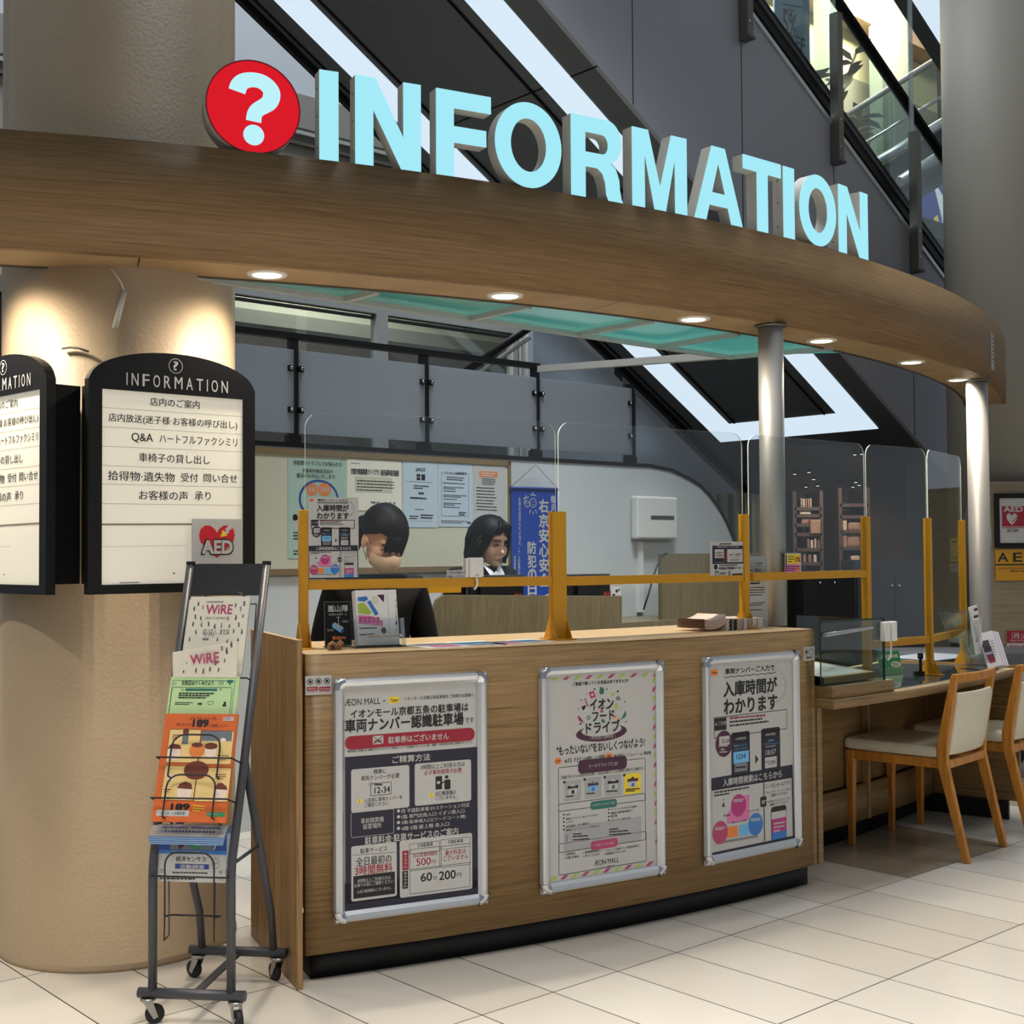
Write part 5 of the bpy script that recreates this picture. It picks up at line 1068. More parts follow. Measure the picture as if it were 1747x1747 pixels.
s.R(292, 432, 798, 575, DBL, 1); s.R(378, 436, 690, 548, SLATE, 2); s.G([(430, 450), (470, 440), (500, 470), (480, 520), (440, 548)], PLUM, 3); s.G([(520, 470), (590, 440), (640, 470), (590, 548), (510, 520)], GREENI, 3); s.G([(530, 480), (600, 455), (620, 480), (590, 520), (525, 505)], LGREYI, 4); s.ring(348, 470, 14, PAPER, .002, 3); s.line(700, 548, 745, 450, LGREYI, .005, 3); s.R(292, 548, 798, 578, BLUEI, 3); s.greek(405, 562, 690, 562, PAPER, 1, 0, 10, 5)
s.T('経済センサス', 418, 610, 642, 608, 36, INK, .01); s.R(412, 640, 664, 678, DBL, 1); s.T('活動調査', 446, 660, 630, 660, 28, PAPER, .02); s.ring(710, 640, 34, GREYI, .0012, 1); s.greek(688, 635, 732, 635, GREYI, 2, 12, 6); s.ring(314, 688, 12, INK, .001, 2); s.ring(752, 694, 11, INK, .001, 2); s.greek(392, 700, 720, 704, INK, 1, 0, 8); s.greek(300, 738, 720, 744, INK, 1, 0, 10); s.R(740, 734, 772, 754, LGREYI, 1)
prop(s.build('survey_poster', M=on_rack(loc(-.004, -.178, .455) @ Matrix.Rotation(rad(88), 4, 'X'))), 'small blue and white survey sheet hanging at the bottom of the rack', 'leaflet')

# ------------------------------------------------------------------ acrylic screens with yellow frames
def post_pt(px, R): return PC(px, 1000, R)
pA, pB, pC_ = [post_pt(x, r) for x, r in ((517.5, 6.80), (951.5, 6.86), (1270, 6.85))]
pD, pE, pF = [post_pt(x, r) for x, r in ((1478, 6.86), (1584, 6.92), (1642.5, 6.86))]
for q in (pA, pB, pC_, pD, pE, pF): q.z = 0
ZDK = 0.72
def seg_frame(a, c, z=0): return frame((a.x, a.y, z), c - a, ZZ)
def add_w(mb, M_, fn):
    k = len(mb.v); fn(mb); mb.v[k:] = [tuple(M_ @ V(p)) for p in mb.v[k:]]
def screen(label, name, posts, segs, group=None):
    mid = (segs[0][0] + segs[-1][1]) / 2
    t = thing(name, label, 'acrylic screen', Matrix.Translation(V((mid.x, mid.y, segs[0][4]))), group)
    for a, z0, wd, nb in posts:
        q, dr = a
        M_ = frame((q.x, q.y, 0), dr, ZZ)
        b = MB()
        for k in range(nb):
            o_ = (k - (nb - 1) / 2) * wd; b.box(o_ - wd / 2, o_ + wd / 2, z0 + .003, 1.43, -.016, .016, YEL)
        b.box(-wd * nb / 2 - .012, wd * nb / 2 + .012, z0, z0 + .004, -.06, .06, YEL)
        b.v = [tuple(M_ @ V(p)) for p in b.v]; b.build('post', t, world=True, bevel=.002)
        for s_ in (-1, 1):
            x_ = s_ * (wd * nb / 2 + .0015)
            b = MB(); b.prism([[(-.045, z0 + .004), (.045, z0 + .004), (.008, z0 + .078), (-.008, z0 + .078)]], -.0015, .0015, YEL, M=Matrix(((0, 0, 1, x_), (0, 1, 0, 0), (-1, 0, 0, 0), (0, 0, 0, 1))))
            b.v = [tuple(M_ @ V(p)) for p in b.v]; b.build('foot_bracket', t, world=True)
    for a, c, zr0, zr1, zbase, gm in segs:
        L_ = (c - a).length; M_ = seg_frame(a, c)
        b = MB(); b.box(.014, L_ - .014, zr0, zr1, -.013, .013, YEL); b.v = [tuple(M_ @ V(p)) for p in b.v]; b.build('rail', t, world=True, bevel=.0015)
        b = MB(); b.prism([[(.006, zr1 - .002), (L_ - .006, zr1 - .002)] + [q for q in rrect(.006, 1.4, L_ - .006, 1.742, .05, 8) if q[1] > 1.5]], -.0022, .0022, gm, RIM, gm)
        b.v = [tuple(M_ @ V(p)) for p in b.v]; b.build('clear_pane', t, world=True)
    return t
dAB, dBC, dCD, dDE, dEF = (pB - pA), (pC_ - pB), (pD - pC_), (pE - pD), (pF - pE)
screen('long clear acrylic screen in a yellow frame along the tall counter top', 'counter_screen',
       [((pA, dAB), ZC, .027, 1), ((pB, dAB + dBC), ZC, .0275, 2), ((pC_, dBC + dCD), ZC, .027, 1)],
       [(pA, pB, 1.175, 1.206, ZC, CLEAR), (pB, pC_, 1.173, 1.204, ZC, CLEAR)])
screen('clear acrylic screen in a yellow frame standing on the low desk at the right', 'desk_screen',
       [((pD, dCD + dDE), ZDK, .03, 1), ((pE, dDE + dEF), ZDK + .006, .026, 1), ((pF, dEF), ZDK + .006, .024, 1)],
       [(pC_ + dCD * .03, pD, 1.172, 1.203, ZDK, CLEARR), (pD, pE, .868, .90, ZDK, CLEARR), (pE, pF, .868, .90, ZDK, CLEARR)])
def on_seg(a, c, px, py, off=.004):               # point on the pane's plane seen at the given place, x along the pane
    d = (c - a).normalized(); n = V((d.y, -d.x, 0)); return PP(px, py, a + n * off, n), frame((0, 0, 0), d, ZZ)
def seg_sheet(a, c, q0, q1, quad, base, off=.004, th=.0006):
    p0, Fm = on_seg(a, c, *q0, off); p1, _ = on_seg(a, c, *q1, off)
    w_ = (V((p1.x, p1.y, 0)) - V((p0.x, p0.y, 0))).length; h_ = abs(p0.z - p1.z); m = (p0 + p1) / 2
    return Sheet(w_, h_, quad, base, th), Matrix.Translation(m) @ Fm
s, M_ = seg_sheet(pA, pB, (526, 848), (612, 987), QT, PAPER, .018)
design_time(s); prop(s.build('time_notice', M=M_), 'white notice with phones and a clock taped to the left acrylic pane', 'notice')
s, M_ = seg_sheet(pB, pC_, (1211, 924), (1268, 981), [(1098, 135), (1430, 138), (1430, 466), (1105, 466)], PAPER, .014)
s.greek(1195, 160, 1360, 160, INK, 1, 0, 12); s.R(1122, 176, 1430, 356, NAVY, 1); s.T('駐車料金·駐車サービスのご案内', 1170, 190, 1384, 190, 18, PAPER, .01)
s.R(1146, 212, 1240, 340, PAPER, 2); s.T('全日最初の', 1152, 246, 1232, 246, 20, INK, .02); s.T('3時間無料', 1152, 274, 1232, 274, 20, RED, .02); s.R(1148, 298, 1238, 338, NAVY, 3); s.R(1270, 212, 1424, 340, PAPER, 2); s.R(1254, 236, 1268, 340, RED, 3); s.T('500円', 1286, 268, 1332, 268, 20, INK, .015); s.T('60分200円', 1300, 318, 1392, 318, 24, INK, .015); s.line(1272, 290, 1424, 290, INK, .0008, 3); s.line(1340, 230, 1340, 290, INK, .0008, 3); s.greek(1350, 262, 1412, 262, INK, 2, 14, 8, 3)
s.C(1158, 384, 18, INK, 1, 26); s.T('駐車料金1時間無料クーポン', 1188, 398, 1416, 398, 26, INK, .03); s.greek(1195, 370, 1410, 370, INK, 1, 0, 10); s.R(1150, 424, 1190, 466, INK, 1); s.R(1154, 434, 1186, 466, LGREYI, 2); s.greek(1200, 440, 1260, 440, INK, 2, 14, 8); s.R(1278, 424, 1306, 466, GREYI, 1); s.R(1318, 450, 1424, 466, INK, 1)
prop(s.build('parking_notice', M=M_), 'small navy and white parking fee notice on the acrylic pane left of the steel post', 'notice')
s, M_ = seg_sheet(pC_, pD, (1277, 949), (1310, 1070), [(1494, 278), (1690, 278), (1690, 975), (1502, 975)], PAPER, -.02)
s.T('シニア会員様', 1500, 352, 1640, 352, 20, INK, .02); s.T('サービスデー', 1500, 382, 1640, 382, 20, INK, .02); s.T('のご案内', 1505, 418, 1620, 418, 34, INK, .03); s.greek(1500, 458, 1660, 458, INK, 4, 22, 9); s.greek(1510, 548, 1660, 548, INK, 1, 0, 16); s.greek(1500, 590, 1660, 590, INK, 4, 24, 8); s.greek(1500, 740, 1660, 740, INK, 2, 20, 8); s.greek(1500, 805, 1660, 805, INK, 1, 0, 8); s.line(1510, 918, 1680, 918, INK, .001, 2)
prop(s.build('service_notice', M=M_), 'tall white printed notice hanging directly left of the steel post', 'notice')
s, M_ = seg_sheet(pC_, pD, (1339, 944), (1367, 976), [(335, 1120), (478, 1120), (480, 1285), (340, 1290)], PAPER, .014)
s.R(356, 1130, 470, 1212, YELI, 1); s.T('10%', 420, 1180, 470, 1170, 46, RED, .03); s.greek(362, 1150, 414, 1150, INK, 3, 22, 9); s.R(340, 1220, 474, 1285, PINK, 1); s.greek(350, 1236, 464, 1236, NAVY, 3, 18, 8); s.R(430, 1246, 470, 1276, ORANGE, 2); s.R(340, 1130, 354, 1285, PLUM, 1)
prop(s.build('discount_card', M=M_), 'small yellow and pink discount card on the pane right of the steel post', 'card')
# small white intercom on the rail, with its label and cable
q, Fm = on_seg(pA, pB, 809, 968, .0)
t = thing('intercom', 'white square intercom speaker clipped to the yellow rail before the woman in the rear', 'intercom', Matrix.Translation(V((q.x, q.y, 1.207))) @ Fm)
b = MB(); b.box(-.026, .026, .0, .066, -.012, .026, WHITEP); b.build('speaker_body', t, bevel=.006)
b = MB(); b.box(-.038, -.027, .0, .064, -.014, .022, WHITEP); b.build('clamp', t, bevel=.003)
s = Sheet(.024, .005, [(0, 0), (100, 0), (100, 20), (0, 20)]); s.greek(5, 10, 95, 10, GREYI, 1, 0, 12); s.build('mark', t, M=loc(.006, .008, .0262))
b = MB(); b.tube([(.0, .0, .018), (.002, -.012, .020), (.003, -.022, .020), (-.002, -.034, .019), (-.008, -.04, .018)], .0042, WHITEP, 8); b.build('cable', t)
s, M_ = seg_sheet(pA, pB, (762, 973), (796, 986), [(98, 755), (246, 757), (246, 806), (98, 806)], PAPER, .016)
s.T('こちらに向かって', 104, 771, 240, 771, 20, INK, .02); s.T('お話しください', 104, 796, 228, 796, 18, INK, .02)
prop(s.build('speech_label', M=M_), 'small white speak-here label left of the white intercom', 'label')

# ------------------------------------------------------------------ things on the tall counter
q = PC(577, 1095, 6.83)
t = thing('camera_warning_stand', 'small black stand-up sign with a security camera picture', 'sign', frame((q.x, q.y, ZC), (1, .28, 0), ZZ))
Ms = loc(0, .006, 0) @ Matrix.Rotation(rad(-9), 4, 'X')
s = Sheet(.086, .142, [(440, 1215), (690, 1215), (688, 1620), (425, 1612)], BLACK, .004)
s.T('嵐山隊', 470, 1275, 664, 1275, 60, PAPER, .02); s.T('防犯防止活動チーム', 480, 1326, 650, 1328, 22, LGREYI, .01)
s.line(566, 1352, 566, 1420, LGREYI, .0022, 1); s.R(552, 1350, 580, 1358, LGREYI, 1); s.G([(508, 1412), (530, 1396), (612, 1446), (598, 1494), (580, 1492), (504, 1440)], SKYB, 1); s.G([(508, 1412), (530, 1396), (612, 1446), (590, 1462)], LGREYI, 2); s.C(604, 1478, 16, DBL, 3); s.T('作動中', 600, 1400, 664, 1386, 22, LGREYI, .01); s.T('監視中', 456, 1456, 520, 1478, 22, LGREYI, .01)
s.T('録画中!!', 500, 1544, 630, 1538, 34, ORANGE, .02); s.T('右京警察署', 506, 1584, 604, 1580, 20, LGREYI, .01)
s.box_line(440, 1215, 689, 1616, GREYI, .0012, 3)
s.build('sign_face', t, M=Ms @ loc(0, .071, .004))
b = MB(); b.box(-.043, .043, 0, .003, -.05, .012, CLEAR); b.build('foot', t)
q = PC(573, 1100, 6.925)
t = thing('carved_wood_block', 'little carved wooden block in front of the black camera sign', 'ornament', frame((q.x, q.y, ZC), (1, .45, 0), ZZ))
WD = mat('carved_wood', (146, 104, 66), .6); b = MB(); b.box(-.024, .016, 0, .020, -.010, .010, WD); b.add([(-.024, .02, -.01), (-.002, .02, -.01), (-.010, .030, -.006), (-.024, .02, .01), (-.002, .02, .01), (-.010, .030, .006)], [(0, 1, 2), (3, 5, 4), (0, 3, 4, 1), (1, 4, 5, 2), (0, 2, 5, 3)], WD); b.add([(.004, .015, -.01), (.024, .020, -.01), (.014, .034, -.005), (.004, .015, .01), (.024, .020, .01), (.014, .034, .005)], [(0, 1, 2), (3, 5, 4), (0, 3, 4, 1), (1, 4, 5, 2), (0, 2, 5, 3)], WD)
b.build('block_body', t); b = MB(); put_text(b, '嵐山', -.022, .003, .012, .018, .0104, INK, .04); b.build('carved_lettering', t)
# leaflet holder with floor maps
q = PC(646, 1100, 6.86); MH = frame((q.x, q.y, ZC), (1, .42, 0), ZZ)
t = thing('leaflet_holder', 'clear acrylic holder full of floor maps on the tall counter', 'leaflet holder', MH)
ACR = glass('holder_acrylic', (246, 249, 250), .07, .03, .012); Mt = Matrix.Rotation(rad(-12), 4, 'X')
b = MB(); b.box(-.085, .085, 0, .003, -.05, .03, ACR); b.build('holder_base', t)
b = MB(); b.prism([rrect(-.058, .0, .058, .19, .03)], -.004, -.001, ACR, RIM, ACR, M=Mt @ loc(0, 0, -.012)); b.build('holder_back', t)
b = MB(); b.box(-.085, .085, .002, .088, .020, .0225, ACR); b.box(-.085, -.082, .002, .09, -.012, .0225, ACR); b.box(.082, .085, .002, .09, -.012, .0225, ACR); b.v = [tuple(Mt @ V(p)) for p in b.v]; b.build('holder_pocket', t)
s = Sheet(.12, .009, [(838, 1560), (1196, 1560), (1196, 1592), (838, 1592)], PAPER); s.T('English floor map available', 848, 1580, 1168, 1578, 20, INK, .004); s.build('holder_label', t, M=Mt @ loc(.015, .032, .0238))
for k in range(6):
    s = Sheet(.138, .178, [(712, 1120), (1128, 1120), (1155, 1640), (735, 1660)], PAPERB, .0022)
    if k == 5:
        s.G([(738, 1190), (830, 1180), (846, 1210), (810, 1232), (742, 1226)], BLUEI, 1); s.G([(832, 1232), (866, 1220), (950, 1352), (914, 1370)], BLUEI, 1); s.G([(738, 1254), (800, 1240), (880, 1340), (850, 1362), (740, 1346)], LIMEI, 1); s.G([(738, 1364), (870, 1372), (990, 1420), (990, 1470), (742, 1448)], PINK, 1)
        for i in range(5):
            for j in range(2): s.R(752 + i * 44, 1384 + j * 30, 780 + i * 44, 1402 + j * 30, MAG, 2)
        s.G([(936, 1168), (1008, 1166), (1004, 1242)], PLUM, 1); s.C(998, 1512, 26, PLUM, 1, 30); s.greek(750, 1494, 950, 1488, INK, 1, 0, 14); s.greek(750, 1556, 950, 1550, INK, 1, 0, 14); s.line(1040, 1180, 1062, 1620, LGREYI, .001, 1); s.VT('イオンモール', 1125, 1200, 1520, 14, PLUM, .01)
        for i in range(4): s.R(890 + i * 14, 1180, 898 + i * 14, 1260, LIMEI, 2)
    prop(s.build('floor_map', M=MH @ Mt @ loc(-.006 + .0012 * k, .095 + .0005 * (k % 3), -.010 + .0034 * k)), 'white folded floor map standing in the clear acrylic holder', 'leaflet', 'floor maps in the acrylic holder')
# papers lying on the counter
for (px_, py_, ang, w_, h_, lab) in ((778, 1098, .50, .30, .21, 'white printed map sheet lying flat on the counter, left of the wide yellow post'), (880, 1093, .62, .22, .16, 'pale leaflet lying flat just left of the wide yellow post')):
    q = PC(px_, py_, 6.90)
    s = Sheet(w_, h_, [(0, 0), (300, 0), (300, 200), (0, 200)], PAPERB, .001)
    s.R(20, 20, 150, 90, LGREYI, 1); s.R(160, 30, 280, 120, SKYB, 1); s.R(40, 110, 140, 180, PINK, 1); s.greek(160, 140, 280, 140, INK, 4, 14, 6)
    d = V((cos(ang), sin(ang), 0)); prop(s.build('paper_sheet', M=frame((q.x, q.y, ZC + .0014), d, (-d.y, d.x, 0))), lab, 'paper')
# pile of brochures by the steel post
q = PC(1237, 1075, 6.84); qd = V((.78, .62, 0)).normalized()
STR = [mat('brochure_edge_white', (226, 218, 212), .5), INK, mat('brochure_edge_tan', (196, 168, 150), .5), mat('brochure_edge_dark', (62, 48, 50), .5)]
seg = [(0, .012, 0), (.012, .018, 3), (.018, .030, 1), (.030, .036, 2), (.036, .058, 1), (.058, .062, 0), (.062, .09, 2), (.09, .094, 3), (.094, .115, 0), (.115, .119, 3), (.119, .14, 2), (.14, .144, 1), (.144, .17, 0), (.17, .174, 3), (.174, .205, 0)]
for k in range(9):
    b = MB(); z0 = k * .0046; jx = (k % 3 - 1) * .0012
    for a, c, m in seg: b.box(a - .10 + jx, c - .10 + jx, z0, z0 + .0043, -.10, .05 + jx, STR[m])
    prop(b.build('brochure', M=frame((q.x, q.y, ZC), qd, ZZ) @ loc(.055, 0, 0)), 'brochure with printed edges in the flat pile left of the steel post', 'brochure', 'brochures piled by the steel post')
BLUSH = mat('blush_paper', (222, 196, 184), .5)
for k in range(6):
    b = MB(); n = 12; vs = []
    for i in range(n + 1):
        a = i / n; x_ = -.045 - .115 * a; z_ = .006 * k + .003 + .024 * (1 - a)**2.2 + .010 * a**3
        for y_ in (-.10, .045): vs.append((x_, z_, y_))
    n2 = len(vs); b.add(vs + [(x, z + .004, y) for x, z, y in vs], [(2 * i, 2 * i + 1, 2 * i + 3, 2 * i + 2) for i in range(n)] + [(n2 + 2 * i, n2 + 2 * i + 2, n2 + 2 * i + 3, n2 + 2 * i + 1) for i in range(n)] + [(2 * i + 1, n2 + 2 * i + 1, n2 + 2 * i + 3, 2 * i + 3) for i in range(n)] + [(2 * i, 2 * i + 2, n2 + 2 * i + 2, n2 + 2 * i) for i in range(n)], BLUSH, True)
    prop(b.build('brochure', M=frame((q.x, q.y, ZC), qd, ZZ)), 'blush brochure bowed upwards beside the flat pile on the counter', 'brochure', 'bowed brochures on the tall counter')

# ------------------------------------------------------------------ steel posts carrying the canopy
for px_, Y_, z0, lab in ((1317.5, 5.16, ZC, 'brushed steel post standing on the right end of the tall counter'), (1669, 6.9, 0, 'brushed steel post standing on the floor at the far right')):
    q = PY(px_, 800, Y_); r_ = .0505 if z0 else .056
    t = thing('steel_post', lab, 'post', loc(q.x, q.y, z0), 'steel posts under the canopy')
    b = MB(); b.lathe([(r_, 0), (r_, ZS - z0 - .002)], STEEL, 40); b.build('tube', t)
    b = MB(); b.lathe([(r_ + .0002, ZS - z0 - .012), (r_ + .012, ZS - z0 - .009), (r_ + .016, ZS - z0 - .002)], STEELD, 40); b.build('collar', t)
    if not z0:
        s = Sheet(.016, .09, [(0, 0), (20, 0), (20, 100), (0, 100)], PAPER, .002); s.greek(4, 12, 16, 12, INK, 6, 14, 7); s.build('post_sticker', t, M=frame((.052, -.027, 1.35), (.42, .9, 0), ZZ))

# ------------------------------------------------------------------ frosted glass railing on top of the kiosk wall
FROST = bpy.data.materials.new('frosted_glass'); FROST.use_nodes = True
nt = FROST.node_tree
for n in list(nt.nodes): nt.nodes.remove(n)
o_ = nt.nodes.new('ShaderNodeOutputMaterial'); d1 = nt.nodes.new('ShaderNodeBsdfDiffuse'); d1.inputs[0].default_value = (*lin((150, 152, 156)), 1)
d2 = nt.nodes.new('ShaderNodeBsdfTranslucent'); d2.inputs[0].default_value = (*lin((206, 218, 228)), 1); m1 = nt.nodes.new('ShaderNodeMixShader'); m1.inputs[0].default_value = .6
g1 = nt.nodes.new('ShaderNodeBsdfGlossy'); g1.inputs['Roughness'].default_value = .35; m2 = nt.nodes.new('ShaderNodeMixShader'); m2.inputs[0].default_value = .06
t1 = nt.nodes.new('ShaderNodeBsdfTransparent'); m3 = nt.nodes.new('ShaderNodeMixShader'); m3.inputs[0].default_value = .14
L = nt.links.new; L(d1.outputs[0], m1.inputs[1]); L(d2.outputs[0], m1.inputs[2]); L(m1.outputs[0], m2.inputs[1]); L(g1.outputs[0], m2.inputs[2]); L(m2.outputs[0], m3.inputs[1]); L(t1.outputs[0], m3.inputs[2]); L(m3.outputs[0], o_.inputs[0])
t = thing('glass_railing', 'frosted glass railing with dark posts on top of the kiosk back wall', 'railing', MKW @ loc(4.2, 1.83, 0))
inv = loc(-4.2, -1.83, 0)
us = [2.53, 3.321, 4.118, 4.915, 5.70]
for u_ in us:
    b = MB(); b.box(u_ - .022, u_ + .022, 1.80, 2.335 if u_ < 5 else 2.30, -.045, -.012, BLACK); b.box(u_ - .034, u_ + .034, 1.815, 1.86, -.05, -.006, BLACK); b.build('railing_post', t, M=inv)
b = MB(); b.box(2.4, 4.94, 2.325, 2.355, -.05, -.008, BLACK); b.build('top_rail', t, M=inv)
for a, c in zip(us[:-1], us[1:]):
    b = MB(); b.box(a + .026, c - .010, 1.868, 2.272, -.012, -.004, FROST); b.build('glass_panel', t, M=inv)
for u_ in us[1:]:
    for z_ in (1.98, 2.18):
        b = MB()
        for s_ in ((-1, 1) if u_ < 5.5 else (-1,)):
            b.box(u_ + s_ * .03 - .014, u_ + s_ * .03 + .014, z_ - .014, z_ + .014, -.014, .002, BLACK); b.lathe([(.0095, 0), (.0095, .012), (.006, .016)], CHROME, 14, M=loc(u_ + s_ * .03, z_, .002))
        b.build('glass_clamp', t, M=inv)

# ------------------------------------------------------------------ notice board and its papers
def on_wall(px, py, off=0.0): return PP(px, py, W * (KW - off), W)
def wall_sheet(q0, q1, quad, base, off=.02, th=.0008):
    a, c = on_wall(*q0, off), on_wall(*q1, off); m = (a + c) / 2; w_ = abs((c - a).dot(U)); h_ = abs(a.z - c.z)
    return Sheet(w_, h_, quad, base, th), frame(m, U, ZZ)
BOARD = mat('cream_notice_board', (196, 194, 172), .7); BFR = mat('board_frame_brown', (124, 104, 74), .5)
t = thing('notice_board', 'large cream notice board with brown frame behind the two women', 'notice board', MKW @ loc(3.7, 1.49, 0))
u0_, u1_, z0_, z1_ = 2.65, 4.69, 1.185, 1.79
b = MB(); b.box(u0_ - 3.7, u1_ - 3.7, z0_ - 1.49, z1_ - 1.49, .001, .012, BOARD); b.build('board_surface', t)
b = MB()
for r_ in ((u0_, u1_, z1_ - .028, z1_), (u0_, u1_, z0_, z0_ + .030), (u1_ - .022, u1_, z0_, z1_)): b.box(r_[0] - 3.7, r_[1] - 3.7, r_[2] - 1.49, r_[3] - 1.49, .0, .018, BFR)
b.build('board_frame', t)
GP = mat('mint_paper', (164, 190, 176), .5); BP = mat('pale_blue_sheet', (186, 200, 212), .45)
Q5 = lambda x0, y0, x1, y1, dy=0: [(x0, y0), (x1, y0 + dy), (x1, y1 + dy), (x0, y1)]
s, M_ = wall_sheet((491, 781), (590, 952), Q5(348, 1062, 658, 1600, 0), GP, .014)
s.T('労使間のトラブルでお悩みの方', 376, 1082, 636, 1088, 26, INK, .012); s.T('京都府労働委員会が', 424, 1124, 588, 1128, 24, INK, .012); s.T('解決のお手伝いをします。', 394, 1152, 606, 1156, 26, INK, .012)
s.ring(512, 1280, 108, DBL, .012, 1); s.C(474, 1228, 30, ORANGE, 2, 34); s.C(542, 1226, 36, ORANGE, 2, 36); s.T('解雇', 456, 1228, 492, 1228, 30, PAPER, .01, 4); s.T('労働休暇', 516, 1226, 568, 1226, 28, PAPER, .01, 4); s.C(386, 1380, 14, INK, 2, 18); s.C(400, 1420, 26, PAPER, 1, 34); s.greek(376, 1462, 420, 1462, INK, 3, 16, 7); s.greek(376, 1560, 640, 1560, INK, 2, 16, 7)
prop(s.build('labour_poster', M=M_), 'mint green poster with a blue ring, leftmost on the notice board', 'poster')
s, M_ = wall_sheet((592, 783), (685, 872), Q5(660, 1066, 952, 1350), PAPERW, .014)
s.T('京都市商業集積ガイドプラン適用基準適用施設', 680, 1130, 938, 1136, 36, INK, .03); s.R(680, 1086, 728, 1090, GREYI, 1); s.R(700, 1160, 900, 1250, BOARD, 0); s.greek(712, 1184, 912, 1186, INK, 4, 17, 6); s.T('平成16年', 784, 1304, 832, 1304, 16, INK, .02); s.T('京 都 市', 858, 1306, 920, 1308, 16, INK, .02)
prop(s.build('plan_certificate', M=M_), 'cream landscape certificate, second from the left on the notice board', 'certificate')
s, M_ = wall_sheet((687, 785), (746, 900), Q5(956, 1080, 1142, 1432), BP, .014)
s.T('JACO', 1024, 1126, 1078, 1128, 22, INK, .03); s.R(1030, 1150, 1050, 1182, INK, 1); s.R(1056, 1150, 1076, 1182, INK, 1); s.T('ISO', 1032, 1166, 1048, 1166, 9, PAPER, .01); s.line(974, 1190, 1120, 1192, INK, .0014, 1); s.greek(1014, 1212, 1096, 1214, INK, 2, 12, 6); s.T('登録証', 1038, 1250, 1070, 1252, 14, INK, .03); s.greek(994, 1276, 1120, 1280, INK, 1, 0, 9); s.greek(1020, 1336, 1098, 1338, GREYI, 1, 0, 6); s.greek(990, 1372, 1040, 1374, INK, 2, 12, 5); s.greek(1050, 1366, 1120, 1368, INK, 2, 14, 7); s.line(990, 1398, 1110, 1400, INK, .001, 1)
prop(s.build('registration_certificate', M=M_), 'pale blue registration certificate in the middle of the notice board', 'certificate')
s, M_ = wall_sheet((748, 789), (806, 899), Q5(1148, 1088, 1328, 1438), BP, .014)
s.box_line(1162, 1140, 1308, 1380, INK, .0016, 1); s.R(1176, 1130, 1296, 1148, BP, 2); s.T('イオンモール従業員宣言', 1176, 1138, 1296, 1146, 14, INK, .02, 4); s.greek(1190, 1166, 1284, 1168, INK, 2, 12, 5)
for i in range(7): s.greek(1172, 1198 + i * 22, 1296 - (i % 3) * 14, 1200 + i * 22, INK, 1 + i % 2, 9, 4)
s.greek(1254, 1358, 1294, 1360, INK, 2, 12, 6); s.greek(1160, 1404, 1300, 1408, GREYI, 2, 10, 6); s.R(1300, 1410, 1318, 1420, INK, 1)
prop(s.build('staff_notice', M=M_), 'pale blue framed text notice, left of the orange-headed notice', 'notice')
s, M_ = wall_sheet((808, 793), (862, 902), Q5(1332, 1100, 1504, 1444), PAPER, .014)
s.R(1362, 1132, 1462, 1164, ORANGE, 1); s.greek(1372, 1142, 1452, 1143, PAPER, 2, 12, 7, 3); s.greek(1376, 1172, 1450, 1174, INK, 4, 10, 4)
for i in range(8): s.greek(1346, 1222 + i * 17, 1484, 1225 + i * 17, INK, 1, 0, 5)
s.greek(1410, 1376, 1480, 1378, INK, 2, 12, 5)
prop(s.build('office_notice', M=M_), 'white text notice with orange heading, right end of the notice board', 'notice')

# ------------------------------------------------------------------ blue banner on the wall
pl_, pr_ = on_wall(872, 832, .03), on_wall(951, 836, .03); wb = (pr_ - pl_).dot(U); zt = pl_.z; zb_ = on_wall(910, 1030, .03).z
t = thing('hanging_banner', 'blue vertical cloth banner with white writing, hung from a cord on the white wall', 'banner', frame(((pl_ + pr_) / 2).to_tuple()[:2] + (zt,), U, ZZ))
BLU = mat('banner_blue', (16, 62, 156), .6)
s = Sheet(wb, zt - zb_ - .006, [(580, 146), (924, 158), (860, 1010), (575, 1000)], BLU, .002)
hh_ = zt - zb_
def bt(txt, fx, fy0, fy1, fw_, m=PAPER, bo=.035):
    n = len(txt)
    for i, ch in enumerate(txt):
        if ch == ' ': continue
        y1 = hh_ / 2 - hh_ * (fy0 + (fy1 - fy0) * (i + .04) / n); y0 = hh_ / 2 - hh_ * (fy0 + (fy1 - fy0) * (i + .96) / n)
        if ch in '一ー·': y0, y1 = y0 * .45 + y1 * .55, y0 * .55 + y1 * .45
        put_text(s, ch, wb * (fx - fw_ / 2 - .5), y0, wb * (fx + fw_ / 2 - .5), y1, .001, m, bo)
bt('右京安心安全', .69, .085, .86, .21); bt('防犯の日', .43, .455, .93, .19); bt('毎月', .90, .05, .21, .11)
bt('犯罪の起きにくい街に', .175, .08, .49, .045, PAPER, .02); bt('一人一人の意識が犯罪を防ぐ', .155, .50, .86, .045, PAPER, .02); bt('右京警察署·右京区', .065, .58, .86, .045, PAPER, .02)
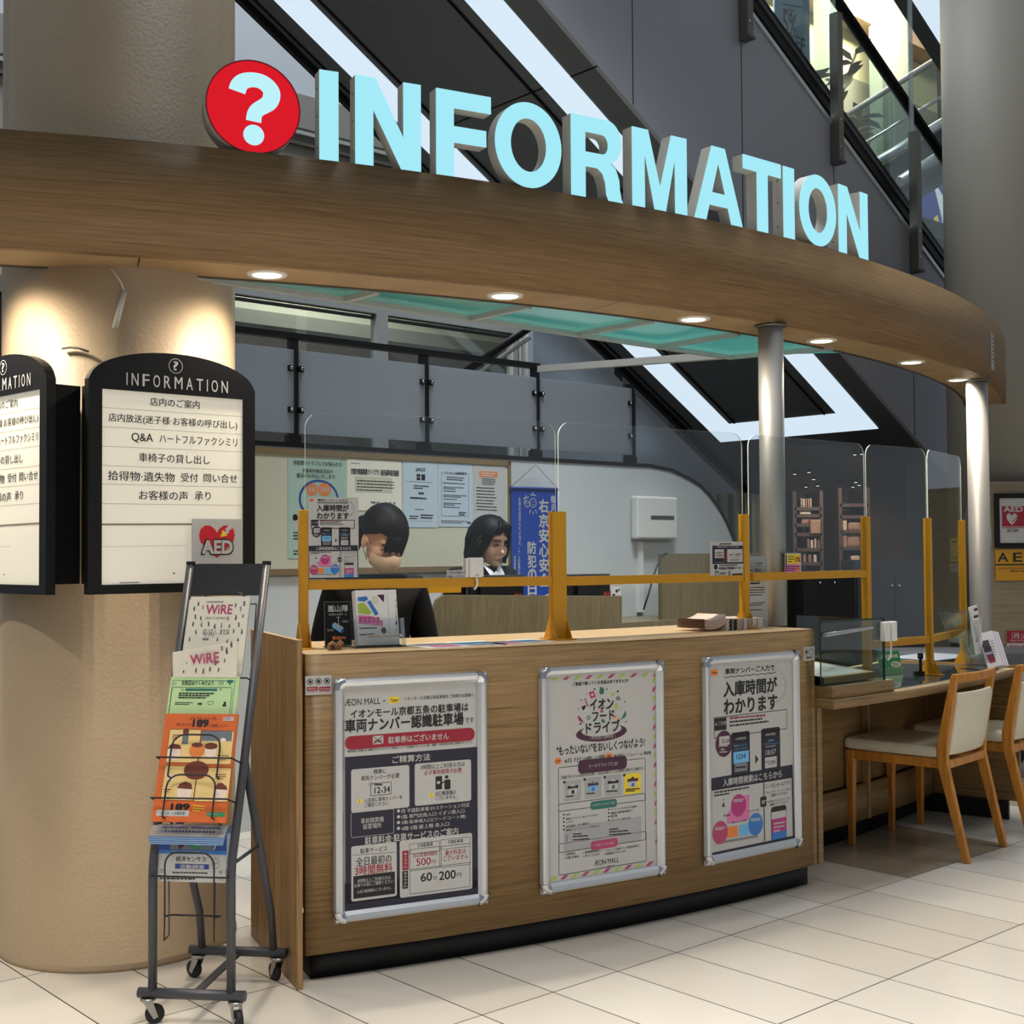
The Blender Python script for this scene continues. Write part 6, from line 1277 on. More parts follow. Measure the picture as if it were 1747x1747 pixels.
for x_, y_, r_ in ((.335, .135, .055), (.46, .125, .075)):
    n = 26; cx, cy = wb * (x_ - .5), hh_ * (.5 - y_); o1 = circ(cx, cy, r_ * wb, r_ * wb, n); i1 = circ(cx, cy, r_ * wb - .004, r_ * wb - .004, n); s.add([(p[0], p[1], .001) for p in o1 + i1], [(j, (j + 1) % n, n + (j + 1) % n, n + j) for j in range(n)], PAPER)
    s.poly(circ(cx - .3 * r_ * wb, cy + .2 * r_ * wb, .003, .003, 10), PAPER, .001); s.poly(circ(cx + .3 * r_ * wb, cy + .2 * r_ * wb, .003, .003, 10), PAPER, .001); s.quad((cx - .3 * r_ * wb, cy - .4 * r_ * wb, .001), (cx + .3 * r_ * wb, cy - .4 * r_ * wb, .001), (cx + .2 * r_ * wb, cy - .28 * r_ * wb, .001), (cx - .2 * r_ * wb, cy - .28 * r_ * wb, .001), PAPER)
for x0, y0, x1, y1 in ((.25, .09, .37, .075), (.31, .06, .27, .14), (.40, .055, .53, .06), (.465, .03, .465, .055), (.41, .185, .38, .215), (.51, .185, .54, .215), (.46, .20, .46, .225)):
    a = V((wb * (x0 - .5), hh_ * (.5 - y0))); c = V((wb * (x1 - .5), hh_ * (.5 - y1))); d = (c - a).normalized(); n2 = V((-d.y, d.x)) * .0028; s.add([(*(a - n2), .001), (*(c - n2), .001), (*(c + n2), .001), (*(a + n2), .001)], [(0, 1, 2, 3)], PAPER)
k0 = [(.98, .92), (.85, .905), (.70, .93), (.58, .96)]; 
s.add([(wb * (x - .5), hh_ * (.5 - y), .001) for x, y in k0] + [(wb * (x - .5), hh_ * (.5 - y - .03), .001) for x, y in k0[::-1]], [(0, 7, 6, 1), (1, 6, 5, 2), (2, 5, 4, 3)], PAPER)
s.build('banner_cloth', t, M=loc(0, -hh_ / 2, 0))
b = MB(); b.tube([(-wb / 2 - .006, 0, 0), (wb / 2 + .006, 0, 0)], .008, DBL, 10); b.build('banner_rod', t)
pk = on_wall(914, 793, .03); ku = (pk - (pl_ + pr_) / 2).dot(U)
b = MB(); b.tube([(-wb / 2, .004, 0), (ku, pk.z - zt, 0), (wb / 2, .004, 0)], .0016, INK, 5); b.build('banner_cord', t)
# ------------------------------------------------------------------ white wall box with slot, duct and black cable
a, c = on_wall(1087, 846, .06), on_wall(1157, 920, .06); wbx = (c - a).dot(U); hb = a.z - c.z
t = thing('wall_dispenser', 'white wall box with a dark horizontal slot on the white kiosk wall', 'dispenser', frame(((a + c) / 2).to_tuple(), U, ZZ))
b = MB(); b.box(-wbx / 2, wbx / 2, -hb / 2, hb / 2, -.058, .0, WHITEP); b.build('box_body', t, bevel=.012)
b = MB(); b.box(-.17 * wbx, .40 * wbx, -.010, .014, -.004, .0015, mat('slot_dark', (70, 74, 76), .5)); b.build('slot', t)
b = MB(); a = on_wall(1089, 925); c = on_wall(1089, 1044); b.box(-.02, .02, c.z, a.z, 0, .025, WHITEP); prop(b.build('cable_duct', M=frame((on_wall(1089, 980).x, on_wall(1089, 980).y, 0), U, ZZ)), 'white cable duct running down from the white wall box', 'cable duct')

# ------------------------------------------------------------------ inner desks
s0, s1 = PY(728, 1050, 5.5), PY(1052, 1050, 5.85); zt = 1.108
t = thing('desk_divider', 'brown laminate desk screen between the standing women and the counter', 'desk screen', frame((s0.x, s0.y, 0), s1 - s0, ZZ) )
Ls = V((s1.x - s0.x, s1.y - s0.y, 0)).length
b = MB(); b.prism([[(0, .02), (Ls, .02), (Ls, zt), (.05, zt), (.02, zt - .02), (0, zt - .07)]], -.03, 0, WOODG); b.build('screen_board', t)
b = MB(); b.box(.02, Ls - .02, .70, .735, -.62, -.031, WOODG); b.box(.02, .05, 0, .70, -.6, -.05, WOODG); b.box(Ls - .05, Ls - .02, 0, .70, -.6, -.05, WOODG); b.build('desktop', t)
MON = mat('monitor_black', (14, 14, 16), .35); REDT = mat('red_label', (170, 50, 36), .5)
for (xa, xb, Y_, ya, lab) in ((797, 893, 6.0, 981, 'black computer monitor seen from behind, left of the wide yellow post'), (966, 1040, 6.2, 979, 'black computer monitor seen from behind, right of the wide yellow post')):
    a, c = PY(xa, ya, Y_), PY(xb, ya, Y_ + .1); ws = (c - a).length; m = (a + c) / 2
    t = thing('monitor', lab, 'monitor', frame((m.x, m.y, .735), V((c.x - a.x, c.y - a.y, 0)), ZZ)); z1 = m.z - .735
    b = MB(); b.box(-ws / 2, ws / 2, z1 - .21, z1, -.02, .004, MON); b.box(-ws * .3, ws * .3, z1 - .18, z1 - .04, .003, .03, MON); b.build('housing', t, bevel=.004)
    b = MB(); b.box(-.02, .02, .01, z1 - .1, .0, .012, MON); b.box(-.09, .09, 0, .012, -.09, .07, MON); b.build('stand', t)
    s = Sheet(.085, .03, [(0, 0), (100, 0), (100, 36), (0, 36)], MON, .001); s.T('小額商品', 6, 18, 94, 18, 26, REDT, .02); s.build('red_sticker', t, M=loc(ws * .33, z1 - .098, .006 if False else .0065))
YF = PY(719, 1010, 5.62); YF2 = PY(792, 1010, 5.68)
b = MB(); b.prism([[(0, 0), ((YF2 - YF).length, 0), ((YF2 - YF).length, .062), (.0, .062)]], -.09, 0, YEL)
prop(b.build('file_box', M=frame((YF.x, YF.y, zt - .018), V((YF2.x - YF.x, YF2.y - YF.y, 0)), ZZ) @ loc(0, .02, -.05)), 'yellow file box behind the brown desk screen, beside the woman in front', 'file box')
q = PY(1051, 1055, 6.3)
t = thing('card_stand', 'clear stand-up card holder with white card at the right end of the desk screen', 'card stand', frame((q.x, q.y, .735), (1, .35, 0), ZZ))
s = Sheet(.055, .16, [(0, 0), (60, 0), (60, 160), (0, 160)], PAPER, .004); s.box_line(4, 4, 56, 40, INK, .002, 1); s.C(34, 66, 8, INK, 1); s.C(48, 60, 5, INK, 1); s.R(8, 80, 24, 150, INK, 1); s.greek(30, 90, 54, 90, GREYI, 4, 16, 6); s.build('card', t, M=loc(0, .345, .003))
b = MB(); b.box(-.034, .034, .0, .43, -.002, .001, ACR); b.box(-.034, .034, 0, .003, -.05, .05, ACR); b.build('holder', t)
# rear counter with drawers along the wall and the tall screen beside it
t = thing('rear_counter', 'brown laminate rear counter with drawer handles under the white wall', 'counter', frame(uw(5.4, KW - .42, 0), U, ZZ))
b = MB(); b.box(-.8, 1.6, .86, .895, -.41, .02, WOODG); b.build('worktop', t)
b = MB(); b.box(-.8, 1.6, .08, .72, -.40, -.38, KICK); b.box(-.8, -.77, 0, .86, -.4, 0, WOODG); b.box(1.57, 1.6, 0, .86, -.4, 0, WOODG); b.build('carcass', t)
for k in range(2):
    b = MB(); b.box(-.76 + k * .79, .02 + k * .99, .76, .855, -.3, .012, WOODG); d = b.build('drawer', t)
    for x_ in ((-.12,), (.12,))[k]:
        b = MB(); b.tube([(x_ - .035, .80, .012), (x_ - .033, .80, .028), (x_ + .033, .80, .028), (x_ + .035, .80, .012)], .004, CHROME, 8); b.build('drawer_handle', d)
a, c = PP(1129, 945, W * 4.90, W), PP(1364, 945, W * 4.90, W)
b = MB(); b.box(0, (c - a).dot(U), .8955, a.z, -.03, 0, WOODG)
prop(b.build('partition_panel', M=frame((a.x, a.y, 0), U, ZZ)), 'brown laminate partition panel behind the steel post, over the rear counter', 'partition')
b = MB(); k_ = [PP(x, y, W * 4.84, W) for x, y in ((1137, 944), (1128, 950), (1120, 968), (1113, 990), (1106, 1015), (1098, 1040))]; b.tube(k_, .005, INK, 8)
prop(b.build('power_cable'), 'black cable arching down from the top of the brown partition panel', 'cable')
for (x0, x1, dy, lab) in ((1062, 1098, 0, 'pale blue plastic bag below the rear counter, left'), (1098, 1140, 4, 'pale blue plastic bag below the rear counter, right')):
    q = PY((x0 + x1) / 2, 1090, 6.2); b = MB(); b.ball((0, 0, .0), (.075, .05, .045), mat('pale_blue_bag', (150, 186, 216), .4), 14)
    b.v = [(x * (1 + .12 * sin(9 * y + 5 * z)), y, z * (1 + .25 * sin(40 * x))) for x, y, z in b.v]
    prop(b.build('plastic_bag', M=loc(q.x, q.y, .80)), lab, 'bag')
b = MB(); q = PY(1100, 1100, 6.2); b.box(-.25, .25, -.2, .2, .0, .757, KICK); prop(b.build('black_trolley_box', M=loc(q.x + .02, q.y + .05)), 'black box under the pale blue bags below the rear counter', 'box')
# olive curtain between wall and steel post
b = MB(); OL = mat('olive_curtain_cloth', (104, 104, 84), .8); n = 60; a, c = PY(1204, 850, 9.2), PY(1296, 850, 9.2)
zt = PY(1250, 844, 9.2).z
for i in range(n):
    for k, f_ in enumerate((i / n, (i + 1) / n)): pass
    f0, f1 = i / n, (i + 1) / n
    p0 = a.lerp(c, f0) + V((0, .035 * sin(f0 * 38) - .25 * sin(f0 * PI), 0)); p1 = a.lerp(c, f1) + V((0, .035 * sin(f1 * 38) - .25 * sin(f1 * PI), 0))
    b.add([(p0.x, p0.y, .05), (p1.x, p1.y, .05), (p1.x, p1.y, zt), (p0.x, p0.y, zt)], [(0, 1, 2, 3)], OL, True)
    b.add([(p0.x, p0.y + .01, .05), (p1.x, p1.y + .01, .05), (p1.x, p1.y + .01, zt), (p0.x, p0.y + .01, zt)], [(3, 2, 1, 0)], OL, True)
prop(b.build('curtain'), 'olive grey curtain with soft folds just left of the steel post', 'curtain')
# black cupboards behind the right hand screens
t = thing('black_cabinet', 'low black cabinet behind the right hand screen, right of the steel post', 'cabinet', frame(PY(1405, 1100, 7.72) * V((1, 1, 0)), (1, .1, 0), ZZ))
b = MB(); b.box(-.12, .20, 0, 1.135, -.3, 0, BLACKM); b.build('cabinet_body', t)
for x_ in (-.02, .07):
    b = MB(); b.ball((x_, 1.09, .012), .008, CHROME, 8); b.build('knob', t)
t = thing('black_cabinet', 'tall black double cabinet with chrome knobs behind the low desk screen', 'cabinet', frame(PY(1520, 1000, 8.0) * V((1, 1, 0)), (1, -.05, 0), ZZ))
BC2 = mat('charcoal_cabinet', (40, 40, 44), .4)
b = MB(); b.box(-.22, .26, 0, 1.22, -.42, -.001, BC2); b.build('cabinet_body', t)
for s_, x0, x1 in ((0, -.21, .018), (1, .024, .25)):
    b = MB(); b.box(x0, x1, .05, 1.13, 0, .016, BC2); d = b.build('cabinet_door', t)
    b = MB(); b.ball((.0 if s_ == 0 else .045, 1.06, .028), .011, CHROME, 10); b.build('door_knob', d)

# ------------------------------------------------------------------ shop reflected in the right pane, imitated by shelves built behind it
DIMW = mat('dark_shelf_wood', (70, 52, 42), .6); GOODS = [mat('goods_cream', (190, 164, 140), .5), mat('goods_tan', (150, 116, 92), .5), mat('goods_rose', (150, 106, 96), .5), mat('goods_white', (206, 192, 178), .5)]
YS = 8.95
def shp(px, py, Y=YS): return PY(px, py, Y)
b = MB(); a = shp(1330, 800, 9.5); c = shp(1545, 800, 9.5); b.box(a.x, c.x, 9.5, 9.55, 0, 2.06, mat('shop_back_wall', (74, 58, 50), .7)); struct(b, 'wall_reflected_shop')
def shelf_unit(x0, x1, ylev, name, lab):
    a, c = shp(x0, 900), shp(x1, 900); top_ = shp(x0, ylev[0] - 30).z
    t = thing('reflected_shop_shelf', lab, 'shelf', loc((a.x + c.x) / 2, YS, 0), 'shelves standing in for the reflected shop'); w_ = (c.x - a.x) / 2
    for s_ in (-1, 1):
        b = MB(); b.box(s_ * w_ - .012, s_ * w_ + .012, 0, .45, 0, top_, DIMW); b.build('shelf_side', t)
    for y in ylev:
        z = shp(x0, y).z; b = MB(); b.box(-w_, w_, 0, .45, z - .012, z + .012, DIMW); b.build('shelf_board', t)
    return t
shelf_unit(1356, 1402, (868, 880, 896, 912, 938, 962), 'a', 'dark shelf standing in for a reflected shop, full of pale goods, directly right of the steel post')
shelf_unit(1434, 1482, (862, 882, 907, 936, 962), 'b', 'dark shelf standing in for a reflected shop, with two tan suitcases, left of the yellow post')
def good(px0, px1, py0, py1, m, name, lab, grp, dz=0.0, Y=YS + .02, dp=.12, bev=.01):
    a, c = shp(px0, py0, Y), shp(px1, py1, Y); b = MB(); b.box(-(c.x - a.x) / 2, (c.x - a.x) / 2, 0, dp, 0, a.z - c.z, m)
    return prop(b.build(name, M=loc((a.x + c.x) / 2, Y, c.z + dz), bevel=bev), lab, name.replace('_', ' '), grp)
for i in range(5): good(1366 + i * 4, 1369 + i * 4, 850 + (i % 2), 866.5, GOODS[(i * 3) % 4], 'slim_box', 'slim pale upright box on the top shelf of the reflected shelf by the steel post', 'slim boxes on the top shelf', bev=.003)
good(1364, 1384, 869.5, 878.5, GOODS[3], 'wide_box', 'wide white box on the second shelf of the reflected shelf by the steel post', None)
good(1367, 1385, 883, 894, GOODS[2], 'rose_box', 'rose box on the third shelf of the reflected shelf by the steel post', None)
good(1382, 1401, 886, 911, GOODS[1], 'patterned_board', 'tan upright board on the fourth shelf of the reflected shelf by the steel post', None, Y=YS - .02)
for i in range(4): good(1377 + i * 6, 1381.5 + i * 6, 918 + (i % 2) * 3, 936.5, GOODS[(i + 2) % 4], 'shop_bottle', 'pale bottle on the fifth shelf of the reflected shelf by the steel post', 'bottles in the reflected shop', bev=.008)
for i in range(3): good(1370 + i * 9, 1376 + i * 9, 944 + i, 961, GOODS[(i + 1) % 4], 'grey_canister', 'pale canister on the lowest visible shelf of the reflected shelf by the steel post', 'canisters in the reflected shop', bev=.01)
for (x0, x1, y0, y1, lab) in ((1449, 1472, 890, 906, 'smaller reflected tan suitcase standing above the larger one'), (1447, 1471, 909, 934, 'larger reflected tan suitcase on the lower shelf, left of the yellow post')):
    a, c = shp(x0, y0), shp(x1, y1); w_ = (c.x - a.x) / 2; h_ = a.z - c.z
    t = thing('suitcase', lab, 'suitcase', loc((a.x + c.x) / 2, YS + .03, c.z)); b = MB(); b.box(-w_, w_, 0, .15, .0, h_, GOODS[1]); b.build('case_shell', t, bevel=.02)
    b = MB(); b.tube([(-w_ * .4, .07, h_), (-w_ * .4, .07, h_ + .035), (w_ * .4, .07, h_ + .035), (w_ * .4, .07, h_)], .007, DIMW, 6); b.build('handle', t)
good(1438, 1445, 884, 906, GOODS[0], 'slim_box', 'reflected slim cream box beside the smaller tan suitcase', None, bev=.003)
good(1438, 1446, 910, 935, GOODS[1], 'wide_box', 'reflected tan box beside the larger tan suitcase', None)
good(1452, 1468, 948, 961, GOODS[0], 'pale_pouch', 'reflected pale pouch on the lowest shelf under the suitcases', None)
for i, (x, y) in enumerate(((1356, 809), (1380, 806), (1388, 818), (1375, 831), (1395, 829), (1458, 776), (1470, 775), (1460, 823), (1466, 828), (1455, 831), (1378, 849))):
    q = shp(x, y, 9.455); t = thing('reflected_spotlight', 'tiny bright spot standing in for a reflected shop ceiling spotlight', 'spotlight', Matrix.Translation(q), 'spotlights of the reflected shop')
    b = MB(); b.lathe([(.013, 0), (.010, .03)], BLACK, 10); b.box(-.004, .004, 0, .045, .012, .02, BLACK); b.build('spot_housing', t); b = MB(); b.lathe([(.012, -.001), (.0005, -.001)], LAMP, 10, cap=False); b.build('spot_lens', t)
for x, z in ((shp(1378, 800).x, 2.0), (shp(1456, 800).x, 2.0)):
    l = bpy.data.lights.new('shelf_fill_spot', 'SPOT'); l.energy = 26; l.color = (1, .82, .68); l.spot_size = rad(70); l.spot_blend = .5; l.shadow_soft_size = .05  # unseen lamps added in front of the shelves to light the goods
    o = bpy.data.objects.new('shelf_fill_spot', l); COL.objects.link(o); o.location = (x, 8.2, z); o.rotation_euler = (V((x, 9.0, 1.2)) - V((x, 8.2, z))).to_track_quat('-Z', 'Y').to_euler()

# ------------------------------------------------------------------ low desk on the right
DA, DB = PB + .0035, rad(53.6)
RD = 7.11
t_d = thing('low_desk', 'low curved wooden desk joined to the right of the tall counter', 'desk', Matrix.Translation(on_arc(RD - .3, rad(46), 0)))
b = MB(); b.arc(RD - .68, RD, DA, DB, ZDK - .035, ZDK - .0015, WOODH, n=30); b.arc(RD - .679, RD - .001, DA, DB, ZDK - .0015, ZDK, WOODT, n=30); b.build('desktop', t_d, world=True)
b = MB(); b.arc(RD - .44, RD - .42, DA, DB, .25, ZDK - .036, WOODH, n=30); b.arc(RD - .415, RD - .395, DA, DB, .09, .245, WOODH, n=30); b.build('modesty_panel', t_d, world=True)
b = MB(); b.arc(RD - .60, RD - .46, DA, DB, 0, .25, KICK, n=30); b.build('kickboard', t_d, world=True)
def radial(ph, r0, r1, z0, z1, th, m, name, par):
    M_ = arc_frame(r1, ph, 0); b = MB(); b.box(-th, 0, z0, z1, -(r1 - r0), 0, m); b.v = [tuple(M_ @ V(p)) for p in b.v]; return b.build(name, par, world=True)
radial(DA + .0042, RD - .5, RC + .005, .09, ZDK - .036, .028, WOODH, 'left_end_panel', t_d)
radial(DB + .003, RD - .68, RD + .01, .09, ZDK + .012, .03, WOODH, 'right_end_panel', t_d)
radial(DB, RD - .66, RD - .04, 0, .09, .02, KICK, 'end_kick', t_d)
radial(phi_of(PC(1516, 1250, RD - .30)), RD - .419, RD - .39, .09, ZDK - .036, .02, WOODV, 'support_rib', t_d)
# pale glass sheet over the desk and the framed poster on the end panel
b = MB(); b.arc(RD - .62, RD - .045, rad(42.6), DB - .004, ZDK + .001, ZDK + .005, glass('desk_glass_sheet', (226, 240, 238), .09, .03, .12, (170, 186, 196)), n=24); prop(b.build('desk_glass_sheet'), 'clear glass sheet lying on the low desk top', 'glass sheet')
s = Sheet(.09, .34, [(0, 0), (90, 0), (90, 340), (0, 340)], PAPER, .003); s.box_line(10, 30, 80, 310, INK, .002, 1); s.R(30, 170, 60, 230, INK, 1); s.R(36, 178, 54, 222, PAPER, 2)
prop(s.build('floor_notice', M=arc_frame(RD + .0135, DB + .012, .56) ), 'narrow white notice on the right end panel of the low desk', 'notice')
# stepped map board at the left of the desk
def arc_block(R0, R1, a0, a1, z0, z1, m, name, par=None, mt=None, n=16):
    b = MB(); b.arc(R0, R1, a0, a1, z0, z1, m, mt or m, n=n); return b.build(name, par, world=True)
a_l = DA + .001; a_r = phi_of(PC(1519, 1200, RD - .03)); a_m = phi_of(PC(1489, 1175, RD - .06))
t = thing('map_board', 'slanted wooden board with a printed floor map on the low desk beside the tall counter', 'display board', Matrix.Translation(on_arc(RD - .25, (a_l + a_r) / 2, ZDK)))
arc_block(RD - .50, RD - .012, a_l, a_r, ZDK + .001, ZDK + .048, WOODH, 'base_block', t, WOODT)
b = MB()
R0, R1 = RD - .46, RD - .05; n = 16
for i in range(n):
    f0, f1 = a_l + (a_m - a_l) * i / n, a_l + (a_m - a_l) * (i + 1) / n
    P_ = [[on_arc(R1, f, ZDK + .055), on_arc(R1, f, ZDK + .082), on_arc(R0, f, ZDK + .118), on_arc(R0, f, ZDK + .052)] for f in (f0, f1)]
    for j, m in ((0, WOODH), (1, WOODT), (2, WOODH), (3, BLACK)): b.add([P_[0][j], P_[1][j], P_[1][(j + 1) % 4], P_[0][(j + 1) % 4]], [(0, 1, 2, 3)], m)
    if i == n - 1: b.add(P_[1], [(3, 2, 1, 0)], WOODH)
b.build('sloped_board', t, world=True)
b = MB(); MAPB = mat('map_board_print', (232, 238, 236), .4)
def mp_pt(f, r, dz=0): k = (R1 - r) / (R1 - R0); return on_arc(r, f, ZDK + .0825 + .036 * k + dz)
e0, e1 = a_l + .002, a_m - .004
for i in range(12):
    f0, f1 = e0 + (e1 - e0) * i / 12, e0 + (e1 - e0) * (i + 1) / 12; b.add([mp_pt(f0, R1 - .022), mp_pt(f1, R1 - .022), mp_pt(f1, R0 + .03), mp_pt(f0, R0 + .03)], [(0, 1, 2, 3)], MAPB)
mr = random.Random(4)
for i in range(26):
    f0 = e0 + (e1 - e0) * mr.uniform(.02, .7); f1 = f0 + (e1 - e0) * mr.uniform(.05, .25); r_ = R1 - .03 - mr.uniform(.0, .32); m = mr.choice((INK, GREYI, ROSEI, LIMEI, GREYI))
    b.add([mp_pt(f0, r_, .0005), mp_pt(f1, r_, .0005), mp_pt(f1, r_ - mr.choice((.003, .006, .014)), .0005), mp_pt(f0, r_ - .003, .0005)], [(0, 1, 2, 3)], m)
b.build('floor_map_print', t, world=True)
# clear upright divider with chrome tube, intercom on its corner
g0 = PC(1394, 1100, RD - .03); g1 = PC(1508, 1170, RD - .03); g0.z = g1.z = 0
dv = (g1 - g0).normalized(); Lg = (g1 - g0).length; MG = frame((g0.x, g0.y, 0), dv, ZZ)
DG = glass('divider_glass', (238, 245, 243), .06, .02, .008)
t = thing('glass_divider', 'clear glass divider with dark top edge standing on the low desk', 'glass divider', MG @ loc(Lg / 2, ZDK, 0))
GE = mat('glass_edge_green', (30, 52, 48), .25); zt = 1.012; inv = loc(-Lg / 2, -ZDK, 0)
b = MB(); b.prism([rrect(.02, ZDK + .05, Lg, zt, .004)], -.003, .003, DG, GE, DG); b.build('front_pane', t, M=inv)
b = MB(); b.box(.02, Lg + .004, zt, zt + .006, -.005, .005, GE); b.box(Lg, Lg + .006, ZDK + .006, zt, -.004, .004, GE); b.build('dark_edge', t, M=inv)
b = MB(); b.tube([(.03, zt - .045, .012), (Lg * .78, zt - .030, .012)], .008, glass('rod_acrylic', (225, 232, 232), .25, .05, .3, (210, 214, 216)), 10); b.build('clear_rod', t, M=inv)
b = MB(); b.box(Lg - .003, Lg + .003, ZDK + .006, zt, -.42, -.006, DG); b.build('side_pane', t, M=inv)
t = thing('intercom', 'white square intercom on the corner of the glass divider', 'intercom', MG @ loc(Lg + .003, zt - .088, .0))
b = MB(); b.box(-.036, -.004, .0, .078, .006, .034, WHITEP); b.build('clamp', t, bevel=.004)
b = MB(); b.box(.006, .038, .0, .078, .006, .04, WHITEP); b.build('speaker_body', t, bevel=.004)
b = MB(); b.tube([(.02, 0, .02), (.021, -.03, .02), (.018, -.06, .02), (.006, -.075, .018), (-.004, -.072, .016)], .0032, WHITEP, 8); b.build('cable', t)
# green sign on the desk
GS = mat('sign_green', (36, 122, 78), .5); GS2 = mat('sign_pale_green', (120, 170, 126), .5)
q = PC(1521, 1150, RD - .32)
t = thing('green_sign', 'green stand-up sign with white characters on the low desk', 'sign', frame((q.x, q.y, ZDK + .006), (1, .45, 0), ZZ))
s = Sheet(.125, .105, [(1122, 790), (1570, 775), (1605, 1110), (1155, 1118)], GS, .002)
s.R(1150, 1030, 1600, 1112, GS2, 1); s.G([(1150, 1040), (1600, 1000), (1604, 1112), (1158, 1116)], GS2, 1); s.T('筆談電話機', 1186, 862, 1532, 850, 52, PAPER, .03); s.C(1478, 972, 108, PAPER, 2, 42); s.greek(1400, 964, 1560, 960, INK, 1, 0, 14, 3); s.greek(1420, 988, 1540, 984, INK, 1, 0, 14, 3); s.greek(1300, 1026, 1348, 1024, PAPER, 1, 0, 14, 3)
s.build('sign_card', t, M=Matrix.Rotation(rad(-14), 4, 'X') @ loc(0, .054, .004)); b = MB(); b.box(-.064, .064, 0, .003, -.06, .012, CLEAR); b.build('sign_foot', t)
# clear leaflet stand at the right end of the desk
q = PC(1668, 1150, RD - .12)
MK = frame((q.x, q.y, ZDK + .006), V((.94, .34, 0)), ZZ)
t = thing('leaflet_stand', 'clear acrylic leaflet stand leaning back on the right end of the low desk', 'leaflet holder', MK)
Mt2 = Matrix.Rotation(rad(20), 4, 'Z') if False else Matrix(((1, -.36, 0, 0), (0, .93, 0, 0), (0, 0, 1, 0), (0, 0, 0, 1)))
# the stand is seen from its side: it leans to the left as it rises
b = MB(); b.box(-.05, .045, 0, .004, -.08, .08, ACR); b.build('stand_base', t)
b = MB(); b.box(.0, .004, .0, .30, -.075, .075, ACR); b.box(-.055, -.052, .13, .29, -.075, .075, ACR); b.box(-.055, 0, .285, .289, -.075, .075, ACR); b.v = [tuple(Mt2 @ V(p)) for p in b.v]; b.build('stand_back', t)
b = MB(); b.box(.055, .058, .0, .12, -.075, .075, ACR); b.box(.004, .058, .0, .003, -.075, .075, ACR); b.box(.004, .058, .0, .12, -.076, -.074, ACR); b.box(.004, .058, .0, .12, .074, .076, ACR); b.v = [tuple(Mt2 @ V(p)) for p in b.v]; b.build('stand_pocket', t)
LILAC = mat('lilac_paper', (206, 198, 224), .5)
for k in range(2):
    s = Sheet(.052, .225, [(690, 130), (780, 130), (780, 700), (690, 700)], PAPERB, .004); s.R(735, 160, 778, 190, PLUM, 1); s.R(720, 240, 776, 270, PLUM, 1); s.greek(706, 310, 770, 310, GREYI, 9, 26, 9); s.T('案内', 700, 540, 730, 540, 30, INK, .01)
    Ml = MK @ Mt2 @ loc(.016 + .006 * k, .20, .06) @ Matrix.Rotation(rad(0), 4, 'Y')
    prop(s.build('tall_leaflet', M=Ml), 'tall narrow white leaflet standing in the upper part of the clear stand', 'leaflet', 'tall leaflets in the clear stand')
for k in range(5):
    s = Sheet(.088, .165, [(940, 560), (1160, 550), (1230, 930), (1000, 1000)], (PAPERB, LILAC)[k % 2], .003)
    s.G([(965, 650), (1085, 640), (1110, 770), (1000, 790)], PLUM, 1); s.G([(1010, 820), (1120, 800), (1140, 900), (1050, 930)], ROSEI, 1); s.greek(1100, 660, 1160, 650, INK, 7, 32, 10)
    for i in range(5): s.line(985 + i * 22, 650, 1005 + i * 22, 770, LGREYI, .0012, 2)
    prop(s.build('small_leaflet', M=MK @ loc(.022 + .012 * k, .094 - .002 * k, .062 - .004 * k) @ Matrix.Rotation(rad(9), 4, 'Z') @ Matrix.Rotation(rad(-14), 4, 'X')), 'small printed leaflet in the lower pocket of the clear stand', 'leaflet', 'small leaflets in the clear stand')
q = PC(1682, 1150, RD - .30)
b = MB(); b.box(-.03, .03, 0, .20, -.002, .002, PAPER); prop(b.build('white_card', M=frame((q.x, q.y, ZDK + .006), (.9, .42, 0), ZZ)), 'small white and black card standing behind the clear leaflet stand', 'card')
# black trolley handle behind the desk
t = thing('trolley', 'grey wheelchair trolley with a curved tube handle behind the low desk', 'trolley', loc(2.62, 7.45))
HT = mat('rubber_grip', (60, 60, 62), .45)
zh = .87
def ph_(x, y, Y): return PY(x, y, Y) - V((2.62, 7.45, 0))
b = MB(); b.tube([ph_(1552, 1150, 6.95), ph_(1554, 1134, 6.95), ph_(1562, 1124, 6.95), ph_(1576, 1121, 6.97), ph_(1630, 1124, 7.05), ph_(1690, 1127, 7.2), ph_(1712, 1129, 7.2), ph_(1724, 1137, 7.25), ph_(1728, 1150, 7.25)], .022, HT, 12); b.build('handle', t)
b = MB(); b.box(-.50, .42, -.25, .25, .35, .70, mat('trolley_basket', (96, 98, 104), .5)); b.build('basket', t)
for sx in (-.4, .35):
    for sy in (-.2, .2):
        b = MB(); b.lathe([(.05, -.015), (.06, -.01), (.06, .01), (.05, .015)], RUB, 18, M=loc(sx, sy, .06) @ Matrix.Rotation(PI / 2, 4, 'X')); b.tube([(sx, sy, .06), (sx, sy, .35)], .012, HT, 8); b.build('castor', t)
b = MB(); b.tube([ph_(1552, 1148, 6.95), V((-.42, -.2, .6))], .016, HT, 8); b.tube([ph_(1728, 1148, 7.25), V((.36, .1, .6))], .016, HT, 8); b.build('handle_stay', t)
b = MB(); q = PC(1571, 1160, RD - .20); b.tube([(0, 0, .0), (0, 0, .085)], .007, BLACK, 8); b.box(-.03, .014, -.014, .014, 0, .02, BLACK); b.box(-.010, .010, -.010, .010, .075, .10, BLACK)
prop(b.build('desk_microphone', M=loc(q.x, q.y, ZDK + .006)), 'small black stand beside the middle yellow post on the low desk', 'microphone')

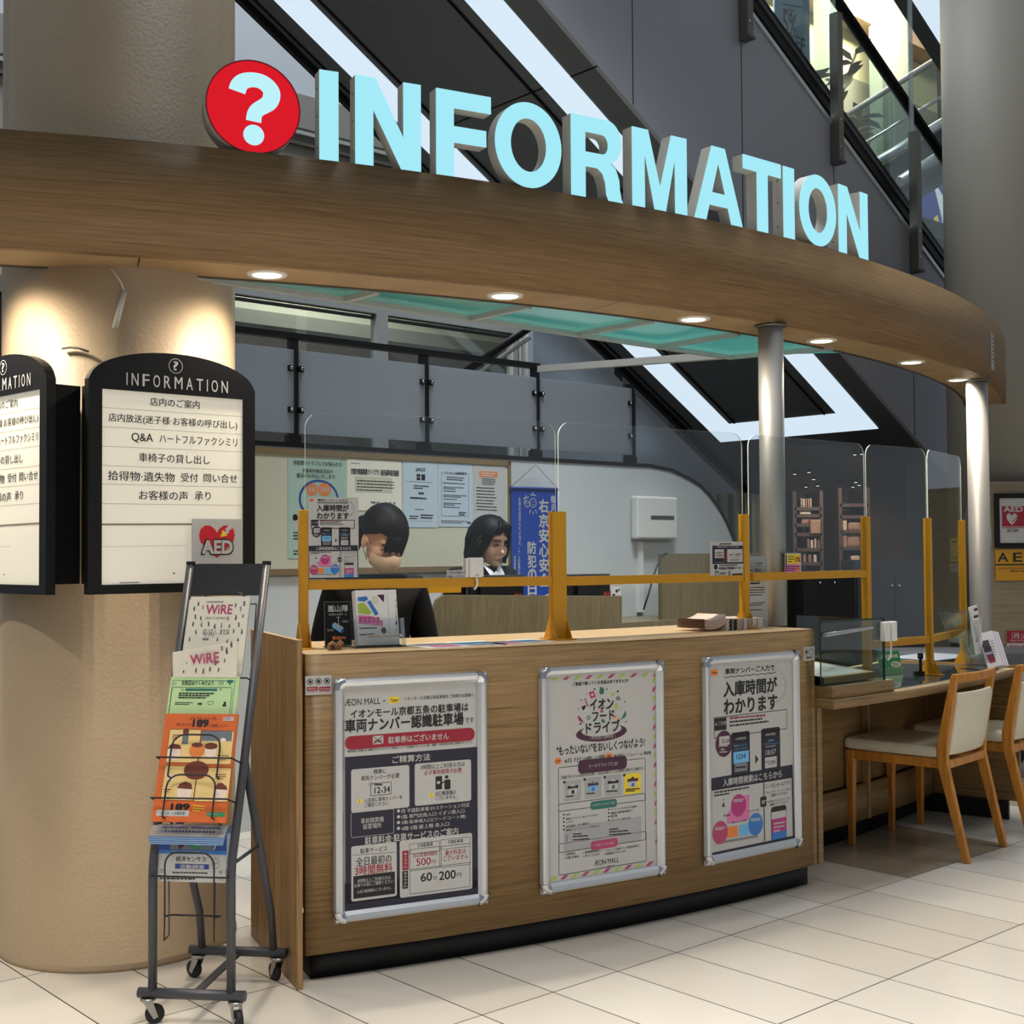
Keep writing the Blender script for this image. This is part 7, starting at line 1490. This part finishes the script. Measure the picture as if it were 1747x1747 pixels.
q = PC(1590, 1140, RD - .50); s = Sheet(.42, .28, [(0, 0), (420, 0), (420, 280), (0, 280)], mat('grey_blue_sheet', (150, 158, 172), .5), .004); s.greek(40, 60, 380, 60, PAPER, 4, 40, 10)
d = V((.75, .66, 0)); prop(s.build('paper_folder', M=frame((q.x, q.y, ZDK + .011), d, (-d.y, d.x, 0))), 'grey blue folder lying on the low desk behind the yellow post', 'folder')

# ------------------------------------------------------------------ chairs
LEATH = mat('cream_leather', (214, 206, 184), .42, spec=.4)
def make_chair(M_, label):
    # local: x to the sitter's right as seen from behind, y forwards, z up; origin on the floor
    t = thing('dining_chair', label, 'chair', M_, 'chairs at the low desk')
    sx_ = .195
    for s_ in (-1, 1):
        b = MB()                                   # rear post: raked leg, kink at the seat, leaning back above
        pth = [(-.300, 0), (-.205, .40), (-.205, .47), (-.262, .765)]; wv = [.030, .046, .048, .028]
        vs = []
        for (y, z), w_ in zip(pth, wv): vs += [(s_ * sx_ - .013, y - w_ / 2, z), (s_ * sx_ + .013, y - w_ / 2, z), (s_ * sx_ + .013, y + w_ / 2, z), (s_ * sx_ - .013, y + w_ / 2, z)]
        fs = [(3, 2, 1, 0), (12, 13, 14, 15)]
        for i in range(3):
            for j in range(4): fs.append((4 * i + j, 4 * i + (j + 1) % 4, 4 * i + 4 + (j + 1) % 4, 4 * i + 4 + j))
        b.add(vs, fs, CHAIRW); b.build('rear_leg', t, bevel=.004)
        b = MB(); vs = []
        for z, w_ in ((0, .024), (.36, .036), (.415, .038)): vs += [(s_ * sx_ - w_ / 2 - s_ * .004, .215 - w_ / 2, z), (s_ * sx_ + w_ / 2 - s_ * .004, .215 - w_ / 2, z), (s_ * sx_ + w_ / 2 - s_ * .004, .215 + w_ / 2, z), (s_ * sx_ - w_ / 2 - s_ * .004, .215 + w_ / 2, z)]
        fs = [(3, 2, 1, 0), (8, 9, 10, 11)]
        for i in range(2):
            for j in range(4): fs.append((4 * i + j, 4 * i + (j + 1) % 4, 4 * i + 4 + (j + 1) % 4, 4 * i + 4 + j))
        b.add(vs, fs, CHAIRW); b.build('front_leg', t, bevel=.003)
    b = MB(); b.box(-.19, .19, .18, .20, .375, .415, CHAIRW); b.box(-.20, -.182, -.20, .20, .375, .415, CHAIRW); b.box(.182, .20, -.20, .20, .375, .415, CHAIRW); b.box(-.185, .185, -.225, -.205, .375, .41, CHAIRW); b.build('seat_frame', t, bevel=.003)
    b = MB(); n = 10; vs = []; fs = []                # padded seat
    b.box(-.205, .205, -.19, .245, .416, .468, LEATH); b.build('seat_cushion', t, bevel=.018)
    b = MB(); n = 8; vs = []                           # curved padded backrest
    for i in range(n + 1):
        x = -.178 + .356 * i / n; bow = -.022 * (1 - (2 * i / n - 1)**2)
        for z, th in ((.43, .03), (.47, .042), (.66, .036), (.692, .02)):
            yc = -.214 - (z - .47) * .19 + bow
            vs += [(x, yc - th / 2, z), (x, yc + th / 2, z)]
    fs = []
    for i in range(n):
        for j in range(3):
            a = i * 8 + 2 * j; c = a + 8
            fs += [(a, c, c + 2, a + 2), (a + 1, a + 3, c + 3, c + 1)]
        a = i * 8; c = a + 8; fs += [(a, a + 1, c + 1, c), (a + 6, c + 6, c + 7, a + 7)]
    for i in (0, n):
        a = i * 8
        for j in range(3): fs.append((a + 2 * j, a + 2 * j + 2, a + 2 * j + 3, a + 2 * j + 1) if i == 0 else (a + 2 * j, a + 2 * j + 1, a + 2 * j + 3, a + 2 * j + 2))
    b.add(vs, fs, LEATH, True); b.build('backrest', t, bevel=.008)
    b = MB(); vs = []
    for i in range(n + 1):
        x = -.208 + .416 * i / n; bow = -.026 * (1 - (2 * i / n - 1)**2); y = -.262 + bow
        vs += [(x, y - .013, .738), (x, y + .011, .738), (x, y + .009, .772), (x, y - .012, .772)]
    fs = [(0, 1, 2, 3), (4 * n + 3, 4 * n + 2, 4 * n + 1, 4 * n)]
    for i in range(n):
        for j in range(4): fs.append((4 * i + j, 4 * i + 4 + j, 4 * i + 4 + (j + 1) % 4, 4 * i + (j + 1) % 4))
    b.add(vs, fs, CHAIRW); b.build('top_rail', t, bevel=.003)
    return t
fx = V((.672, .74, 0)).normalized(); fy = V((-fx.y, fx.x, 0))
def chair_M(ox, oy): return Matrix(((fx.x, fy.x, 0, ox), (fx.y, fy.y, 0, oy), (0, 0, 1, 0), (0, 0, 0, 1)))
cA = V((1.858, 5.304, 0)); c0 = cA + fx * .195 + fy * .30
ch = make_chair(chair_M(c0.x, c0.y), 'wooden chair with cream leather, nearer one at the low desk')
copy_thing(ch, chair_M(c0.x + .43, c0.y + .41), 'wooden chair with cream leather, cut off by the right picture edge')

# ------------------------------------------------------------------ signs on the wall at the right
YW = 8.128
def wsheet(x0, y0, x1, y1, quad, base, th=.004):
    a, c = PY(x0, y0, YW), PY(x1, y1, YW); return Sheet(c.x - a.x, a.z - c.z, quad, base, th), loc((a.x + c.x) / 2, YW, (a.z + c.z) / 2) @ Matrix.Rotation(PI / 2, 4, 'X')
t = None
a, c = PY(1695, 842, YW), PY(1792, 934, YW); wf, hf = c.x - a.x, a.z - c.z
M_ = loc((a.x + c.x) / 2, YW, (a.z + c.z) / 2) @ Matrix.Rotation(PI / 2, 4, 'X')
t = thing('framed_aed_sign', 'black framed white and red AED sign on the wood wall at the right edge', 'framed sign', M_)
b = MB(); b.prism([[(-wf / 2, -hf / 2), (wf / 2, -hf / 2), (wf / 2, hf / 2), (-wf / 2, hf / 2)], [(-wf / 2 + .03, -hf / 2 + .03), (-wf / 2 + .03, hf / 2 - .03), (wf / 2 - .03, hf / 2 - .03), (wf / 2 - .03, -hf / 2 + .03)]], 0, .02, BLACK); b.build('frame', t, bevel=.003)
s = Sheet(wf - .06, hf - .06, [(300, 238), (800, 238), (800, 610), (306, 610)], PAPER, .002)
s.R(332, 306, 780, 488, RED, 1); s.T('AED', 350, 332, 560, 330, 44, PAPER, .04)
s.G([(440 + x * 58, 408 - y * 56) for x, y in hp], PAPER, 2); s.line(440, 436, 530, 376, RED, .005, 3); s.greek(342, 478, 760, 478, PAPER, 1, 0, 7, 3); s.T('SECOM', 386, 508, 504, 508, 26, NAVY, .03)
s.build('sign_print', t, M=loc(0, 0, .006))
s, M_ = wsheet(1698, 937, 1790, 990, [(282, 660), (760, 660), (760, 922), (286, 922)], YEL)
for x0, x1, q in ((302, 398, 'A'), (440, 522, 'E'), (560, 650, 'D')): s.T(q, x0, 728, x1, 728, 76, INK, .02)
s.R(282, 784, 760, 796, INK, 1); s.T('AUTOMATED EXTERNAL DEFIBRILLATOR', 312, 820, 700, 820, 12, INK, .004); s.T('自動体外式除細動器', 412, 843, 620, 843, 14, INK, .02)
prop(s.build('aed_sign', M=M_), 'yellow AED sign with black letters under the black frame', 'sign')
s, M_ = wsheet(1717.5, 1076, 1800, 1151, [(375, 1340), (775, 1340), (775, 1700), (390, 1700)], PAPER)
s.R(375, 1340, 775, 1444, RED, 1); s.T('消火器', 412, 1382, 640, 1382, 52, PAPER, .01); s.T('FIRE EXTINGUISHER', 406, 1424, 640, 1424, 16, PAPER, .01)
s.T('使用法', 398, 1472, 480, 1472, 22, RED, .03); s.greek(500, 1472, 700, 1472, RED, 1, 0, 16); s.R(388, 1492, 402, 1510, RED, 1); s.R(490, 1492, 506, 1510, RED, 1); s.greek(406, 1498, 484, 1498, ROSEI, 1, 0, 10); s.R(412, 1540, 420, 1552, RED, 1); s.line(485, 1490, 485, 1690, ROSEI, .003, 1); s.G([(406, 1570), (440, 1560), (452, 1575), (430, 1590)], RED, 1)
prop(s.build('fire_extinguisher_sign', M=M_), 'red and white fire extinguisher sign low on the wood wall at the right edge', 'sign')
# notices and round device on the right pillar
pcx, pcy = 3.345, 8.646
def pill_sheet(x0, y0, x1, y1, quad, base, R=.384):
    def hit(x, y):
        r = ray(x, y); a = r.x**2 + r.y**2; b_ = -2 * (r.x * pcx + r.y * pcy); c_ = pcx**2 + pcy**2 - R * R; d_ = max(0, b_ * b_ - 4 * a * c_); return EYEV + r * ((-b_ - math.sqrt(d_)) / 2 / a)
    a, c = hit(x0, y0), hit(x1, y1); m = (a + c) / 2; n2 = V((m.x - pcx, m.y - pcy, 0)).normalized(); xd = V((-n2.y, n2.x, 0))
    if xd.dot(V((1, 0, 0))) < 0: xd = -xd
    w_ = (V((c.x - a.x, c.y - a.y, 0))).length; return Sheet(w_, a.z - c.z, quad, base, .002), frame(m + n2 * .008, xd, ZZ)
s, M_ = pill_sheet(1623, 918, 1642, 958, [(800, 980), (960, 980), (960, 1190), (800, 1190)], YELI); s.greek(830, 1015, 920, 1015, INK, 1, 0, 20); s.T('おそれいり', 810, 1048, 945, 1048, 24, INK, .01); s.T('ますが', 810, 1106, 880, 1106, 26, INK, .01); s.greek(810, 1150, 940, 1150, INK, 2, 16, 8)
prop(s.build('yellow_notice', M=M_), 'yellow printed notice on the right pillar behind the acrylic pane', 'notice')
s, M_ = pill_sheet(1623, 962, 1642, 975, [(800, 1200), (950, 1200), (950, 1285), (800, 1285)], PAPER); s.greek(808, 1222, 890, 1222, GREYI, 3, 20, 8); s.R(908, 1218, 942, 1268, GREYI, 1)
prop(s.build('white_notice', M=M_), 'small white notice below the yellow one on the right pillar', 'notice')

# grey rounded wall unit on the pillar with its maker's lettering
dv_ = V((PY(1630, 890, 8.2).x - pcx, PY(1630, 890, 8.2).y - pcy, 0)).normalized(); q = V((pcx, pcy, PY(1628, 890, 8.2).z)) + dv_ * .386
xd = V((-dv_.y, dv_.x, 0)); xd = xd if xd.x > 0 else -xd
t = thing('wall_unit', 'grey rounded wall unit with white lettering on the right pillar, beside the far steel post', 'wall unit', frame(q, xd, ZZ))
b = MB(); k = [(.075, -.19), (.075, .20), (.045, .19), (-.01, .155), (-.055, .09), (-.075, .02), (-.068, -.06), (-.05, -.15), (-.03, -.19)]
b.prism([k[::-1]], -.03, .07, mat('unit_grey', (112, 108, 104), .45)); b.build('unit_body', t, bevel=.006)
b = MB(); put_text(b, 'SECOM', -.04, -.055, .065, -.030, .0712, PAPER, .02); b.quad((-.04, -.066, .0712), (.07, -.066, .0712), (.07, -.063, .0712), (-.04, -.063, .0712), PAPER); b.build('unit_lettering', t)

# ------------------------------------------------------------------ the two women behind the counter
def skin_geo(joints, bones, root, sub=2):
    names = list(joints); me = bpy.data.meshes.new('skin'); me.from_pydata([joints[k][0] for k in names], [(names.index(a), names.index(c)) for a, c in bones], [])
    o = bpy.data.objects.new('skin', me); COL.objects.link(o); o.modifiers.new('s', 'SKIN'); 
    lay = me.skin_vertices[0].data if me.skin_vertices else None
    if lay is None:
        bm = bmesh.new(); bm.from_mesh(me); bm.verts.layers.skin.verify(); bm.to_mesh(me); bm.free(); lay = me.skin_vertices[0].data
    for i, k in enumerate(names):
        r = joints[k][1]; lay[i].radius = r if isinstance(r, tuple) else (r, r); lay[i].use_root = (k == root)
    ss = o.modifiers.new('u', 'SUBSURF'); ss.levels = ss.render_levels = sub
    bpy.context.view_layer.update(); dg = bpy.context.evaluated_depsgraph_get(); m2 = bpy.data.meshes.new_from_object(o.evaluated_get(dg))
    g = [tuple(v.co) for v in m2.vertices], [tuple(p.vertices) for p in m2.polygons]
    bpy.data.objects.remove(o); bpy.data.meshes.remove(me); bpy.data.meshes.remove(m2); return g
def remesh(mb, voxel, smooth=3):
    me = bpy.data.meshes.new('r'); me.from_pydata(mb.v, [], mb.f); o = bpy.data.objects.new('r', me); COL.objects.link(o)
    r = o.modifiers.new('r', 'REMESH'); r.mode = 'VOXEL'; r.voxel_size = voxel
    s = o.modifiers.new('s', 'SMOOTH'); s.factor = .5; s.iterations = smooth
    bpy.context.view_layer.update(); dg = bpy.context.evaluated_depsgraph_get(); m2 = bpy.data.meshes.new_from_object(o.evaluated_get(dg))
    g = [tuple(v.co) for v in m2.vertices], [tuple(p.vertices) for p in m2.polygons]
    bpy.data.objects.remove(o); bpy.data.meshes.remove(me); bpy.data.meshes.remove(m2); return g
HAIR = mat('black_hair', (10, 9, 9), .55, spec=.14, vary=((120, 120, 6), .35)); CLOTH = mat('black_suit', (15, 15, 17), .75, spec=.2); SHIRT = mat('white_shirt', (214, 214, 218), .7)
MASKM = mat('beige_face_mask', (206, 184, 160), .75); LIPS = mat('lips', (160, 104, 92), .5); EYEW = mat('eye_white', (150, 136, 126), .3); SHOE = mat('black_shoe', (14, 14, 15), .4)
def hair_grid(zb, jt=.006, zt=.121, n=96, rows=18, cen=(0, -.016), rad_=(.088, .107), zc=.02, h=.101, flare=0.0, wav=.012, seed=1):
    rnd = random.Random(seed); jit = [rnd.uniform(-1, 1) for _ in range(n)]; b = MB(); vs = []
    for i in range(n):
        a = 2 * PI * i / n; a_ = (a + PI) % (2 * PI) - PI; zbb = zb(a_) + jit[i] * jt
        for k in range(rows + 1):
            t = k / rows; z = zt + (zbb - zt) * (t**1.7 if t < 1 else 1)
            if z > zc: r = math.sqrt(max(0, 1 - min(1, (z - zc) / h)**2))
            else: r = 1 + flare * (zc - z) - 3.2 * max(0, zc - .03 - z)**1.6 * (1 if flare == 0 else .4)
            w_ = 1 + wav * sin(31 * a + z * 20) * t + wav * .6 * sin(67 * a + 2) * t + wav * jit[i] * t
            vs.append((cen[0] + sin(a) * rad_[0] * r * w_, cen[1] + cos(a) * rad_[1] * r * w_, z))
    q = rows + 1; fs = []
    for i in range(n):
        j = (i + 1) % n
        for k in range(rows): fs.append((i * q + k, i * q + k + 1, j * q + k + 1, j * q + k))
    b.add(vs, fs, HAIR, True); return b
def woman(label, P0, tyaw, head_c, hyaw, hpit, skin, masked, shoulder_z, seed):
    t = thing('person', label, 'person', loc(P0[0], P0[1], 0), 'staff behind the counter')
    T_ = Matrix.Rotation(PI + tyaw, 4, 'Z'); O = V((P0[0], P0[1], 0))
    hc = V(head_c) - O; MH_ = Matrix.Translation(hc) @ Matrix.Rotation(PI + hyaw, 4, 'Z') @ Matrix.Rotation(-hpit, 4, 'X')
    def tp(x, y, z): return tuple(T_ @ V((x, y, z)))       # torso frame: x to the figure's right? y forwards
    sz = shoulder_z
    nb = MH_ @ V((0, -.03, -.06)); J = {}
    J['pelvis'] = (tp(0, 0, .80), (.145, .11)); J['waist'] = (tp(0, .005, .95), (.118, .092)); J['chest'] = (tp(0, .015, sz - .13), (.135, .105)); J['upper'] = (tp(0, .01, sz - .03), (.095, .075)); J['neck'] = (tp(0, .012, sz + .03), .047); J['skull'] = (tuple(nb), .050)
    B = [('pelvis', 'waist'), ('waist', 'chest'), ('chest', 'upper'), ('upper', 'neck'), ('neck', 'skull')]
    for s_, n_ in ((-1, 'l'), (1, 'r')):
        J['sh' + n_] = (tp(s_ * .150, .0, sz - .035), .058); J['el' + n_] = (tp(s_ * .215, -.02, sz - .30), .042); J['wr' + n_] = (tp(s_ * .14, .20, sz - .40), .027); J['pa' + n_] = (tp(s_ * .11, .265, sz - .415), (.034, .016))
        B += [('upper', 'sh' + n_), ('sh' + n_, 'el' + n_), ('el' + n_, 'wr' + n_), ('wr' + n_, 'pa' + n_)]
        for f_ in range(4):
            x_ = s_ * (.075 + .021 * f_); L_ = (.062, .072, .076, .064)[f_ if s_ > 0 else f_]
            J['f%s%d' % (n_, f_)] = (tp(x_, .305, sz - .418), .009); J['g%s%d' % (n_, f_)] = (tp(x_ * .98, .305 + L_ * .6, sz - .43), .008); J['h%s%d' % (n_, f_)] = (tp(x_ * .96, .305 + L_, sz - .448), .007)
            B += [('pa' + n_, 'f%s%d' % (n_, f_)), ('f%s%d' % (n_, f_), 'g%s%d' % (n_, f_)), ('g%s%d' % (n_, f_), 'h%s%d' % (n_, f_))]
        J['t1' + n_] = (tp(s_ * .075, .245, sz - .425), .011); J['t2' + n_] = (tp(s_ * .05, .285, sz - .43), .008); B += [('wr' + n_, 't1' + n_), ('t1' + n_, 't2' + n_)]
        J['hip' + n_] = (tp(s_ * .085, 0, .76), .085); J['kn' + n_] = (tp(s_ * .09, .015, .43), .055); J['an' + n_] = (tp(s_ * .09, -.01, .085), .034); J['to' + n_] = (tp(s_ * .10, .12, .03), .028)
        B += [('pelvis', 'hip' + n_), ('hip' + n_, 'kn' + n_), ('kn' + n_, 'an' + n_), ('an' + n_, 'to' + n_)]
    v, f_ = skin_geo(J, B, 'pelvis', 1)
    b = MB(); b.add(v, f_, skin)
    for c, r in (((0, -.014, .026), (.075, .092, .086)), ((0, .018, -.045), (.060, .066, .076)), ((0, .056, -.104), (.026, .024, .020)), ((.034, .048, -.042), (.030, .032, .036)), ((-.034, .048, -.042), (.030, .032, .036)), ((0, .092, -.040), (.0125, .018, .011)), ((0, .082, -.014), (.009, .014, .030)), ((0, .076, -.076), (.022, .013, .011)), ((.077, -.006, -.018), (.010, .021, .032)), ((-.077, -.006, -.018), (.010, .021, .032)), ((0, .064, .022), (.048, .022, .016)), ((0, -.02, -.06), (.046, .048, .06))): b.ball(c, r, skin, 18, MH_)
    v, f_ = remesh(b, .0058, 3)
    b = MB(); b.add(v, f_, skin, True); b.build('body', t)
    # clothing follows the body
    K = {k: J[k] for k in ('pelvis', 'waist', 'chest', 'upper')}; K['pelvis'] = (J['pelvis'][0], (.165, .13)); K['waist'] = (J['waist'][0], (.140, .115)); K['chest'] = (J['chest'][0], (.155, .126)); K['upper'] = (tp(0, .008, sz - .035), (.115, .092)); K['collar'] = (tp(0, .005, sz + .012), (.066, .060)); KB = [('pelvis', 'waist'), ('waist', 'chest'), ('chest', 'upper'), ('upper', 'collar')]
    for n_ in 'lr': K['sh' + n_] = (J['sh' + n_][0], .070); K['el' + n_] = (J['el' + n_][0], .054); K['wr' + n_] = (J['wr' + n_][0], .040); KB += [('upper', 'sh' + n_), ('sh' + n_, 'el' + n_), ('el' + n_, 'wr' + n_)]
    v, f_ = skin_geo(K, KB, 'pelvis', 2); b = MB(); b.add(v, f_, CLOTH, True); jk = b.build('jacket', t)
    K = {'pelvis': (tp(0, 0, .78), (.155, .122))}; KB = []
    for n_ in 'lr': K['hip' + n_] = (J['hip' + n_][0], .098); K['kn' + n_] = (J['kn' + n_][0], .072); K['an' + n_] = (J['an' + n_][0], .056); KB += [('pelvis', 'hip' + n_), ('hip' + n_, 'kn' + n_), ('kn' + n_, 'an' + n_)]
    v, f_ = skin_geo(K, KB, 'pelvis', 2); b = MB(); b.add(v, f_, CLOTH, True); b.build('trousers', t)
    for s_ in (-1, 1): b = MB(); b.ball(tp(s_ * .097, .05, .036), (.045, .045, .036), SHOE, 14); b.ball(tp(s_ * .1, .12, .028), (.042, .05, .028), SHOE, 14); b.build('shoe', t)
    # face
    if masked:
        b = MB(); n, m_ = 20, 12; vs = []
        for i in range(n + 1):
            az = rad(-74 + 148 * i / n)
            for k in range(m_ + 1):
                el = rad(-66 + (104 - 26 * (abs(az) / 1.3)) * k / m_); vs.append((.070 * sin(az) * cos(el), .018 + .102 * cos(az) * cos(el)**.8, -.052 + .066 * sin(el)))
        b.add(vs, [(i * (m_ + 1) + k, (i + 1) * (m_ + 1) + k, (i + 1) * (m_ + 1) + k + 1, i * (m_ + 1) + k + 1) for i in range(n) for k in range(m_)], MASKM, True, MH_); fm = b.build('face_mask', t)
        b = MB()
        for s_ in (-1, 1): b.tube([MH_ @ V((s_ * .066, .045, -.040)), MH_ @ V((s_ * .080, .005, .005)), MH_ @ V((s_ * .082, -.018, -.005)), MH_ @ V((s_ * .078, -.012, -.045)), MH_ @ V((s_ * .062, .030, -.085))], .0022, MASKM, 6)
        b.build('ear_loop', fm)
    else:
        b = MB(); b.ball((0, .0845, -.0735), (.018, .0055, .0035), LIPS, 12, MH_); b.ball((0, .0835, -.080), (.015, .006, .0042), LIPS, 12, MH_); b.build('lips', t)
    for s_ in (-1, 1):
        b = MB(); b.ball((s_ * .030, .072, -.006), (.0125, .0100, .0040), EYEW, 12, MH_); b.ball((s_ * .030, .0785, -.0075), (.0055, .0045, .0045), INK, 10, MH_); b.build('eye', t)
        b = MB(); b.tube([MH_ @ V((s_ * x, y, z)) for x, y, z in ((.014, .079, -.006), (.024, .083, -.001), (.034, .080, -.001), (.045, .069, -.007))], .0022, INK, 5); b.build('eyelashes', t)
        b = MB(); b.tube([MH_ @ V((s_ * x, y, z)) for x, y, z in ((.012, .087, .016), (.026, .086, .021), (.046, .069, .015))], .0026, HAIR, 5); b.build('eyebrow', t)
    return t, MH_, tp, sz
SK1 = mat('skin_tone_warm', (206, 164, 136), .5, spec=.35); SK2 = mat('skin_tone_light', (216, 176, 152), .5, spec=.35)
Y1 = 4.92
hx = PY(656, 917, Y1); 
t, MH_, tp, sz = woman('woman with tied black hair and beige face mask, looking down behind the tall counter', (PY(640, 1000, Y1 + .10).x, Y1 + .10), rad(14), hx, rad(34), rad(36), SK1, True, 1.185, 1)
def zb1(a):
    d = math.degrees(a)
    if -30 <= d <= 26: return .010 + .006 * abs(sin(d * .9))
    if 26 < d <= 46: return .056
    if 46 < d <= 82: return .056 - (d - 46) * .0011
    if -58 <= d < -30: return -.070
    if 82 < d <= 112: return .014
    if -112 <= d < -58: return .010
    return -.055
b = hair_grid(zb1, .0012, seed=3, wav=.007, rad_=(.083, .103)); b.v = [tuple(MH_ @ V(p)) for p in b.v]; h_ = b.build('hair', t); sm = h_.modifiers.new('thick', 'SOLIDIFY'); sm.thickness = .007; sm.offset = -1
b = MB(); b.tube([MH_ @ V(p) for p in ((0, -.112, .0), (.012, -.145, -.03), (.03, -.150, -.10), (.045, -.13, -.19), (.05, -.115, -.25))], [.022, .034, .036, .026, .008], HAIR, 12); b.build('ponytail', h_)
b = MB(); rb = random.Random(8)
for i in range(24):
    a = rad(-40 + 66 * i / 23); x_, y_ = .080 * sin(a), -.016 + .106 * cos(a)
    b.tube([MH_ @ V((x_ * .93, y_ * .95, .06)), MH_ @ V((x_ * 1.0, y_ + .001, .03)), MH_ @ V((x_ * 1.03, y_ + .002, .008)), MH_ @ V((x_ * 1.03 + rb.uniform(-.003, .003), y_ - .002, rb.uniform(-.022, -.006)))], [.002, .0048, .0052, .0012], HAIR, 6)
b.build('fringe', h_)
Y2 = 6.45
hx2 = PY(838, 922, Y2)
t, MH_, tp, sz = woman('woman with black bob and white shirt at the rear desk, looking down to the right', (PY(822, 1000, Y2 + .03).x, Y2 + .03), rad(40), hx2, rad(43), rad(14), SK2, False, 1.20, 2)
def zb2(a):
    d = math.degrees(a)
    if abs(d) < 30: return .078 - abs(d) * .0004
    if abs(d) < 70: return .066 - (abs(d) - 30) * .0042
    return -.108 - .016 * sin(abs(a) * 2)
b = hair_grid(zb2, seed=5, wav=.02, rad_=(.092, .110), flare=.9); b.v = [tuple(MH_ @ V(p)) for p in b.v]; h_ = b.build('hair', t); sm = h_.modifiers.new('thick', 'SOLIDIFY'); sm.thickness = .008; sm.offset = -1
b = MB(); rb = random.Random(9)
for i in range(46):
    a = rad(rb.uniform(66, 294)); z0_ = rb.uniform(-.03, .05); r_ = 1.0 + rb.uniform(-.01, .05)
    p = [(sin(a) * .094 * r_, -.016 + cos(a) * .112 * r_, z0_), (sin(a + .1) * .102 * r_, -.016 + cos(a + .1) * .118 * r_, z0_ - .06), (sin(a + .05) * .098 * r_, -.016 + cos(a + .05) * .116 * r_, -.115 - rb.uniform(0, .03))]
    b.tube([MH_ @ V(q) for q in p], [.006, .0075, .0012], HAIR, 6)
for i in range(10):
    a = rad(-28 + 56 * i / 9); b.tube([MH_ @ V((.02 * sin(a), .05, .112)), MH_ @ V((.07 * sin(a), .088, .088)), MH_ @ V((.088 * sin(a) + (.012 if a > 0 else -.012), .078, .045))], [.009, .010, .002], HAIR, 6)
b.build('hair_locks', h_)
b = MB()
for s_ in (-1, 1): b.add([tp(0, .145, sz - .16), tp(s_ * .05, .12, sz - .02), tp(s_ * .058, .06, sz + .045), tp(s_ * .012, .105, sz - .012)], [(0, 1, 2, 3)], SHIRT, True)
b.add([tp(0, .150, sz - .19), tp(-.052, .125, sz - .05), tp(0, .115, sz - .005), tp(.052, .125, sz - .05)], [(0, 1, 2, 3)], SHIRT)
so = b.build('shirt_collar', t); sm = so.modifiers.new('thick', 'SOLIDIFY'); sm.thickness = .004
